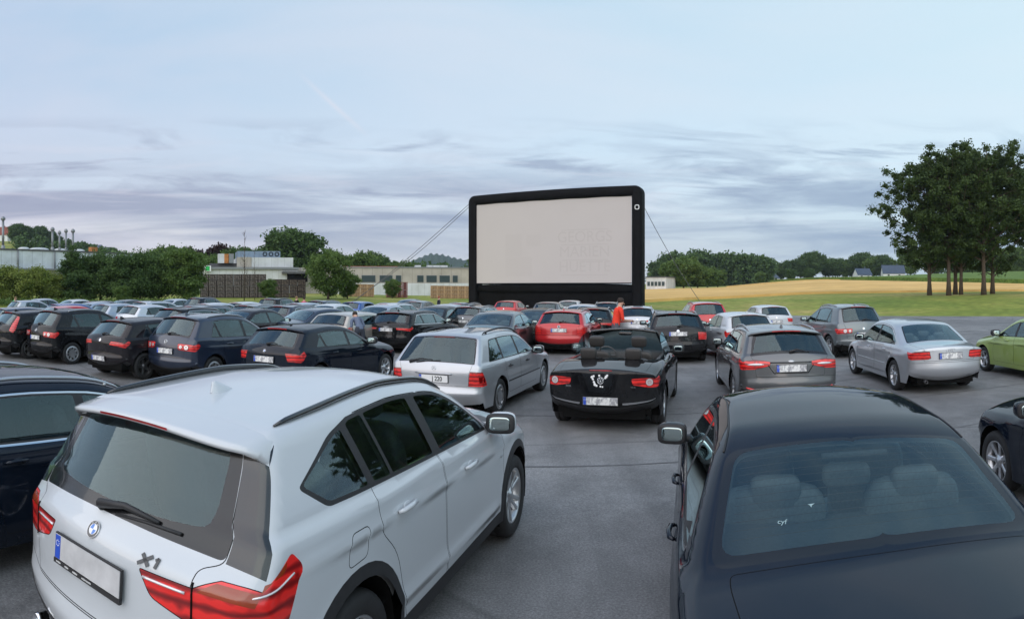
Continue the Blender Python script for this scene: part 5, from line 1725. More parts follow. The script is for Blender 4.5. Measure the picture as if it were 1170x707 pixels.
def asphalt_mat():
    m, n, l = new_mat('asphalt')
    out = n.new('ShaderNodeOutputMaterial'); p = n.new('ShaderNodeBsdfPrincipled'); l.new(p.outputs[0], out.inputs[0])
    tc = n.new('ShaderNodeTexCoord')
    def noise(s, d=6, rg=0.6, v=None, dist=0):
        t = n.new('ShaderNodeTexNoise'); t.inputs['Scale'].default_value = s; t.inputs['Detail'].default_value = d; t.inputs['Roughness'].default_value = rg; t.inputs['Distortion'].default_value = dist
        l.new(v or tc.outputs['Object'], t.inputs['Vector']); return t.outputs['Fac']
    def ramp(f, st):
        r = n.new('ShaderNodeValToRGB'); e = r.color_ramp.elements
        while len(e) < len(st): e.new(0.5)
        for a, (q, c) in zip(e, st): a.position = q; a.color = (c, c, c, 1) if not isinstance(c, tuple) else (*c, 1)
        l.new(f, r.inputs[0]); return r.outputs[0]
    def mul(a, b):
        x = n.new('ShaderNodeMix'); x.data_type = 'RGBA'; x.blend_type = 'MULTIPLY'; x.inputs[0].default_value = 1
        l.new(a, x.inputs[6]); l.new(b, x.inputs[7]); return x.outputs[2]
    big = ramp(noise(0.16, 5, 0.6, dist=0.6), [(0.32, (0.135, 0.135, 0.137)), (0.5, (0.180, 0.179, 0.180)), (0.7, (0.235, 0.232, 0.228))])
    mid = ramp(noise(1.1, 9, 0.7, dist=0.6), [(0.33, 0.74), (0.5, 1.0), (0.67, 1.2)])
    fine = ramp(noise(55, 3, 0.8), [(0.3, 0.62), (0.5, 1.0), (0.72, 1.6)])
    col = mul(mul(big, mid), fine)
    vs = n.new('ShaderNodeTexVoronoi'); vs.inputs['Scale'].default_value = 0.42; l.new(tc.outputs['Object'], vs.inputs['Vector'])
    col = mul(col, ramp(vs.outputs['Distance'], [(0.0, 0.66), (0.10, 0.85), (0.2, 1.0)]))
    mq = n.new('ShaderNodeMapping'); mq.inputs['Rotation'].default_value = (0, 0, 0.27); mq.inputs['Scale'].default_value = (2.2, 0.12, 1); l.new(tc.outputs['Object'], mq.inputs[0])
    col = mul(col, ramp(noise(1.0, 5, 0.6, v=mq.outputs[0]), [(0.34, 0.86), (0.6, 1.05)]))
    # hairline cracks and sealed seams
    mp = n.new('ShaderNodeMapping'); mp.inputs['Scale'].default_value = (0.16, 0.22, 1)
    l.new(tc.outputs['Object'], mp.inputs[0])
    nz = n.new('ShaderNodeTexNoise'); nz.inputs['Scale'].default_value = 1.5; l.new(mp.outputs[0], nz.inputs[0])
    mxv = n.new('ShaderNodeMix'); mxv.data_type = 'RGBA'; mxv.inputs[0].default_value = 0.12; l.new(mp.outputs[0], mxv.inputs[6]); l.new(nz.outputs['Color'], mxv.inputs[7])
    vo = n.new('ShaderNodeTexVoronoi'); vo.feature = 'DISTANCE_TO_EDGE'; vo.inputs['Scale'].default_value = 1.0; l.new(mxv.outputs[2], vo.inputs['Vector'])
    cr = ramp(vo.outputs['Distance'], [(0.0, 0.72), (0.004, 0.8), (0.009, 1.0)])
    col = mul(col, cr)
    l.new(col, p.inputs['Base Color'])
    rr = ramp(noise(0.5, 5), [(0.35, 0.62), (0.7, 0.85)]); l.new(rr, p.inputs['Roughness'])
    b = n.new('ShaderNodeBump'); b.inputs['Strength'].default_value = 0.6; b.inputs['Distance'].default_value = 0.006
    l.new(noise(90, 3, 0.7), b.inputs['Height']); l.new(b.outputs[0], p.inputs['Normal'])
    return m

def veg_mat(name, stops, scale, detail=6, rough=0.9, stretch=(1, 1, 1), fine=(3.0, 0.35), bump=0.0, rot=0.0):
    m, n, l = new_mat(name)
    out = n.new('ShaderNodeOutputMaterial'); p = n.new('ShaderNodeBsdfPrincipled'); l.new(p.outputs[0], out.inputs[0])
    tc = n.new('ShaderNodeTexCoord'); mp = n.new('ShaderNodeMapping'); mp.inputs['Scale'].default_value = stretch; mp.inputs['Rotation'].default_value = (0, 0, rot)
    l.new(tc.outputs['Object'], mp.inputs[0])
    t = n.new('ShaderNodeTexNoise'); t.inputs['Scale'].default_value = scale; t.inputs['Detail'].default_value = detail; t.inputs['Roughness'].default_value = 0.62
    l.new(mp.outputs[0], t.inputs['Vector'])
    r = n.new('ShaderNodeValToRGB'); e = r.color_ramp.elements
    while len(e) < len(stops): e.new(0.5)
    for a, (q, c) in zip(e, stops): a.position = q; a.color = (*c, 1)
    l.new(t.outputs['Fac'], r.inputs[0])
    t2 = n.new('ShaderNodeTexNoise'); t2.inputs['Scale'].default_value = fine[0]; t2.inputs['Detail'].default_value = 5
    l.new(mp.outputs[0], t2.inputs['Vector'])
    r2 = n.new('ShaderNodeValToRGB'); a = fine[1]
    r2.color_ramp.elements[0].position = 0.3; r2.color_ramp.elements[1].position = 0.7
    r2.color_ramp.elements[0].color = (1 - a, 1 - a, 1 - a, 1); r2.color_ramp.elements[1].color = (1 + a, 1 + a, 1 + a, 1)
    l.new(t2.outputs['Fac'], r2.inputs[0])
    x = n.new('ShaderNodeMix'); x.data_type = 'RGBA'; x.blend_type = 'MULTIPLY'; x.inputs[0].default_value = 1
    l.new(r.outputs[0], x.inputs[6]); l.new(r2.outputs[0], x.inputs[7]); l.new(x.outputs[2], p.inputs['Base Color'])
    p.inputs['Roughness'].default_value = rough; p.inputs['Specular IOR Level'].default_value = 0.15
    if bump:
        b = n.new('ShaderNodeBump'); b.inputs['Strength'].default_value = 0.5; b.inputs['Distance'].default_value = bump
        l.new(t2.outputs['Fac'], b.inputs['Height']); l.new(b.outputs[0], p.inputs['Normal'])
    return m
ASPH = asphalt_mat()
GRASS = veg_mat('meadow grass', [(0.32, (0.13, 0.19, 0.035)), (0.5, (0.23, 0.26, 0.055)), (0.68, (0.40, 0.32, 0.11))], 0.06, 8, stretch=(1, 1, 1), fine=(1.2, 0.3), bump=0.05)
FIELD = veg_mat('far fields', [(0.35, (0.06, 0.10, 0.025)), (0.5, (0.11, 0.14, 0.035)), (0.56, (0.28, 0.2, 0.08)), (0.62, (0.12, 0.15, 0.04))], 0.006, 3, fine=(0.2, 0.2))
WHEAT = veg_mat('ripe wheat', [(0.3, (0.54, 0.34, 0.11)), (0.55, (0.70, 0.45, 0.165)), (0.75, (0.78, 0.54, 0.22))], 0.03, 8, stretch=(0.5, 1.6, 1), fine=(0.35, 0.18), rot=0.35)
MAIZE = veg_mat('green maize', [(0.3, (0.08, 0.14, 0.03)), (0.6, (0.14, 0.21, 0.045)), (0.8, (0.19, 0.25, 0.06))], 0.15, 8, fine=(1.5, 0.35), bump=0.3)

def polar_sheet(name, mat, px0, px1, r0, r1, lift, npx=40, nr=30, kind='structure', rfun0=None, rfun1=None, wob=0.0):
    mb = MB(); vs = []
    rnd = random.Random(hash(name) % 1000 if False else len(name) * 7)
    for i in range(npx + 1):
        px = px0 + (px1 - px0) * i / npx
        a0 = rfun0(px) if rfun0 else r0; a1 = rfun1(px) if rfun1 else r1
        if wob: a0 += rnd.uniform(-wob, wob)
        for j in range(nr + 1):
            r = a0 + (a1 - a0) * (j / nr)
            x, y = px2w(px, r)
            vs.append((x, y, gz(x, y) + lift))
    fs = [(i * (nr + 1) + j, (i + 1) * (nr + 1) + j, (i + 1) * (nr + 1) + j + 1, i * (nr + 1) + j + 1) for i in range(npx) for j in range(nr)]
    mb.add(vs, fs)
    # sides of the standing crop, down to the ground
    def skirt(idx):
        o_ = len(mb.v); n_ = len(idx)
        mb.add([mb.v[i] for i in idx] + [(mb.v[i][0], mb.v[i][1], mb.v[i][2] - lift - 0.3) for i in idx], [(i, i + 1, n_ + i + 1, n_ + i) for i in range(n_ - 1)])
    skirt([i * (nr + 1) for i in range(npx + 1)]); skirt([i * (nr + 1) + nr for i in range(npx + 1)])
    skirt(list(range(nr + 1))); skirt([npx * (nr + 1) + j for j in range(nr + 1)])
    o = mb.build(name, mat); o['kind'] = kind
    return o

def build_ground():
    # one sheet of terrain round the camera out to the horizon
    mb = MB(); vs = []
    rs = [0.01, 10, 25, 40, 46, 52, 58, 64, 70, 78, 86, 96, 110, 130, 150, 180, 220, 270, 320, 380, 450, 570, 700, 900, 1200, 1700, 2500, 4000, 6000]
    npx = 240
    for j, r in enumerate(rs):
        for i in range(npx):
            a = 2 * math.pi * i / npx
            x, y = r * math.sin(a), r * math.cos(a)
            vs.append((x, y, (gz(x, y) if y > -20 or r < 40 else 0) - 0.03))
    fs = [(j * npx + i, (j + 1) * npx + i, (j + 1) * npx + (i + 1) % npx, j * npx + (i + 1) % npx) for j in range(len(rs) - 1) for i in range(npx)]
    mb.add(vs, fs)
    o = mb.build('terrain', GRASS); o['kind'] = 'structure'
    # the asphalt lot: a sheet 3 cm above the earth, its far edge runs behind the last row
    mb = MB(); vs = []
    ed = [(-1500, 44), (0, 47), (300, 52), (450, 55), (560, 60), (640, 72), (740, 68), (800, 57), (900, 52), (1000, 51), (1170, 50), (1400, 48), (3000, 40)]
    px_ = np.linspace(585 - math.pi * F, 585 + math.pi * F, 121)[:-1]
    radii = np.linspace(0, 1, 14)
    for px in px_:
        re = float(np.interp(px, [e[0] for e in ed], [e[1] for e in ed]))
        for t in radii:
            x, y = px2w(px, max(0.001, re * t)); vs.append((x, y, gz(x, y)))
    n = len(radii); m = len(px_)
    fs = [(i * n + j, ((i + 1) % m) * n + j, ((i + 1) % m) * n + j + 1, i * n + j + 1) for i in range(m) for j in range(n - 1)]
    mb.add(vs, fs)
    o = mb.build('parking_lot', ASPH); o['kind'] = 'structure'
    # repaired strips of darker asphalt
    mb = MB()
    def strip(p0, p1, w, n_=30):
        vs = []
        for i in range(n_ + 1):
            t = i / n_; x = p0[0] + (p1[0] - p0[0]) * t; y = p0[1] + (p1[1] - p0[1]) * t
            dx, dy = p1[0] - p0[0], p1[1] - p0[1]; L = math.hypot(dx, dy); nx, ny = -dy / L, dx / L
            ww = w * (1 + 0.15 * math.sin(i * 1.7))
            for s in (-1, 1): vs.append((x + nx * ww * s, y + ny * ww * s, gz(x, y) + 0.004))
        mb.add(vs, [(2 * i, 2 * i + 1, 2 * i + 3, 2 * i + 2) for i in range(n_)])
    strip((-1.5, 7.6), (12, 7.1), 0.022); strip((-9, 11.5), (14, 9.3), 0.02)
    ASPH2 = simple('asphalt seam', (0.115, 0.115, 0.118), 0.7, noise=(3, 0.3))
    o = mb.build('asphalt_seams', ASPH2); o['kind'] = 'structure'
    # wheat and maize on the right, pale grass verge
    near = lambda px: float(np.interp(px, [740, 800, 900, 950, 1050, 1170], [84, 92, 100, 103, 110, 112]))
    far = lambda px: float(np.interp(px, [740, 800, 860, 950, 1050, 1170], [190, 200, 215, 225, 190, 165]))
    polar_sheet('wheat_field', WHEAT, 735, 1500, 0, 0, 0.35, 60, 24, rfun0=near, rfun1=far)
    polar_sheet('wheat_field', WHEAT, 830, 960, 230, 330, 0.5, 30, 12, rfun0=lambda p: 225, rfun1=lambda p: float(np.interp(p, [830, 870, 930, 960], [235, 300, 290, 240])))
    f0 = lambda px: float(np.interp(px, [860, 950, 1050, 1170], [300, 235, 196, 170]))
    f1 = lambda px: float(np.interp(px, [860, 950, 1050, 1170], [380, 360, 330, 320]))
    polar_sheet('maize_field', MAIZE, 880, 1500, 0, 0, 1.4, 60, 18, rfun0=f0, rfun1=f1)
    # left meadows on the hill beyond the works
    polar_sheet('hill_pasture', veg_mat('hill pasture', [(0.3, (0.10, 0.17, 0.03)), (0.7, (0.15, 0.21, 0.045))], 0.02, fine=(0.3, 0.2)), 70, 300, 450, 660, 0.3, 30, 12)
    polar_sheet('hill_stubble', WHEAT, 18, 82, 470, 640, 0.6, 20, 12)

# ------------------------------------------------------------------ vegetation
BARK = simple('bark', (0.085, 0.062, 0.045), 0.95, noise=(8, 0.4), bump=(14, 0.8, 0.03))
def leaf_mat(name, dark, light, scale=0.6):
    m, n, l = new_mat(name)
    out = n.new('ShaderNodeOutputMaterial')
    p = n.new('ShaderNodeBsdfPrincipled'); tc = n.new('ShaderNodeTexCoord')
    t = n.new('ShaderNodeTexNoise'); t.inputs['Scale'].default_value = scale; t.inputs['Detail'].default_value = 5
    l.new(tc.outputs['Object'], t.inputs['Vector'])
    r = n.new('ShaderNodeValToRGB'); r.color_ramp.elements[0].position = 0.36; r.color_ramp.elements[1].position = 0.64
    r.color_ramp.elements[0].color = (*dark, 1); r.color_ramp.elements[1].color = (*light, 1)
    l.new(t.outputs['Fac'], r.inputs[0]); l.new(r.outputs[0], p.inputs['Base Color'])
    p.inputs['Roughness'].default_value = 0.7; p.inputs['Specular IOR Level'].default_value = 0.25
    tr = n.new('ShaderNodeBsdfTranslucent'); l.new(r.outputs[0], tr.inputs[0])
    mx = n.new('ShaderNodeMixShader'); mx.inputs[0].default_value = 0.25
    l.new(p.outputs[0], mx.inputs[1]); l.new(tr.outputs[0], mx.inputs[2]); l.new(mx.outputs[0], out.inputs[0])
    return m
LEAF_OAK = leaf_mat('oak leaves', (0.035, 0.062, 0.020), (0.085, 0.13, 0.038))
LEAF_DARK = leaf_mat('dark leaves', (0.045, 0.085, 0.026), (0.10, 0.165, 0.05))
LEAF_MID = leaf_mat('mid green leaves', (0.07, 0.125, 0.03), (0.14, 0.21, 0.055))
LEAF_LIGHT = leaf_mat('light shrub leaves', (0.12, 0.17, 0.03), (0.26, 0.30, 0.07))
LEAF_RED = leaf_mat('copper leaves', (0.03, 0.018, 0.018), (0.06, 0.035, 0.03))

def leaves_mesh(name, centers, radii, n_per, size, mat, parent, seed=0, flat=0.75):
    """leaf-sized faces spread through clumps; numpy built"""
    g = np.random.default_rng(seed)
    C = np.array(centers); Rd = np.array(radii)
    idx = np.repeat(np.arange(len(C)), n_per)
    n = len(idx)
    d = g.normal(size=(n, 3)); d /= np.linalg.norm(d, axis=1)[:, None]
    rad = np.minimum(np.abs(g.normal(size=n)) * 0.62 + 0.12, 1.5)
    P = C[idx] + d * (rad * Rd[idx])[:, None] * np.array([1, 1, flat])
    a = g.normal(size=(n, 3)); a /= np.linalg.norm(a, axis=1)[:, None]
    b = np.cross(a, g.normal(size=(n, 3))); b /= np.linalg.norm(b, axis=1)[:, None]
    s = size * (0.6 + 0.8 * g.random(n))[:, None]
    V = np.empty((n, 4, 3))
    V[:, 0] = P - a * s; V[:, 1] = P + b * s * 0.55; V[:, 2] = P + a * s; V[:, 3] = P - b * s * 0.55
    V = V.reshape(-1, 3)
    me = bpy.data.meshes.new(name)
    me.vertices.add(len(V)); me.vertices.foreach_set('co', V.ravel())
    me.loops.add(n * 4); me.loops.foreach_set('vertex_index', np.arange(n * 4, dtype=np.int32))
    me.polygons.add(n); me.polygons.foreach_set('loop_start', np.arange(n, dtype=np.int32) * 4)
    me.materials.append(mat); me.update(calc_edges=True)
    o = bpy.data.objects.new(name, me); COL.objects.link(o); o.parent = parent
    return o

def make_tree(name, h, crown_w, trunk_r, bare, mat, seed, label, cat='tree', group=None, n_limbs=9, leaf=0.22, n_per=260, clump=1.3, lean=(0, 0), shape='oak', open_=0.0):
    rnd = random.Random(seed)
    root = empty(name)
    tag(root, label, cat, group)
    mb = MB()
    top = h * 0.93
    tr = []
    nseg = 9
    for i in range(nseg + 1):
        t = i / nseg
        tr.append(Vector((lean[0] * t * t + rnd.uniform(-1, 1) * 0.012 * h * t, lean[1] * t * t + rnd.uniform(-1, 1) * 0.012 * h * t, top * t)))
    mb.tube(tr, [trunk_r * (1.35 if i == 0 else 1 - 0.85 * i / nseg) for i in range(nseg + 1)], 0, 9)
    centers = []; radii = []
    def prof(t):     # crown half width at height fraction t above the bare stem
        if shape == 'oak': return (0.45 + 0.75 * math.sin(min(1, t * 1.15) * math.pi * 0.85)) * (1 - 0.35 * t ** 3)
        if shape == 'cone': return 1.05 * (1 - t) ** 0.7 + 0.08
        if shape == 'bush': return (1 - t ** 2.5) ** 0.6 * 0.95 + 0.1
        if shape == 'round': return math.sin(math.pi * (0.12 + 0.84 * t)) ** 0.7
        return 1
    for k in range(n_limbs):
        t = (k + 0.5 * rnd.random()) / n_limbs
        z0 = bare * h + (0.9 - bare) * h * t * 0.92
        a = k * 2.399 + rnd.uniform(-0.5, 0.5)
        f = z0 / top; i = min(nseg - 1, int(f * nseg)); base = tr[i].lerp(tr[i + 1], f * nseg - i)
        ln = crown_w * 0.5 * prof(t) * rnd.uniform(0.75, 1.15)
        up = rnd.uniform(0.15, 0.65) * ln + (0.06 * h if shape in ('oak', 'round') else 0)
        pts = [base]
        for q in (0.35, 0.7, 1.0):
            pts.append(base + Vector((math.cos(a) * ln * q, math.sin(a) * ln * q, up * q ** 1.3)) + Vector([rnd.uniform(-1, 1) * 0.06 * ln for _ in range(3)]))
        r0 = trunk_r * (1 - 0.8 * f) * 0.5
        mb.tube(pts, [r0, r0 * 0.65, r0 * 0.4, r0 * 0.15], 0, 6)
        for q, p in ((0.45, pts[1].lerp(pts[2], 0.5)), (0.75, pts[2]), (1.0, pts[3])):
            if rnd.random() < open_: continue
            c = p + Vector([rnd.uniform(-1, 1) * clump * 0.35 for _ in range(3)])
            centers.append(tuple(c)); radii.append(clump * rnd.uniform(0.7, 1.2))
        # side twigs
        for s in range(2):
            b2 = pts[1].lerp(pts[3], rnd.uniform(0.2, 0.8)); a2 = a + rnd.choice((-1, 1)) * rnd.uniform(0.6, 1.1); l2 = ln * rnd.uniform(0.35, 0.55)
            e = b2 + Vector((math.cos(a2) * l2, math.sin(a2) * l2, rnd.uniform(0, 0.5) * l2))
            mb.tube([b2, b2.lerp(e, 0.5) + Vector((0, 0, 0.05 * l2)), e], [r0 * 0.35, r0 * 0.25, r0 * 0.08], 0, 5)
            centers.append(tuple(e)); radii.append(clump * rnd.uniform(0.55, 1.0))
    centers.append(tuple(tr[-1])); radii.append(clump)
    mb.build('trunk', BARK, root)
    leaves_mesh('crown', centers, radii, n_per, leaf, mat, root, seed)
    return root

def tree_copy(src, name_label, x, y, s=1.0, rz=0.0, group=None, sz=None):
    c = src.copy(); COL.objects.link(c)
    c.location = (x, y, gz(x, y) - 0.05); c.scale = (s, s, sz or s); c.rotation_euler = (0, 0, rz)
    c['label'] = name_label
    if group: c['group'] = group
    for ch in [o for o in bpy.data.objects if o.parent == src]:
        d = ch.copy(); COL.objects.link(d); d.parent = c
    return c

def wood_mass(name, label, px0, px1, r, depth, h0, h1, mat, seed, n_cl=90, leaf=0.9, n_per=90, cl=3.5, hf=None):
    """a far wood that reads as one mass: layered clumps with real depth"""
    g = np.random.default_rng(seed)
    cs = []; rs = []
    for i in range(n_cl):
        px = g.uniform(px0, px1); rr = r + g.uniform(0, depth)
        x, y = px2w(px, rr); hh = (hf(px) if hf else g.uniform(h0, h1)) * g.uniform(0.85, 1.06)
        n = max(2, int(hh / (cl * 1.1)))
        for k in range(n):
            cs.append((x + g.normal() * cl * .3, y + g.normal() * cl * .3, gz(x, y) + (k + 0.6) / n * (hh - cl * 0.5))); rs.append(cl * g.uniform(0.8, 1.25))
    o = leaves_mesh(name, cs, rs, n_per, leaf, mat, None, seed)
    o['kind'] = 'stuff'; o['label'] = label; o['category'] = 'woodland'
    return o
# ------------------------------------------------------------------ cars on the lot
def place_xy(root, x, y, heading):
    """x, y: middle of the rear bumper; heading in degrees clockwise from straight ahead"""
    L = root['_L']
    a = R(heading)
    cx, cy = x + math.sin(a) * L / 2, y + math.cos(a) * L / 2
    root.location = (cx, cy, gz(cx, cy))
    root.rotation_euler = (0, 0, R(90) - a)
def make(spec, label, cat, group, mat, x, y, heading):
    root, B = build_car(spec)
    LEN[root.name] = spec['L']
    tag(root, label, cat, group)
    d = index_children(root)
    repaint_tree(root, d, mat)
    put(root, spec['L'], x, y, heading)
    return root
LEN = {}
def put(root, L, x, y, heading):
    a = R(heading)
    cx, cy = x + math.sin(a) * L / 2, y + math.cos(a) * L / 2
    root.location = (cx, cy, gz(cx, cy))
    root.rotation_euler = (R(0), 0, R(90) - a)
def at_px(px, r): return px2w(px, r)

P_WHITE = paint('white paint', (0.53, 0.56, 0.59), 0.0, 0.3, 0.05)
P_BLUEBLACK = paint('midnight blue paint', (0.006, 0.010, 0.019), 0.0, 0.25, 0.015)
P_BLACK = paint('black paint', (0.006, 0.0065, 0.008), 0.0, 0.32, 0.05)
P_NAVY = paint('navy paint', (0.012, 0.022, 0.048), 0.2, 0.32, 0.05)
P_SILVER = paint('silver paint', (0.50, 0.52, 0.55), 0.65, 0.38, 0.05)
P_SILVERB = paint('bluish silver paint', (0.40, 0.45, 0.52), 0.65, 0.38, 0.05)
P_GREY = paint('grey paint', (0.12, 0.125, 0.13), 0.6, 0.36, 0.05)
P_GREYB = paint('grey green paint', (0.16, 0.18, 0.19), 0.6, 0.36, 0.05)
P_RED = paint('red paint', (0.50, 0.012, 0.015), 0.15, 0.3, 0.03)
P_GREEN = paint('lime green paint', (0.33, 0.44, 0.11), 0.3, 0.35, 0.04)
P_BEIGE = paint('beige silver paint', (0.50, 0.46, 0.40), 0.6, 0.38, 0.05)
P_BLUE = paint('mid blue paint', (0.03, 0.10, 0.32), 0.5, 0.34, 0.04)
P_LIGHT = paint('pale silver paint', (0.60, 0.63, 0.67), 0.5, 0.38, 0.05)
P_PLUM = paint('dark plum paint', (0.012, 0.010, 0.013), 0.1, 0.34, 0.05)

build_ground()
HEROES = True
if HEROES:
    make(spec_suv(), 'white compact SUV with black roof rails and red tail lamps in the left foreground', 'car', 'cars parked for the open-air film', P_WHITE, -1.84, 2.22, 16.3)
    make(spec_saloon(2), 'dark blue saloon in the right foreground seen over its roof and rear window', 'car', 'cars parked for the open-air film', P_BLUEBLACK, 1.30, 1.52, 16.3)
    make(spec_cabrio(), 'open black convertible with grey headrests and stickers round its badge', 'car', 'cars parked for the open-air film', P_BLACK, *at_px(686, 9.25), 19)
    make(spec_estate_old(), 'old silver estate with square tail lamps beside the open convertible', 'car', 'cars parked for the open-air film', P_SILVER, *at_px(494, 10.2), 19)
    make(spec_estate(2, name='estate_car', over=dict(extra=mondeo_extra, badges=[((0.925,), 0.0, 'oval', 0.04)], plates=[dict(z=0.81, out=0.003)])), 'dark grey estate with silver roof rails and slanted red-white tail lamps', 'car', 'cars parked for the open-air film', P_GREY, *at_px(905, 10.6), 13)
    make(spec_saloon_silver(), 'silver saloon with four-ring badge and angular red tail lamps', 'car', 'cars parked for the open-air film', P_SILVER, 8.28, 9.75, 13)
# ------------------------------------------------------------------ rows of cars
GRP = 'cars parked for the open-air film'
def cluster(kinds):
    protos = {}
    for key, (specf, cars) in kinds.items():
        root, B = build_car(specf)
        L = specf['L']
        d = index_children(root)
        first = True
        for (px, r, hd, mat, label, cat) in cars:
            if first: c = root; repaint_tree(c, d, mat)
            else: c = copy_tree(root, None, d, mat)
            first = False
            tag(c, label, cat, GRP)
            put(c, L, *px2w(px, r), hd)

Z = 'car'
KINDS = {
 'tallhatch': (spec_hatch(2, L=4.21, H=1.58, lamps='round', wheel='cap', tall=1, spoiler=True, over=dict(badges=[((0.965,), 0.0, 'vw', 0.05)], rails=(0.8, 2.1, 0.93, 0.02, SATIN))), [
    (187, 14.2, 17, P_NAVY, 'navy tall hatchback with round tail lamps, roof aerial and rear wiper behind the white SUV', Z),
    (39, 18.2, 17, P_BLACK, 'black tall hatchback with round tail lamps and silver wheel covers near the left edge', Z)]),
 'sporthatch': (spec_hatch(2, L=4.32, H=1.45, lamps='wide', rimmat=RIMDARK, over=dict(name='hatchback', plates=[dict(z=0.50, out=0.003)])), [
    (112, 15.1, 17, P_PLUM, 'black hatchback with wide red lamps and a low number plate between the two tall hatchbacks', Z)]),
 'posthatch': (spec_hatch(1, L=4.05, H=1.49, lamps='tallpost', doors=2, over=dict(plates=[dict(z=0.5, out=0.003)])), [
    (-5, 19.6, 17, P_BLACK, 'dark hatchback with tall lamps beside its rear window at the left edge', Z)]),
 'longhatch': (spec_hatch(2, L=4.24, H=1.42, lamps='block', wheel='seven', over=dict(antenna=(0.9, 'stub'), badges=[((0.925,), 0.0, 'roundel', 0.04)])), [
    (300, 12.5, 19, P_BLUEBLACK, 'blue-black five-door hatchback with angular red lamps left of the old silver estate', Z)]),
 'estate_a': (spec_estate(1, L=4.70, H=1.43, lamps='wide', rails=True, over=dict(badges=[((0.90,), 0.0, 'rings', 0.03)], plates=[dict(z=0.82, out=0.003)])), [
    (440, 21.0, 19, P_BLACK, 'black estate with chrome window line and wide lamps behind the old silver estate', Z)]),
 'estate_red': (spec_estate(1, L=4.56, H=1.48, lamps='block', rails=True, trim='frit', over=dict(badges=[((0.945,), 0.0, 'vw', 0.05)], plates=[dict(z=0.83, out=0.003)])), [
    (638, 20.5, 16, P_RED, 'bright red estate with rear window wiper straight behind the open convertible', Z)]),
 'estate_black': (spec_estate(1, L=4.66, H=1.50, lamps='block', rails=True, trim='frit', over=dict(badges=[((0.96,), 0.0, 'disc', 0.045)], plates=[dict(z=0.88, out=0.003)])), [
    (775, 18.0, 11, P_BLACK, 'black estate with silver roof rails right of the man in the red shirt', Z)]),
 'smallwhite': (spec_hatch(1, L=3.95, H=1.46, lamps='block', doors=2, glass='gdark', rimmat=RIMDARK, over=dict(plates=[], roofmat=None)), [
    (862, 18.6, 3, P_WHITE, 'white small hatchback with grey roof behind the dark grey estate', Z)]),
 'suv_grey': (spec_hatch(1, L=4.43, H=1.68, hw=0.90, lamps='round', trim='frit', over=dict(name='suv', wr=0.35, arch_r=0.40, rails=(0.8, 2.2, 0.93, 0.03, SATIN))), [
    (988, 19.5, 5, P_GREYB, 'grey-green SUV with round tail lamps in front of the meadow', Z)]),
 'green': (spec_hatch(2, L=4.20, H=1.50, lamps='block', trim='frit', glass='glass', over=dict(handles=[(1.28, 0.90), (2.2, 0.88)], mirror_paint=False)), [
    (1247, 14.1, 13, P_GREEN, 'lime green hatchback cut off by the right edge', Z)]),
 'roadster': (spec_hatch(2, L=4.15, H=1.40, lamps='block', wheel='seven', doors=2, glass='glass', over=dict(handles=[(1.7, 0.83)])), [
    (1513, 4.72, 15, P_BLUEBLACK, 'dark blue car with multi-spoke wheel on the far side of the foreground saloon', Z)]),
 'estate_left': (spec_estate(2, L=4.78, H=1.44, lamps='wide', trim='chrome', glass='glass', over=dict(more_=1)), [
    (-242, 5.02, 16, P_BLUEBLACK, 'blue-black estate with chrome window line at the left edge beside the white SUV', Z)]),
}
cluster(KINDS)
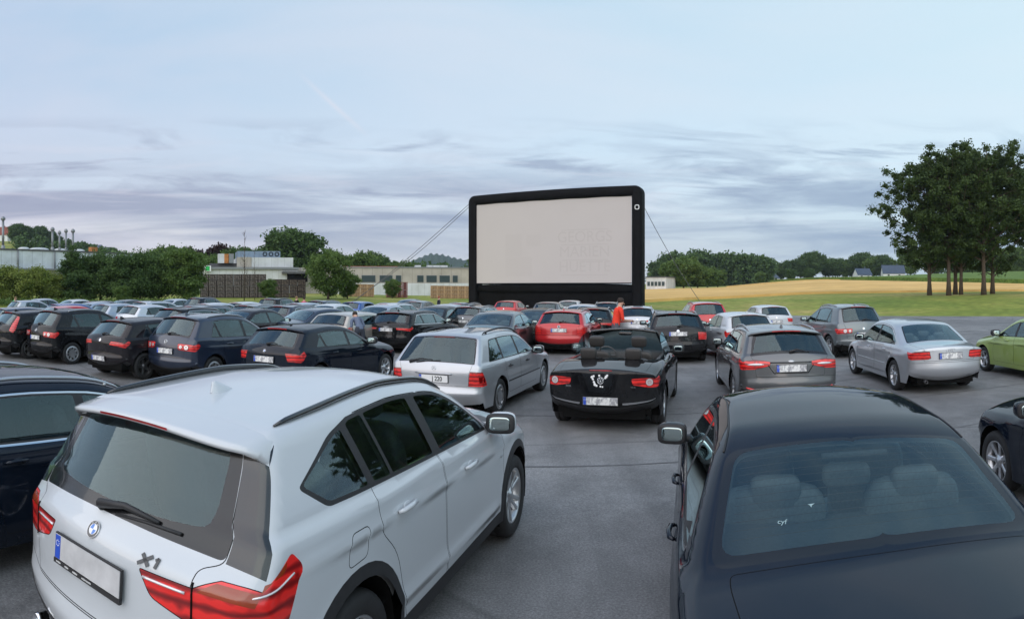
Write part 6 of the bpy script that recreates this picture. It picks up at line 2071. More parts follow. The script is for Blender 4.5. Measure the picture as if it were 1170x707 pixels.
FAR = {
 'far_estate': (spec_estate(0, L=4.65, H=1.46, lamps='wide', trim='chrome', rails=True), [
    (182, 24.0, 17, P_BLACK, 'black estate with chrome window outline behind the navy tall hatchback', Z),
    (205, 27.5, 17, P_NAVY, 'navy estate with chrome-ringed side windows behind the navy tall hatchback', Z),
    (310, 28.0, 17, P_NAVY, 'dark navy estate parked behind the dark blue coupe in the left middle', Z),
    (433, 33.0, 18, P_LIGHT, 'pale silver estate left of the black estate with wide lamps', Z),
    (518, 34.0, 17, P_NAVY, 'dark estate farthest left of the red hatchback under the screen', Z),
    (528, 27.0, 17, P_GREY, 'grey estate with red lamps behind the black estate with wide lamps', Z),
    (728, 26.0, 12, P_SILVER, 'silver estate beside the man in the red shirt', Z),
    (270, 29.5, 17, P_GREYB, 'grey-green estate between the plum saloon and the navy estate', Z),
    (355, 42.0, 17, P_NAVY, 'navy estate in the last row below the dark gateway', Z),
    (675, 24.0, 12, P_BLACK, 'black estate hidden between the red estate and the silver estate', Z),
    (152, 38.0, 17, P_LIGHT, 'light silver estate in the farthest left row', Z),
    (692, 36.0, 12, P_GREYB, 'grey estate under the right half of the screen', Z)]),
 'far_hatch': (spec_hatch(0, L=4.1, H=1.47, lamps='block'), [
    (575, 41.0, 17, P_RED, 'red hatchback in the front row under the screen', Z),
    (622, 36.0, 14, P_GREY, 'grey hatchback in front of the dark screen base', Z),
    (140, 28.5, 17, P_LIGHT, 'white hatchback with tall red lamps behind the black tall hatchback', Z),
    (52, 31.0, 17, P_BLUE, 'mid blue hatchback near the red car at the left edge', Z),
    (108, 31.0, 17, P_SILVERB, 'bluish silver hatchback behind the black tall hatchback', Z),
    (262, 36.0, 17, P_WHITE, 'white hatchback in the far left row in front of the pallet stacks', Z),
    (396, 38.0, 17, P_BLUE, 'blue hatchback in front of the grass strip left of centre', Z),
    (468, 40.0, 17, P_GREYB, 'grey-green hatchback in the front row left of the screen', Z),
    (-14, 24.0, 17, P_NAVY, 'dark hatchback half hidden at the left edge', Z),
    (10, 40.0, 17, P_SILVER, 'silver hatchback in the far row at the left edge', Z),
    (95, 38.0, 17, P_GREY, 'grey hatchback in the second last row at the left', Z),
    (330, 34.0, 17, P_SILVERB, 'bluish hatchback below the two people on the lot', Z),
    (500, 30.0, 17, P_SILVER, 'silver hatchback in the middle rows left of the screen', Z),
    (225, 33.0, 17, P_LIGHT, 'pale hatchback below the left end of the dark cages', Z),
    (648, 42.0, 14, P_WHITE, 'white hatchback in the front row under the middle of the screen', Z),
    (888, 27.5, 6, P_WHITE, 'white hatchback nosing towards the meadow behind the small white hatchback', Z)]),
 'far_saloon': (spec_saloon(0, L=4.55, trim='frit', over=dict(handles=[])), [
    (243, 21.5, 17, P_PLUM, 'dark plum saloon behind the navy tall hatchback', Z),
    (352, 30.0, 17, P_WHITE, 'white saloon in the left middle of the lot', Z),
    (548, 19.0, 17, P_GREY, 'dark grey saloon whose rear window shows over the old silver estate', Z),
    (75, 34.0, 17, P_SILVERB, 'bluish saloon in the far left rows', Z),
    (660, 29.0, 14, P_LIGHT, 'pale saloon behind the red estate', Z),
    (478, 25.5, 17, P_BLACK, 'black saloon with open sunroof behind the black estate', Z),
    (120, 44.0, 17, P_GREY, 'grey saloon in the last row before the dark trees', Z),
    (60, 45.0, 17, P_WHITE, 'white saloon in the last row before the light green bush', Z),
    (22, 48.0, 17, P_SILVER, 'silver saloon in the very last row at the far left', Z),
    (178, 47.0, 17, P_LIGHT, 'pale saloon in the last row below the dense dark trees', Z),
    (412, 27.5, 17, P_SILVERB, 'bluish silver saloon directly behind the beige old car', Z),
    (455, 46.0, 17, P_NAVY, 'navy saloon in the last row on the grass side left of the screen', Z),
    (30, 26.0, 17, P_RED, 'red saloon with dark roof at the left edge', Z)]),
 'far_suv': (spec_hatch(0, L=4.4, H=1.66, hw=0.90, lamps='wide', trim='chrome', over=dict(name='suv', wr=0.35, arch_r=0.40, rails=(0.8, 2.2, 0.93, 0.03, SATIN))), [
    (300, 38.0, 17, P_BLACK, 'dark SUV with roof rails in the far row below the pallet stacks', Z),
    (215, 42.0, 17, P_BLUEBLACK, 'blue-grey SUV in the last row left of the pallet stacks', Z),
    (812, 25.5, 6, P_RED, 'red SUV with roof rails behind the small white hatchback', Z)]),
 'far_softtop': (spec_saloon(0, L=4.30, trim='frit', over=dict(handles=[], roofsoft=True)), [
    (600, 21.5, 17, P_BLACK, 'black convertible with its soft top up beside the red estate', Z),
    (316, 22.8, 32, P_NAVY, 'dark blue coupe turned side-on behind the blue-black five-door hatchback', Z)]),
 'far_old': (spec_estate(0, L=4.35, H=1.40, lamps='block', trim='frit', rails=False, spoiler=False, glass='glass'), [
    (369, 20.5, 18, P_BEIGE, 'beige old car with a door open and someone leaning in', Z)]),
}
cluster(FAR)
# ------------------------------------------------------------------ inflatable cinema screen
def build_screen():
    A = Vector((*px2w(538.5, 68.8), 0)); Bp = Vector((*px2w(735.5, 61.4), 0))
    d = (Bp - A); W = d.length; dx = d.normalized()
    ang = math.atan2(dx.y, dx.x)
    mid = (A + Bp) / 2
    zg = gz(mid.x, mid.y) - 0.05
    root = empty('cinema_screen', (mid.x, mid.y, zg), ang)
    tag(root, 'huge inflatable cinema screen with a black frame and pale projection cloth', 'cinema screen')
    TOP = 12.45; t = 1.08
    BLK = simple('inflated black fabric', (0.005, 0.005, 0.006), 0.65, spec=0.12, noise=(0.8, 0.3), bump=(0.9, 0.5, 0.12))
    BLK2 = simple('black skirt fabric', (0.005, 0.005, 0.0055), 0.7, spec=0.1, noise=(1.2, 0.3), bump=(1.5, 0.6, 0.08))
    CLOTH = simple('projection cloth', (0.52, 0.478, 0.46), 0.75, noise=(0.35, 0.015))
    MARK = simple('faint projected grey', (0.487, 0.445, 0.427), 0.75)
    w2 = W / 2
    # the outer tube runs in one rounded loop
    mb = MB()
    def ring(pts, rx, ry):
        vs = []; n = 20
        P = [Vector(p) for p in pts]
        for k, p in enumerate(P):
            tt = (P[min(k + 1, len(P) - 1)] - P[max(k - 1, 0)]).normalized()
            a = Vector((0, 1, 0)); b = tt.cross(a).normalized()
            for i in range(n):
                th = 2 * math.pi * i / n
                c_, s_ = math.cos(th), math.sin(th)
                c_ = math.copysign(abs(c_) ** 0.45, c_); s_ = math.copysign(abs(s_) ** 0.45, s_)
                vs.append(p + b * c_ * rx + a * s_ * ry)
        fs = [(k * n + i, k * n + (i + 1) % n, (k + 1) * n + (i + 1) % n, (k + 1) * n + i) for k in range(len(P) - 1) for i in range(n)]
        fs.append(tuple(range(n))); fs.append(tuple((len(P) - 1) * n + n - 1 - i for i in range(n)))
        mb.add(vs, fs, 0, True)
    xs = w2 - t / 2; zt = TOP - t / 2; cr = 0.22
    path = [(-xs, 0, z) for z in np.linspace(-0.1, zt - cr, 12)] + [(-xs + cr - cr * math.cos(a), 0, zt - cr + cr * math.sin(a)) for a in np.linspace(0.2, math.pi / 2, 6)]
    path += [(x, 0, zt + 0.05 * math.sin((x + xs) / (2 * xs) * math.pi)) for x in np.linspace(-xs + cr + .3, xs - cr - .3, 16)]
    path += [(xs - cr + cr * math.sin(a), 0, zt - cr + cr * math.cos(a)) for a in np.linspace(0, math.pi / 2 - .2, 6)] + [(xs, 0, z) for z in np.linspace(zt - cr, -0.1, 12)]
    ring(path, t / 2, 0.85)
    mb.build('inflated_frame', BLK, root)
    # lower beam and skirt
    mb = MB(); mb.superq((0, 0.05, 2.35), (2 * xs, 1.3, 0.9), 0.35, 0, None, 24, 12); mb.superq((0, 0.1, 0.9), (2 * xs, 0.9, 2.4), 0.2, 0, None, 24, 12)
    mb.build('lower_skirt', BLK2, root)
    # projection cloth, slightly sagging edges
    nx, nz = 40, 20; vs = []
    xl, xr_, zb, ztp = -w2 + t - 0.25, w2 - t + 0.02, 2.85, TOP - t + 0.02
    for j in range(nz + 1):
        for i in range(nx + 1):
            u, v = i / nx, j / nz
            sag = 0.02 * math.sin(u * math.pi * 9) * (v ** 6)
            vs.append((xl + (xr_ - xl) * u, -0.62, zb + (ztp - zb) * v - sag))
    mb = MB(); mb.add(vs, [(j * (nx + 1) + i, j * (nx + 1) + i + 1, (j + 1) * (nx + 1) + i + 1, (j + 1) * (nx + 1) + i) for j in range(nz) for i in range(nx)])
    mb.build('projection_cloth', CLOTH, root)
    # laced cloth edge
    mb = MB(); mb.tube([(xl, -0.66, zb), (xr_, -0.66, zb)], 0.06); mb.build('cloth_hem', BLK2, root)
    # what the projector faintly shows: three lines of lettering and a pale block
    MX = Matrix.Rotation(R(90), 4, 'X')
    y = -0.623
    mb = MB()
    for k, (s_, zz) in enumerate((('GEORGS', 7.45), ('MARIEN', 5.95), ('HUETTE', 4.45))):
        text_into(mb, s_, 1.55, Matrix.Translation((3.7, y, zz + 0.05)) @ MX, 0, 0.001, 0.0, 0.98)
    mb.build('projected_lettering', MARK, root)
    mb = MB()
    for z_ in (8.25, 6.75, 5.2, 3.7): mb.box((3.7, y, z_), (5.0, 0.004, 0.08))
    mb.build('projected_rule', MARK, root)
    mb = MB()
    mb.box((-4.2, y + 0.003, 6.85), (1.9, 0.004, 2.3)); mb.box((-3.6, y + 0.003, 4.6), (3.1, 0.004, 2.0)); mb.box((-1.9, y + 0.003, 7.3), (1.6, 0.004, 1.2))
    mb.build('projected_emblem', simple('fainter projected grey', (0.507, 0.465, 0.447), 0.75), root)
    # small white maker's mark on the right column
    mb = MB()
    pts = [(w2 - t * 0.42 + 0.2 * math.copysign(abs(math.cos(a)) ** .6, math.cos(a)), -0.875, 10.25 + 0.2 * math.copysign(abs(math.sin(a)) ** .6, math.sin(a))) for a in np.linspace(0, 2 * math.pi, 21)]
    mb.tube(pts, 0.045, 0, 6, False)
    mb.build('white_mark', WHITE, root)
    M = root.matrix_basis
    ROPE = simple('grey rope', (0.12, 0.12, 0.13), 0.8)
    def tp(x, z): return Matrix.Translation(root.location) @ Matrix.Rotation(ang, 4, 'Z') @ Vector((x, -0.3, z))
    def rope(p, px, r, label, sag=0.6):
        g = Vector((*px2w(px, r), 0)); g.z = gz(g.x, g.y)
        mb = MB(); mb.tube([p.lerp(g, t_) - Vector((0, 0, sag * math.sin(t_ * math.pi))) for t_ in np.linspace(0, 1, 12)], 0.03, 0, 5)
        o = mb.build('guy_rope', ROPE); tag(o, label, 'rope', 'guy ropes of the cinema screen')
    rope(tp(-w2 + 0.3, 11.6), 398, 74, 'long slack guy rope from the upper left corner of the screen, the lower of two')
    rope(tp(-w2 + 0.3, 11.9), 404, 80, 'long taut guy rope from the upper left corner of the screen, the upper of two', 0.3)
    rope(tp(w2 - 0.9, TOP - 0.2), 806, 66, 'guy rope slanting down right from the top of the screen frame')
build_screen()

# ------------------------------------------------------------------ works buildings on the left
def panel_mat(name, col, seam=1.0, rough=0.5, horiz=False, amt=0.12):
    m, n, l = new_mat(name)
    out = n.new('ShaderNodeOutputMaterial'); p = n.new('ShaderNodeBsdfPrincipled'); l.new(p.outputs[0], out.inputs[0])
    tc = n.new('ShaderNodeTexCoord')
    w = n.new('ShaderNodeTexWave'); w.bands_direction = 'Z' if horiz else 'X'; w.inputs['Scale'].default_value = seam; w.wave_profile = 'SAW'
    l.new(tc.outputs['Object'], w.inputs['Vector'])
    r = n.new('ShaderNodeValToRGB'); e = r.color_ramp.elements; e[0].position = 0.0; e[1].position = 0.06
    e[0].color = (*[c * 0.55 for c in col], 1); e[1].color = (*col, 1); l.new(w.outputs['Fac'], r.inputs[0])
    t = n.new('ShaderNodeTexNoise'); t.inputs['Scale'].default_value = 0.5; t.inputs['Detail'].default_value = 8; l.new(tc.outputs['Object'], t.inputs['Vector'])
    r2 = n.new('ShaderNodeValToRGB'); r2.color_ramp.elements[0].position = .3; r2.color_ramp.elements[1].position = .7
    r2.color_ramp.elements[0].color = (1 - amt * 2, 1 - amt * 2, 1 - amt * 2.2, 1); r2.color_ramp.elements[1].color = (1, 1, 1, 1); l.new(t.outputs['Fac'], r2.inputs[0])
    x = n.new('ShaderNodeMix'); x.data_type = 'RGBA'; x.blend_type = 'MULTIPLY'; x.inputs[0].default_value = 1
    l.new(r.outputs[0], x.inputs[6]); l.new(r2.outputs[0], x.inputs[7]); l.new(x.outputs[2], p.inputs['Base Color']); p.inputs['Roughness'].default_value = rough
    return m
WALL_GREY = panel_mat('grey cladding', (0.74, 0.78, 0.82), 0.12)
WALL_WHITE = panel_mat('white cladding', (0.66, 0.68, 0.70), 0.25)
WALL_BEIGE = panel_mat('beige concrete', (0.46, 0.42, 0.37), 0.16, 0.85)
BLUEPANEL = panel_mat('weathered blue panels', (0.20, 0.27, 0.36), 0.35)
ROOFING = simple('roofing felt', (0.10, 0.10, 0.105), 0.9, noise=(0.5, 0.2))
DARKGLASS = simple('dark window panes', (0.03, 0.05, 0.055), 0.3)
STEEL = simple('weathered steel', (0.25, 0.26, 0.27), 0.5, metal=0.6)
RUST = simple('rusty sheet', (0.42, 0.17, 0.05), 0.8, noise=(1.5, 0.4))

def wall_frame(pxa, ra, pxb, rb):
    a = Vector((*px2w(pxa, ra), 0)); b = Vector((*px2w(pxb, rb), 0))
    return a, b, (b - a).length, math.atan2((b - a).y, (b - a).x)
def X_at(px, a, ang):
    """distance along the wall line at the bearing px"""
    th = (px - 585) / F; dxx, dyy = math.cos(ang), math.sin(ang)
    # a + s*d on the ray (sin th, cos th)
    s_, c_ = math.sin(th), math.cos(th)
    return (a.y * s_ - a.x * c_) / (dxx * c_ - dyy * s_)

def factory():
    a, b, W, ang = wall_frame(-260, 125, 190, 165)
    root = empty('factory_hall', (a.x, a.y, 1.0), ang)
    tag(root, 'long grey factory hall with flue pipes behind the bushes on the left', 'building')
    mb = MB(); mb.box((W / 2, 15, 5.0), (W, 30, 9.3)); mb.build('wall', WALL_GREY, root)
    mb = MB(); mb.box((W / 2, 15, 9.75), (W + 0.4, 30.4, 0.35)); mb.build('roof', ROOFING, root)
    mb = MB(); mb.box((W / 2, -1.6, 5.35), (W, 3.2, 0.35)); mb.build('canopy', STEEL, root)
    mb = MB(); mb.box((W / 2 + 2, -0.05, 3.0), (W * 0.9, 0.1, 1.3)); mb.build('lower_band', BLUEPANEL, root)
    for px in (20, 62, 101):
        x = X_at(px, a, ang); mb = MB(); mb.tube([(x, -0.3, 9.5), (x, -0.3, 5.5)], 0.17); mb.build('downpipe', STEEL, root)
    for px in (34, 52, 76, 98):
        x = X_at(px, a, ang)
        mb = MB(); mb.superq((x, 3, 10.0), (2.6 if px != 52 else 5, 3, 1.2), 0.8, 0, None, 16, 10); mb.build('skylight', WALL_WHITE, root)
    x = X_at(109, a, ang); mb = MB(); mb.box((x, 1, 10.5), (1.7, 1.4, 1.1)); mb.build('vent_housing', RUST, root)
    for px, ty, rr in ((8, 251, .36), (65, 263, .34), (73, 267, .28), (80.5, 265, .3), (88.5, 265, .34)):
        x = X_at(px, a, ang); r = math.hypot(a.x + x * math.cos(ang), a.y + x * math.sin(ang)) + 2
        zt = CAM_H + (HOR - ty) / F * r - 0.3
        mb = MB(); mb.tube([(x, 2, 9.8), (x, 2, zt - 0.8)], rr * 0.8, 0, 12)
        mb.lathe([(rr * 0.8, zt - 0.9), (rr * 1.5, zt - 0.7), (rr * 1.5, zt - 0.3), (rr * 0.8, zt - 0.1), (rr * 0.7, zt), (0, zt)], 'Z', 14, 0, (x, 2, 0))
        mb.lathe([(rr * 1.3, 9.9), (rr * 1.3, 10.5), (rr * .8, 10.8)], 'Z', 12, 0, (x, 2, 0))
        mb.build('flue_pipe', STEEL, root)
factory()

def workshop():
    a, b, W, ang = wall_frame(228, 118, 372, 121)
    X = lambda px: X_at(px, a, ang)
    Z = lambda y: CAM_H + (HOR - y) / F * 118
    root = empty('workshop', (a.x, a.y, 0), ang)
    tag(root, 'white workshop with blue roof plant behind the pallet cages', 'building')
    def bx(name, p0, p1, y0, y1, d0, d1, m):
        mb = MB(); x0, x1, z0, z1 = X(p0), X(p1), Z(y1), Z(y0)
        mb.box(((x0 + x1) / 2, (d0 + d1) / 2, (z0 + z1) / 2), (x1 - x0, d1 - d0, z1 - z0)); return mb.build(name, m, root)
    bx('wall', 229, 340, 306, 341, 0, 18, WALL_WHITE)
    bx('eaves', 228, 341, 305, 307.5, -0.5, 18.5, STEEL)
    bx('upper_storey', 272, 336, 293.5, 305, 1.0, 14, WALL_WHITE)
    bx('end_wall', 271, 288, 293.2, 305.2, 0.9, 1.02, WALL_BEIGE)
    bx('roof_plant', 273, 323, 285.5, 293.6, 3, 9, BLUEPANEL)
    for p in (305, 312, 319):
        mb = MB(); mb.lathe([(0.45, -0.06), (0.45, 0.02), (0.3, 0.02), (0.3, -0.06)], 'Y', 16, 0, (X(p), 2.98, Z(289))); mb.build('fan', GAP, root)
    bx('silo', 250, 257, 289, 300, 2, 4.2, WALL_WHITE); bx('rusty_panel', 257, 262, 289.3, 300, 2, 4, RUST); bx('plant_frame', 262.5, 268, 289, 300, 2, 4, STEEL)
    bx('low_roof', 240, 272, 300, 305, 3, 12, ROOFING)
    # white box with green mark
    bx('sign_box', 232, 241, 303.6, 310, -0.9, -0.6, WHITE)
    G = simple('green sign', (0.02, 0.45, 0.10), 0.5)
    mb = MB(); x = X(237); mb.box((x, -0.93, Z(306.8)), (0.75, 0.04, 0.85)); mb.tube([(x - .3, -0.95, Z(308)), (x + .3, -0.95, Z(305.5))], 0.07, 0); mb.build('green_mark', G, root)
    bx('dark_gateway', 328, 351, 312, 322, -0.4, 8, GAP)
    bx('gateway_roof', 322, 354, 310, 312.5, -1.2, 8, ROOFING)
    bx('annexe', 337, 372, 305, 341, 2, 16, WALL_BEIGE)
workshop()

def office():
    a, b, W, ang = wall_frame(368, 122, 560, 126)
    X = lambda px: X_at(px, a, ang)
    Z = lambda y: CAM_H + (HOR - y) / F * 122
    root = empty('office_block', (a.x, a.y, 0), ang)
    tag(root, 'long low beige industrial building with ribbon windows left of the screen', 'building')
    mb = MB(); mb.box((W / 2, 9, (Z(306) + 0) / 2), (W, 18, Z(306))); mb.build('wall', WALL_BEIGE, root)
    mb = MB(); mb.box((W / 2, 9, Z(305.3)), (W + .3, 18.3, 0.22)); mb.build('roof_edge', STEEL, root)
    mb = MB(); mb.box((X(425), 6, Z(304.2)), (X(458) - X(395), 5, 0.3)); mb.build('red_roof_strip', simple('red sheet', (0.35, 0.09, 0.06), 0.7), root)
    mb = MB(); mb.box((W / 2, -0.06, (Z(323.5) + 0.3) / 2), (W * 0.98, 0.12, Z(323.5) - 0.3)); mb.build('plinth', WALL_WHITE, root)
    for p0, p1 in ((400, 409), (413, 429), (433.5, 448.5), (452, 458.5), (476.5, 484), (487, 499), (502, 514), (517, 523)):
        f = empty('window'); f.parent = root
        x0, x1, z0, z1 = X(p0), X(p1), Z(322.5), Z(314.3)
        mb = MB(); mb.box(((x0 + x1) / 2, -0.05, (z0 + z1) / 2), (x1 - x0, 0.14, z1 - z0)); mb.build('frame', STEEL, f)
        mb = MB(); mb.box(((x0 + x1) / 2, -0.10, (z0 + z1) / 2), (x1 - x0 - 0.12, 0.1, z1 - z0 - 0.12)); 
        mb.build('pane', DARKGLASS, f)
    for p, w in ((384, 2.5), (481, 1.2), (495, 1), (503, 1.6), (512, 1.4)):
        mb = MB(); mb.box((X(p), 5, Z(303.8)), (w, 1.5, 0.7)); mb.build('roof_vent', WALL_WHITE, root)
office()

def small_white():
    a, b, W, ang = wall_frame(738, 190, 761, 188)
    root = empty('white_hall', (a.x, a.y, gz(a.x, a.y) - .3), ang); tag(root, 'small white hall with a row of windows right of the screen', 'building')
    mb = MB(); mb.box((W / 2, 5, 2.1), (W, 10, 4.2)); mb.build('wall', WALL_WHITE, root)
    mb = MB(); mb.box((W / 2, 5, 4.35), (W + .4, 10.4, .3)); mb.build('roof', ROOFING, root)
    for i in range(5):
        mb = MB(); mb.box((W * (0.14 + 0.18 * i), -0.03, 2.3), (W * .13, 0.1, 1.3)); mb.build('window', DARKGLASS, root)
small_white()

def house(px, r, w, d, h, rh, rot, wallm, roofm, label, wins=2):
    x, y = px2w(px, r)
    root = empty('house', (x, y, gz(x, y) - .3), R(rot)); tag(root, label, 'house', 'far houses')
    mb = MB(); mb.box((0, 0, h / 2), (w, d, h)); mb.add([(-w / 2, -d / 2, h), (-w / 2, d / 2, h), (-w / 2, 0, h + rh), (w / 2, -d / 2, h), (w / 2, d / 2, h), (w / 2, 0, h + rh)], [(0, 1, 2), (3, 5, 4)], 0, False)
    mb.build('wall', wallm, root)
    mb = MB(); o = 0.4; s = 0.12
    k = rh / (d / 2)
    for sg in (-1, 1):
        vs = [(-w / 2 - o, sg * (d / 2 + o), h - o * k + .02), (w / 2 + o, sg * (d / 2 + o), h - o * k + .02), (w / 2 + o, 0, h + rh + .02), (-w / 2 - o, 0, h + rh + .02)]
        vs += [(x_, y_, z_ + s) for x_, y_, z_ in vs]
        mb.add(vs, [(0, 1, 2, 3), (4, 7, 6, 5), (0, 4, 5, 1), (1, 5, 6, 2), (2, 6, 7, 3), (3, 7, 4, 0)], 0, False)
    mb.box((w * .2, 0, h + rh + .3), (.6, .6, 1.2)); mb.build('roof', roofm, root)
    for i in range(wins):
        mb = MB(); mb.box(((i + .5) / wins * w - w / 2, -d / 2 - .02, h * .55), (1.1, .1, 1.3)); mb.build('window', DARKGLASS, root)
REDTILE = simple('red roof tiles', (0.24, 0.07, 0.045), 0.85, noise=(1, .2))
SLATE = simple('blue grey roof', (0.045, 0.065, 0.10), 0.5, noise=(1, .2))
house(2, 470, 12, 10, 5, 6, 30, WHITE, REDTILE, 'white house with red roof on the hill at the left edge')
house(16, 480, 14, 9, 4, 4, 10, WALL_BEIGE, REDTILE, 'second house with a red roof on the hill left of the flue pipes')
house(108, 560, 16, 9, 4, 4, 0, WALL_WHITE, SLATE, 'low house with a dark roof on the green hill behind the flues')
house(118, 570, 12, 9, 4, 4, 20, WALL_BEIGE, SLATE, 'small dark-roofed house beside the low house on the green hill')
house(76, 565, 10, 8, 4, 4, 0, WALL_WHITE, SLATE, 'pale house between two trees on the yellow hillside')
house(985, 330, 7.5, 9, 2.6, 3.3, -12, WHITE, SLATE, 'small white house with steep blue roof in the fields on the right')
house(1020, 345, 12, 9, 3.0, 4.4, -25, WHITE, SLATE, 'wider white-gabled house with dark roof beside the big trees')
house(883, 400, 6.5, 7, 3.0, 3.0, 40, WHITE, SLATE, 'tiny white gabled house at the edge of the wood')

# ------------------------------------------------------------------ cages and pallets
ORD = ['first', 'second', 'third', 'fourth', 'fifth', 'sixth', 'seventh', 'eighth', 'ninth', 'tenth', 'eleventh', 'twelfth', 'thirteenth', 'fourteenth', 'fifteenth', 'sixteenth', 'seventeenth', 'eighteenth', 'nineteenth', 'twentieth',
       'twenty-first', 'twenty-second', 'twenty-third', 'twenty-fourth', 'twenty-fifth', 'twenty-sixth', 'twenty-seventh']
LEVEL = {4: ['bottom', 'second-lowest', 'second-highest', 'top'], 3: ['bottom', 'middle', 'top'], 2: ['bottom', 'top']}
def crates():
    DARKW = simple('dark cage contents', (0.15, 0.12, 0.10), 0.9, noise=(3.5, .92))
    GREYC = simple('grey cage contents', (0.21, 0.18, 0.165), 0.9, noise=(3.5, .92))
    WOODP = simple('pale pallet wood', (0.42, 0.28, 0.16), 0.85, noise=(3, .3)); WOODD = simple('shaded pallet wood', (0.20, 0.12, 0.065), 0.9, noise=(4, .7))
    REDRD = simple('dark rack contents', (0.09, 0.04, 0.038), 0.9, noise=(4, .8)); REDRK = simple('red rack steel', (0.22, 0.06, 0.055), 0.7, noise=(3, .3))
    CAGE = simple('rusty cage bars', (0.030, 0.020, 0.017), 0.8)
    def crate(name, w, h, d, fill, bars, nbar=4, infill=0.995):
        root = empty(name)
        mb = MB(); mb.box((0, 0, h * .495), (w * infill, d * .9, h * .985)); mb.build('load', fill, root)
        mb = MB()
        for sx in (-1, 1):
            for sy in (-1, 1): mb.box((sx * (w / 2 - .05), sy * (d / 2 - .04), h / 2), (.10, .10, h))
        for z in (0.08, h * .36, h * .62, h - .06):
            for sy in (-1, 1): mb.box((0, sy * (d / 2 - .03), z), (w - .16, .05, .07))
            for sx in (-1, 1): mb.box((sx * (w / 2 - .03), 0, z), (.05, d - .16, .07))
        for i in range(1, nbar):
            mb.box((w * i / nbar - w / 2, -d / 2 + .03, h / 2), (.05, .04, h - .1))
        mb.box((0, 0, 0.05), (w - .1, d - .1, .08))
        mb.build('cage', bars, root)
        return root
    rnd = random.Random(4)
    def stack(proto, p0, p1, r, h, w, rows, label, grp, skip=0.0, top_var=False):
        d = index_children(proto)
        a, b, W, ang = wall_frame(p0, r, p1, r)
        n = int(W / (w + 0.008)); first = True
        for i in range(n):
            x = a.x + math.cos(ang) * (i + .5) * (w + 0.008); y = a.y + math.sin(ang) * (i + .5) * (w + 0.008)
            g0 = gz(x, y)
            rr = rows - (1 if top_var and rnd.random() < .25 else 0)
            for k in range(rr):
                c = copy_tree(proto, None, d, PH)
                c.location = (x, y + rnd.uniform(-.08, .08), g0 + k * (h + .004)); c.rotation_euler = (0, 0, ang + rnd.uniform(-.01, .01))
                tag(c, f'{LEVEL[rows][k]} {label[0]}, {ORD[i]} stack from the left {label[1]}', 'crate', grp)
        for ch in list(d.get(proto.name, [])): bpy.data.objects.remove(ch)
        bpy.data.objects.remove(proto)
    stack(crate('cage_crate', 1.2, .86, 1.0, GREYC, CAGE), 229, 309, 92, .86, 1.2, 4, ('dark cage', 'before the white workshop'), 'stacked dark cages')
    stack(crate('cage_crate', 1.2, .9, 1.0, DARKW, CAGE), 312, 352, 93, .9, 1.2, 3, ('rusty cage', 'below the dark gateway'), 'lower rusty cages')
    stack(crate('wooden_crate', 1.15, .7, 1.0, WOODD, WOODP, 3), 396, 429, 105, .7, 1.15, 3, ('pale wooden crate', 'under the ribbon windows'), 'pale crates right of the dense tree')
    stack(crate('steel_rack', .9, 1.3, 1.0, REDRD, REDRK, 5, .6), 441, 468, 105, 1.3, .9, 2, ('red steel rack', 'between the pale crates'), 'red racks')
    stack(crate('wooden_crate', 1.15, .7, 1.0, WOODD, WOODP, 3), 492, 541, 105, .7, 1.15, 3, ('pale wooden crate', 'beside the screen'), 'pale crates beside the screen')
crates()

# ------------------------------------------------------------------ trees
TG = 'tall trees on the meadow'
def big_trees():
    specs = [(1062, 86, 18.5, 11.5, .15, 31, .30, 'leftmost tall tree of the group with a wide ragged crown', (-1.2, 0)),
             (1084, 84, 20.8, 10.5, .20, 32, .30, 'tall tree with the thickest trunk in the middle of the group', (0, 0)),
             (1091.5, 88, 19.5, 9, .14, 33, .30, 'slim tree close behind the thickest trunk of the group', (0.4, 0)),
             (1098, 86, 20.3, 9, .15, 34, .26, 'slender tree right of the thickest trunk of the group', (0.5, 0)),
             (1124, 84, 21.3, 12, .20, 35, .32, 'tall straight tree with a broad crown right of the group', (0.3, 0)),
             (1134, 88, 19.5, 11, .12, 36, .30, 'rightmost tall tree of the group with low foliage', (1.5, 0)),
             (1176, 90, 20.0, 10, .30, 37, .30, 'tall tree cut off by the right edge of the view', (0, 0))]
    for px, r, h, cw, bare, seed, tr, label, lean in specs:
        t = make_tree('tall_tree', h, cw, tr, bare, LEAF_OAK, seed, label, 'tree', TG, n_limbs=52, leaf=0.17, n_per=165, clump=0.82, lean=lean, shape='oak', open_=0.22)
        x, y = px2w(px, r); t.location = (x, y, gz(x, y) - .1)
big_trees()

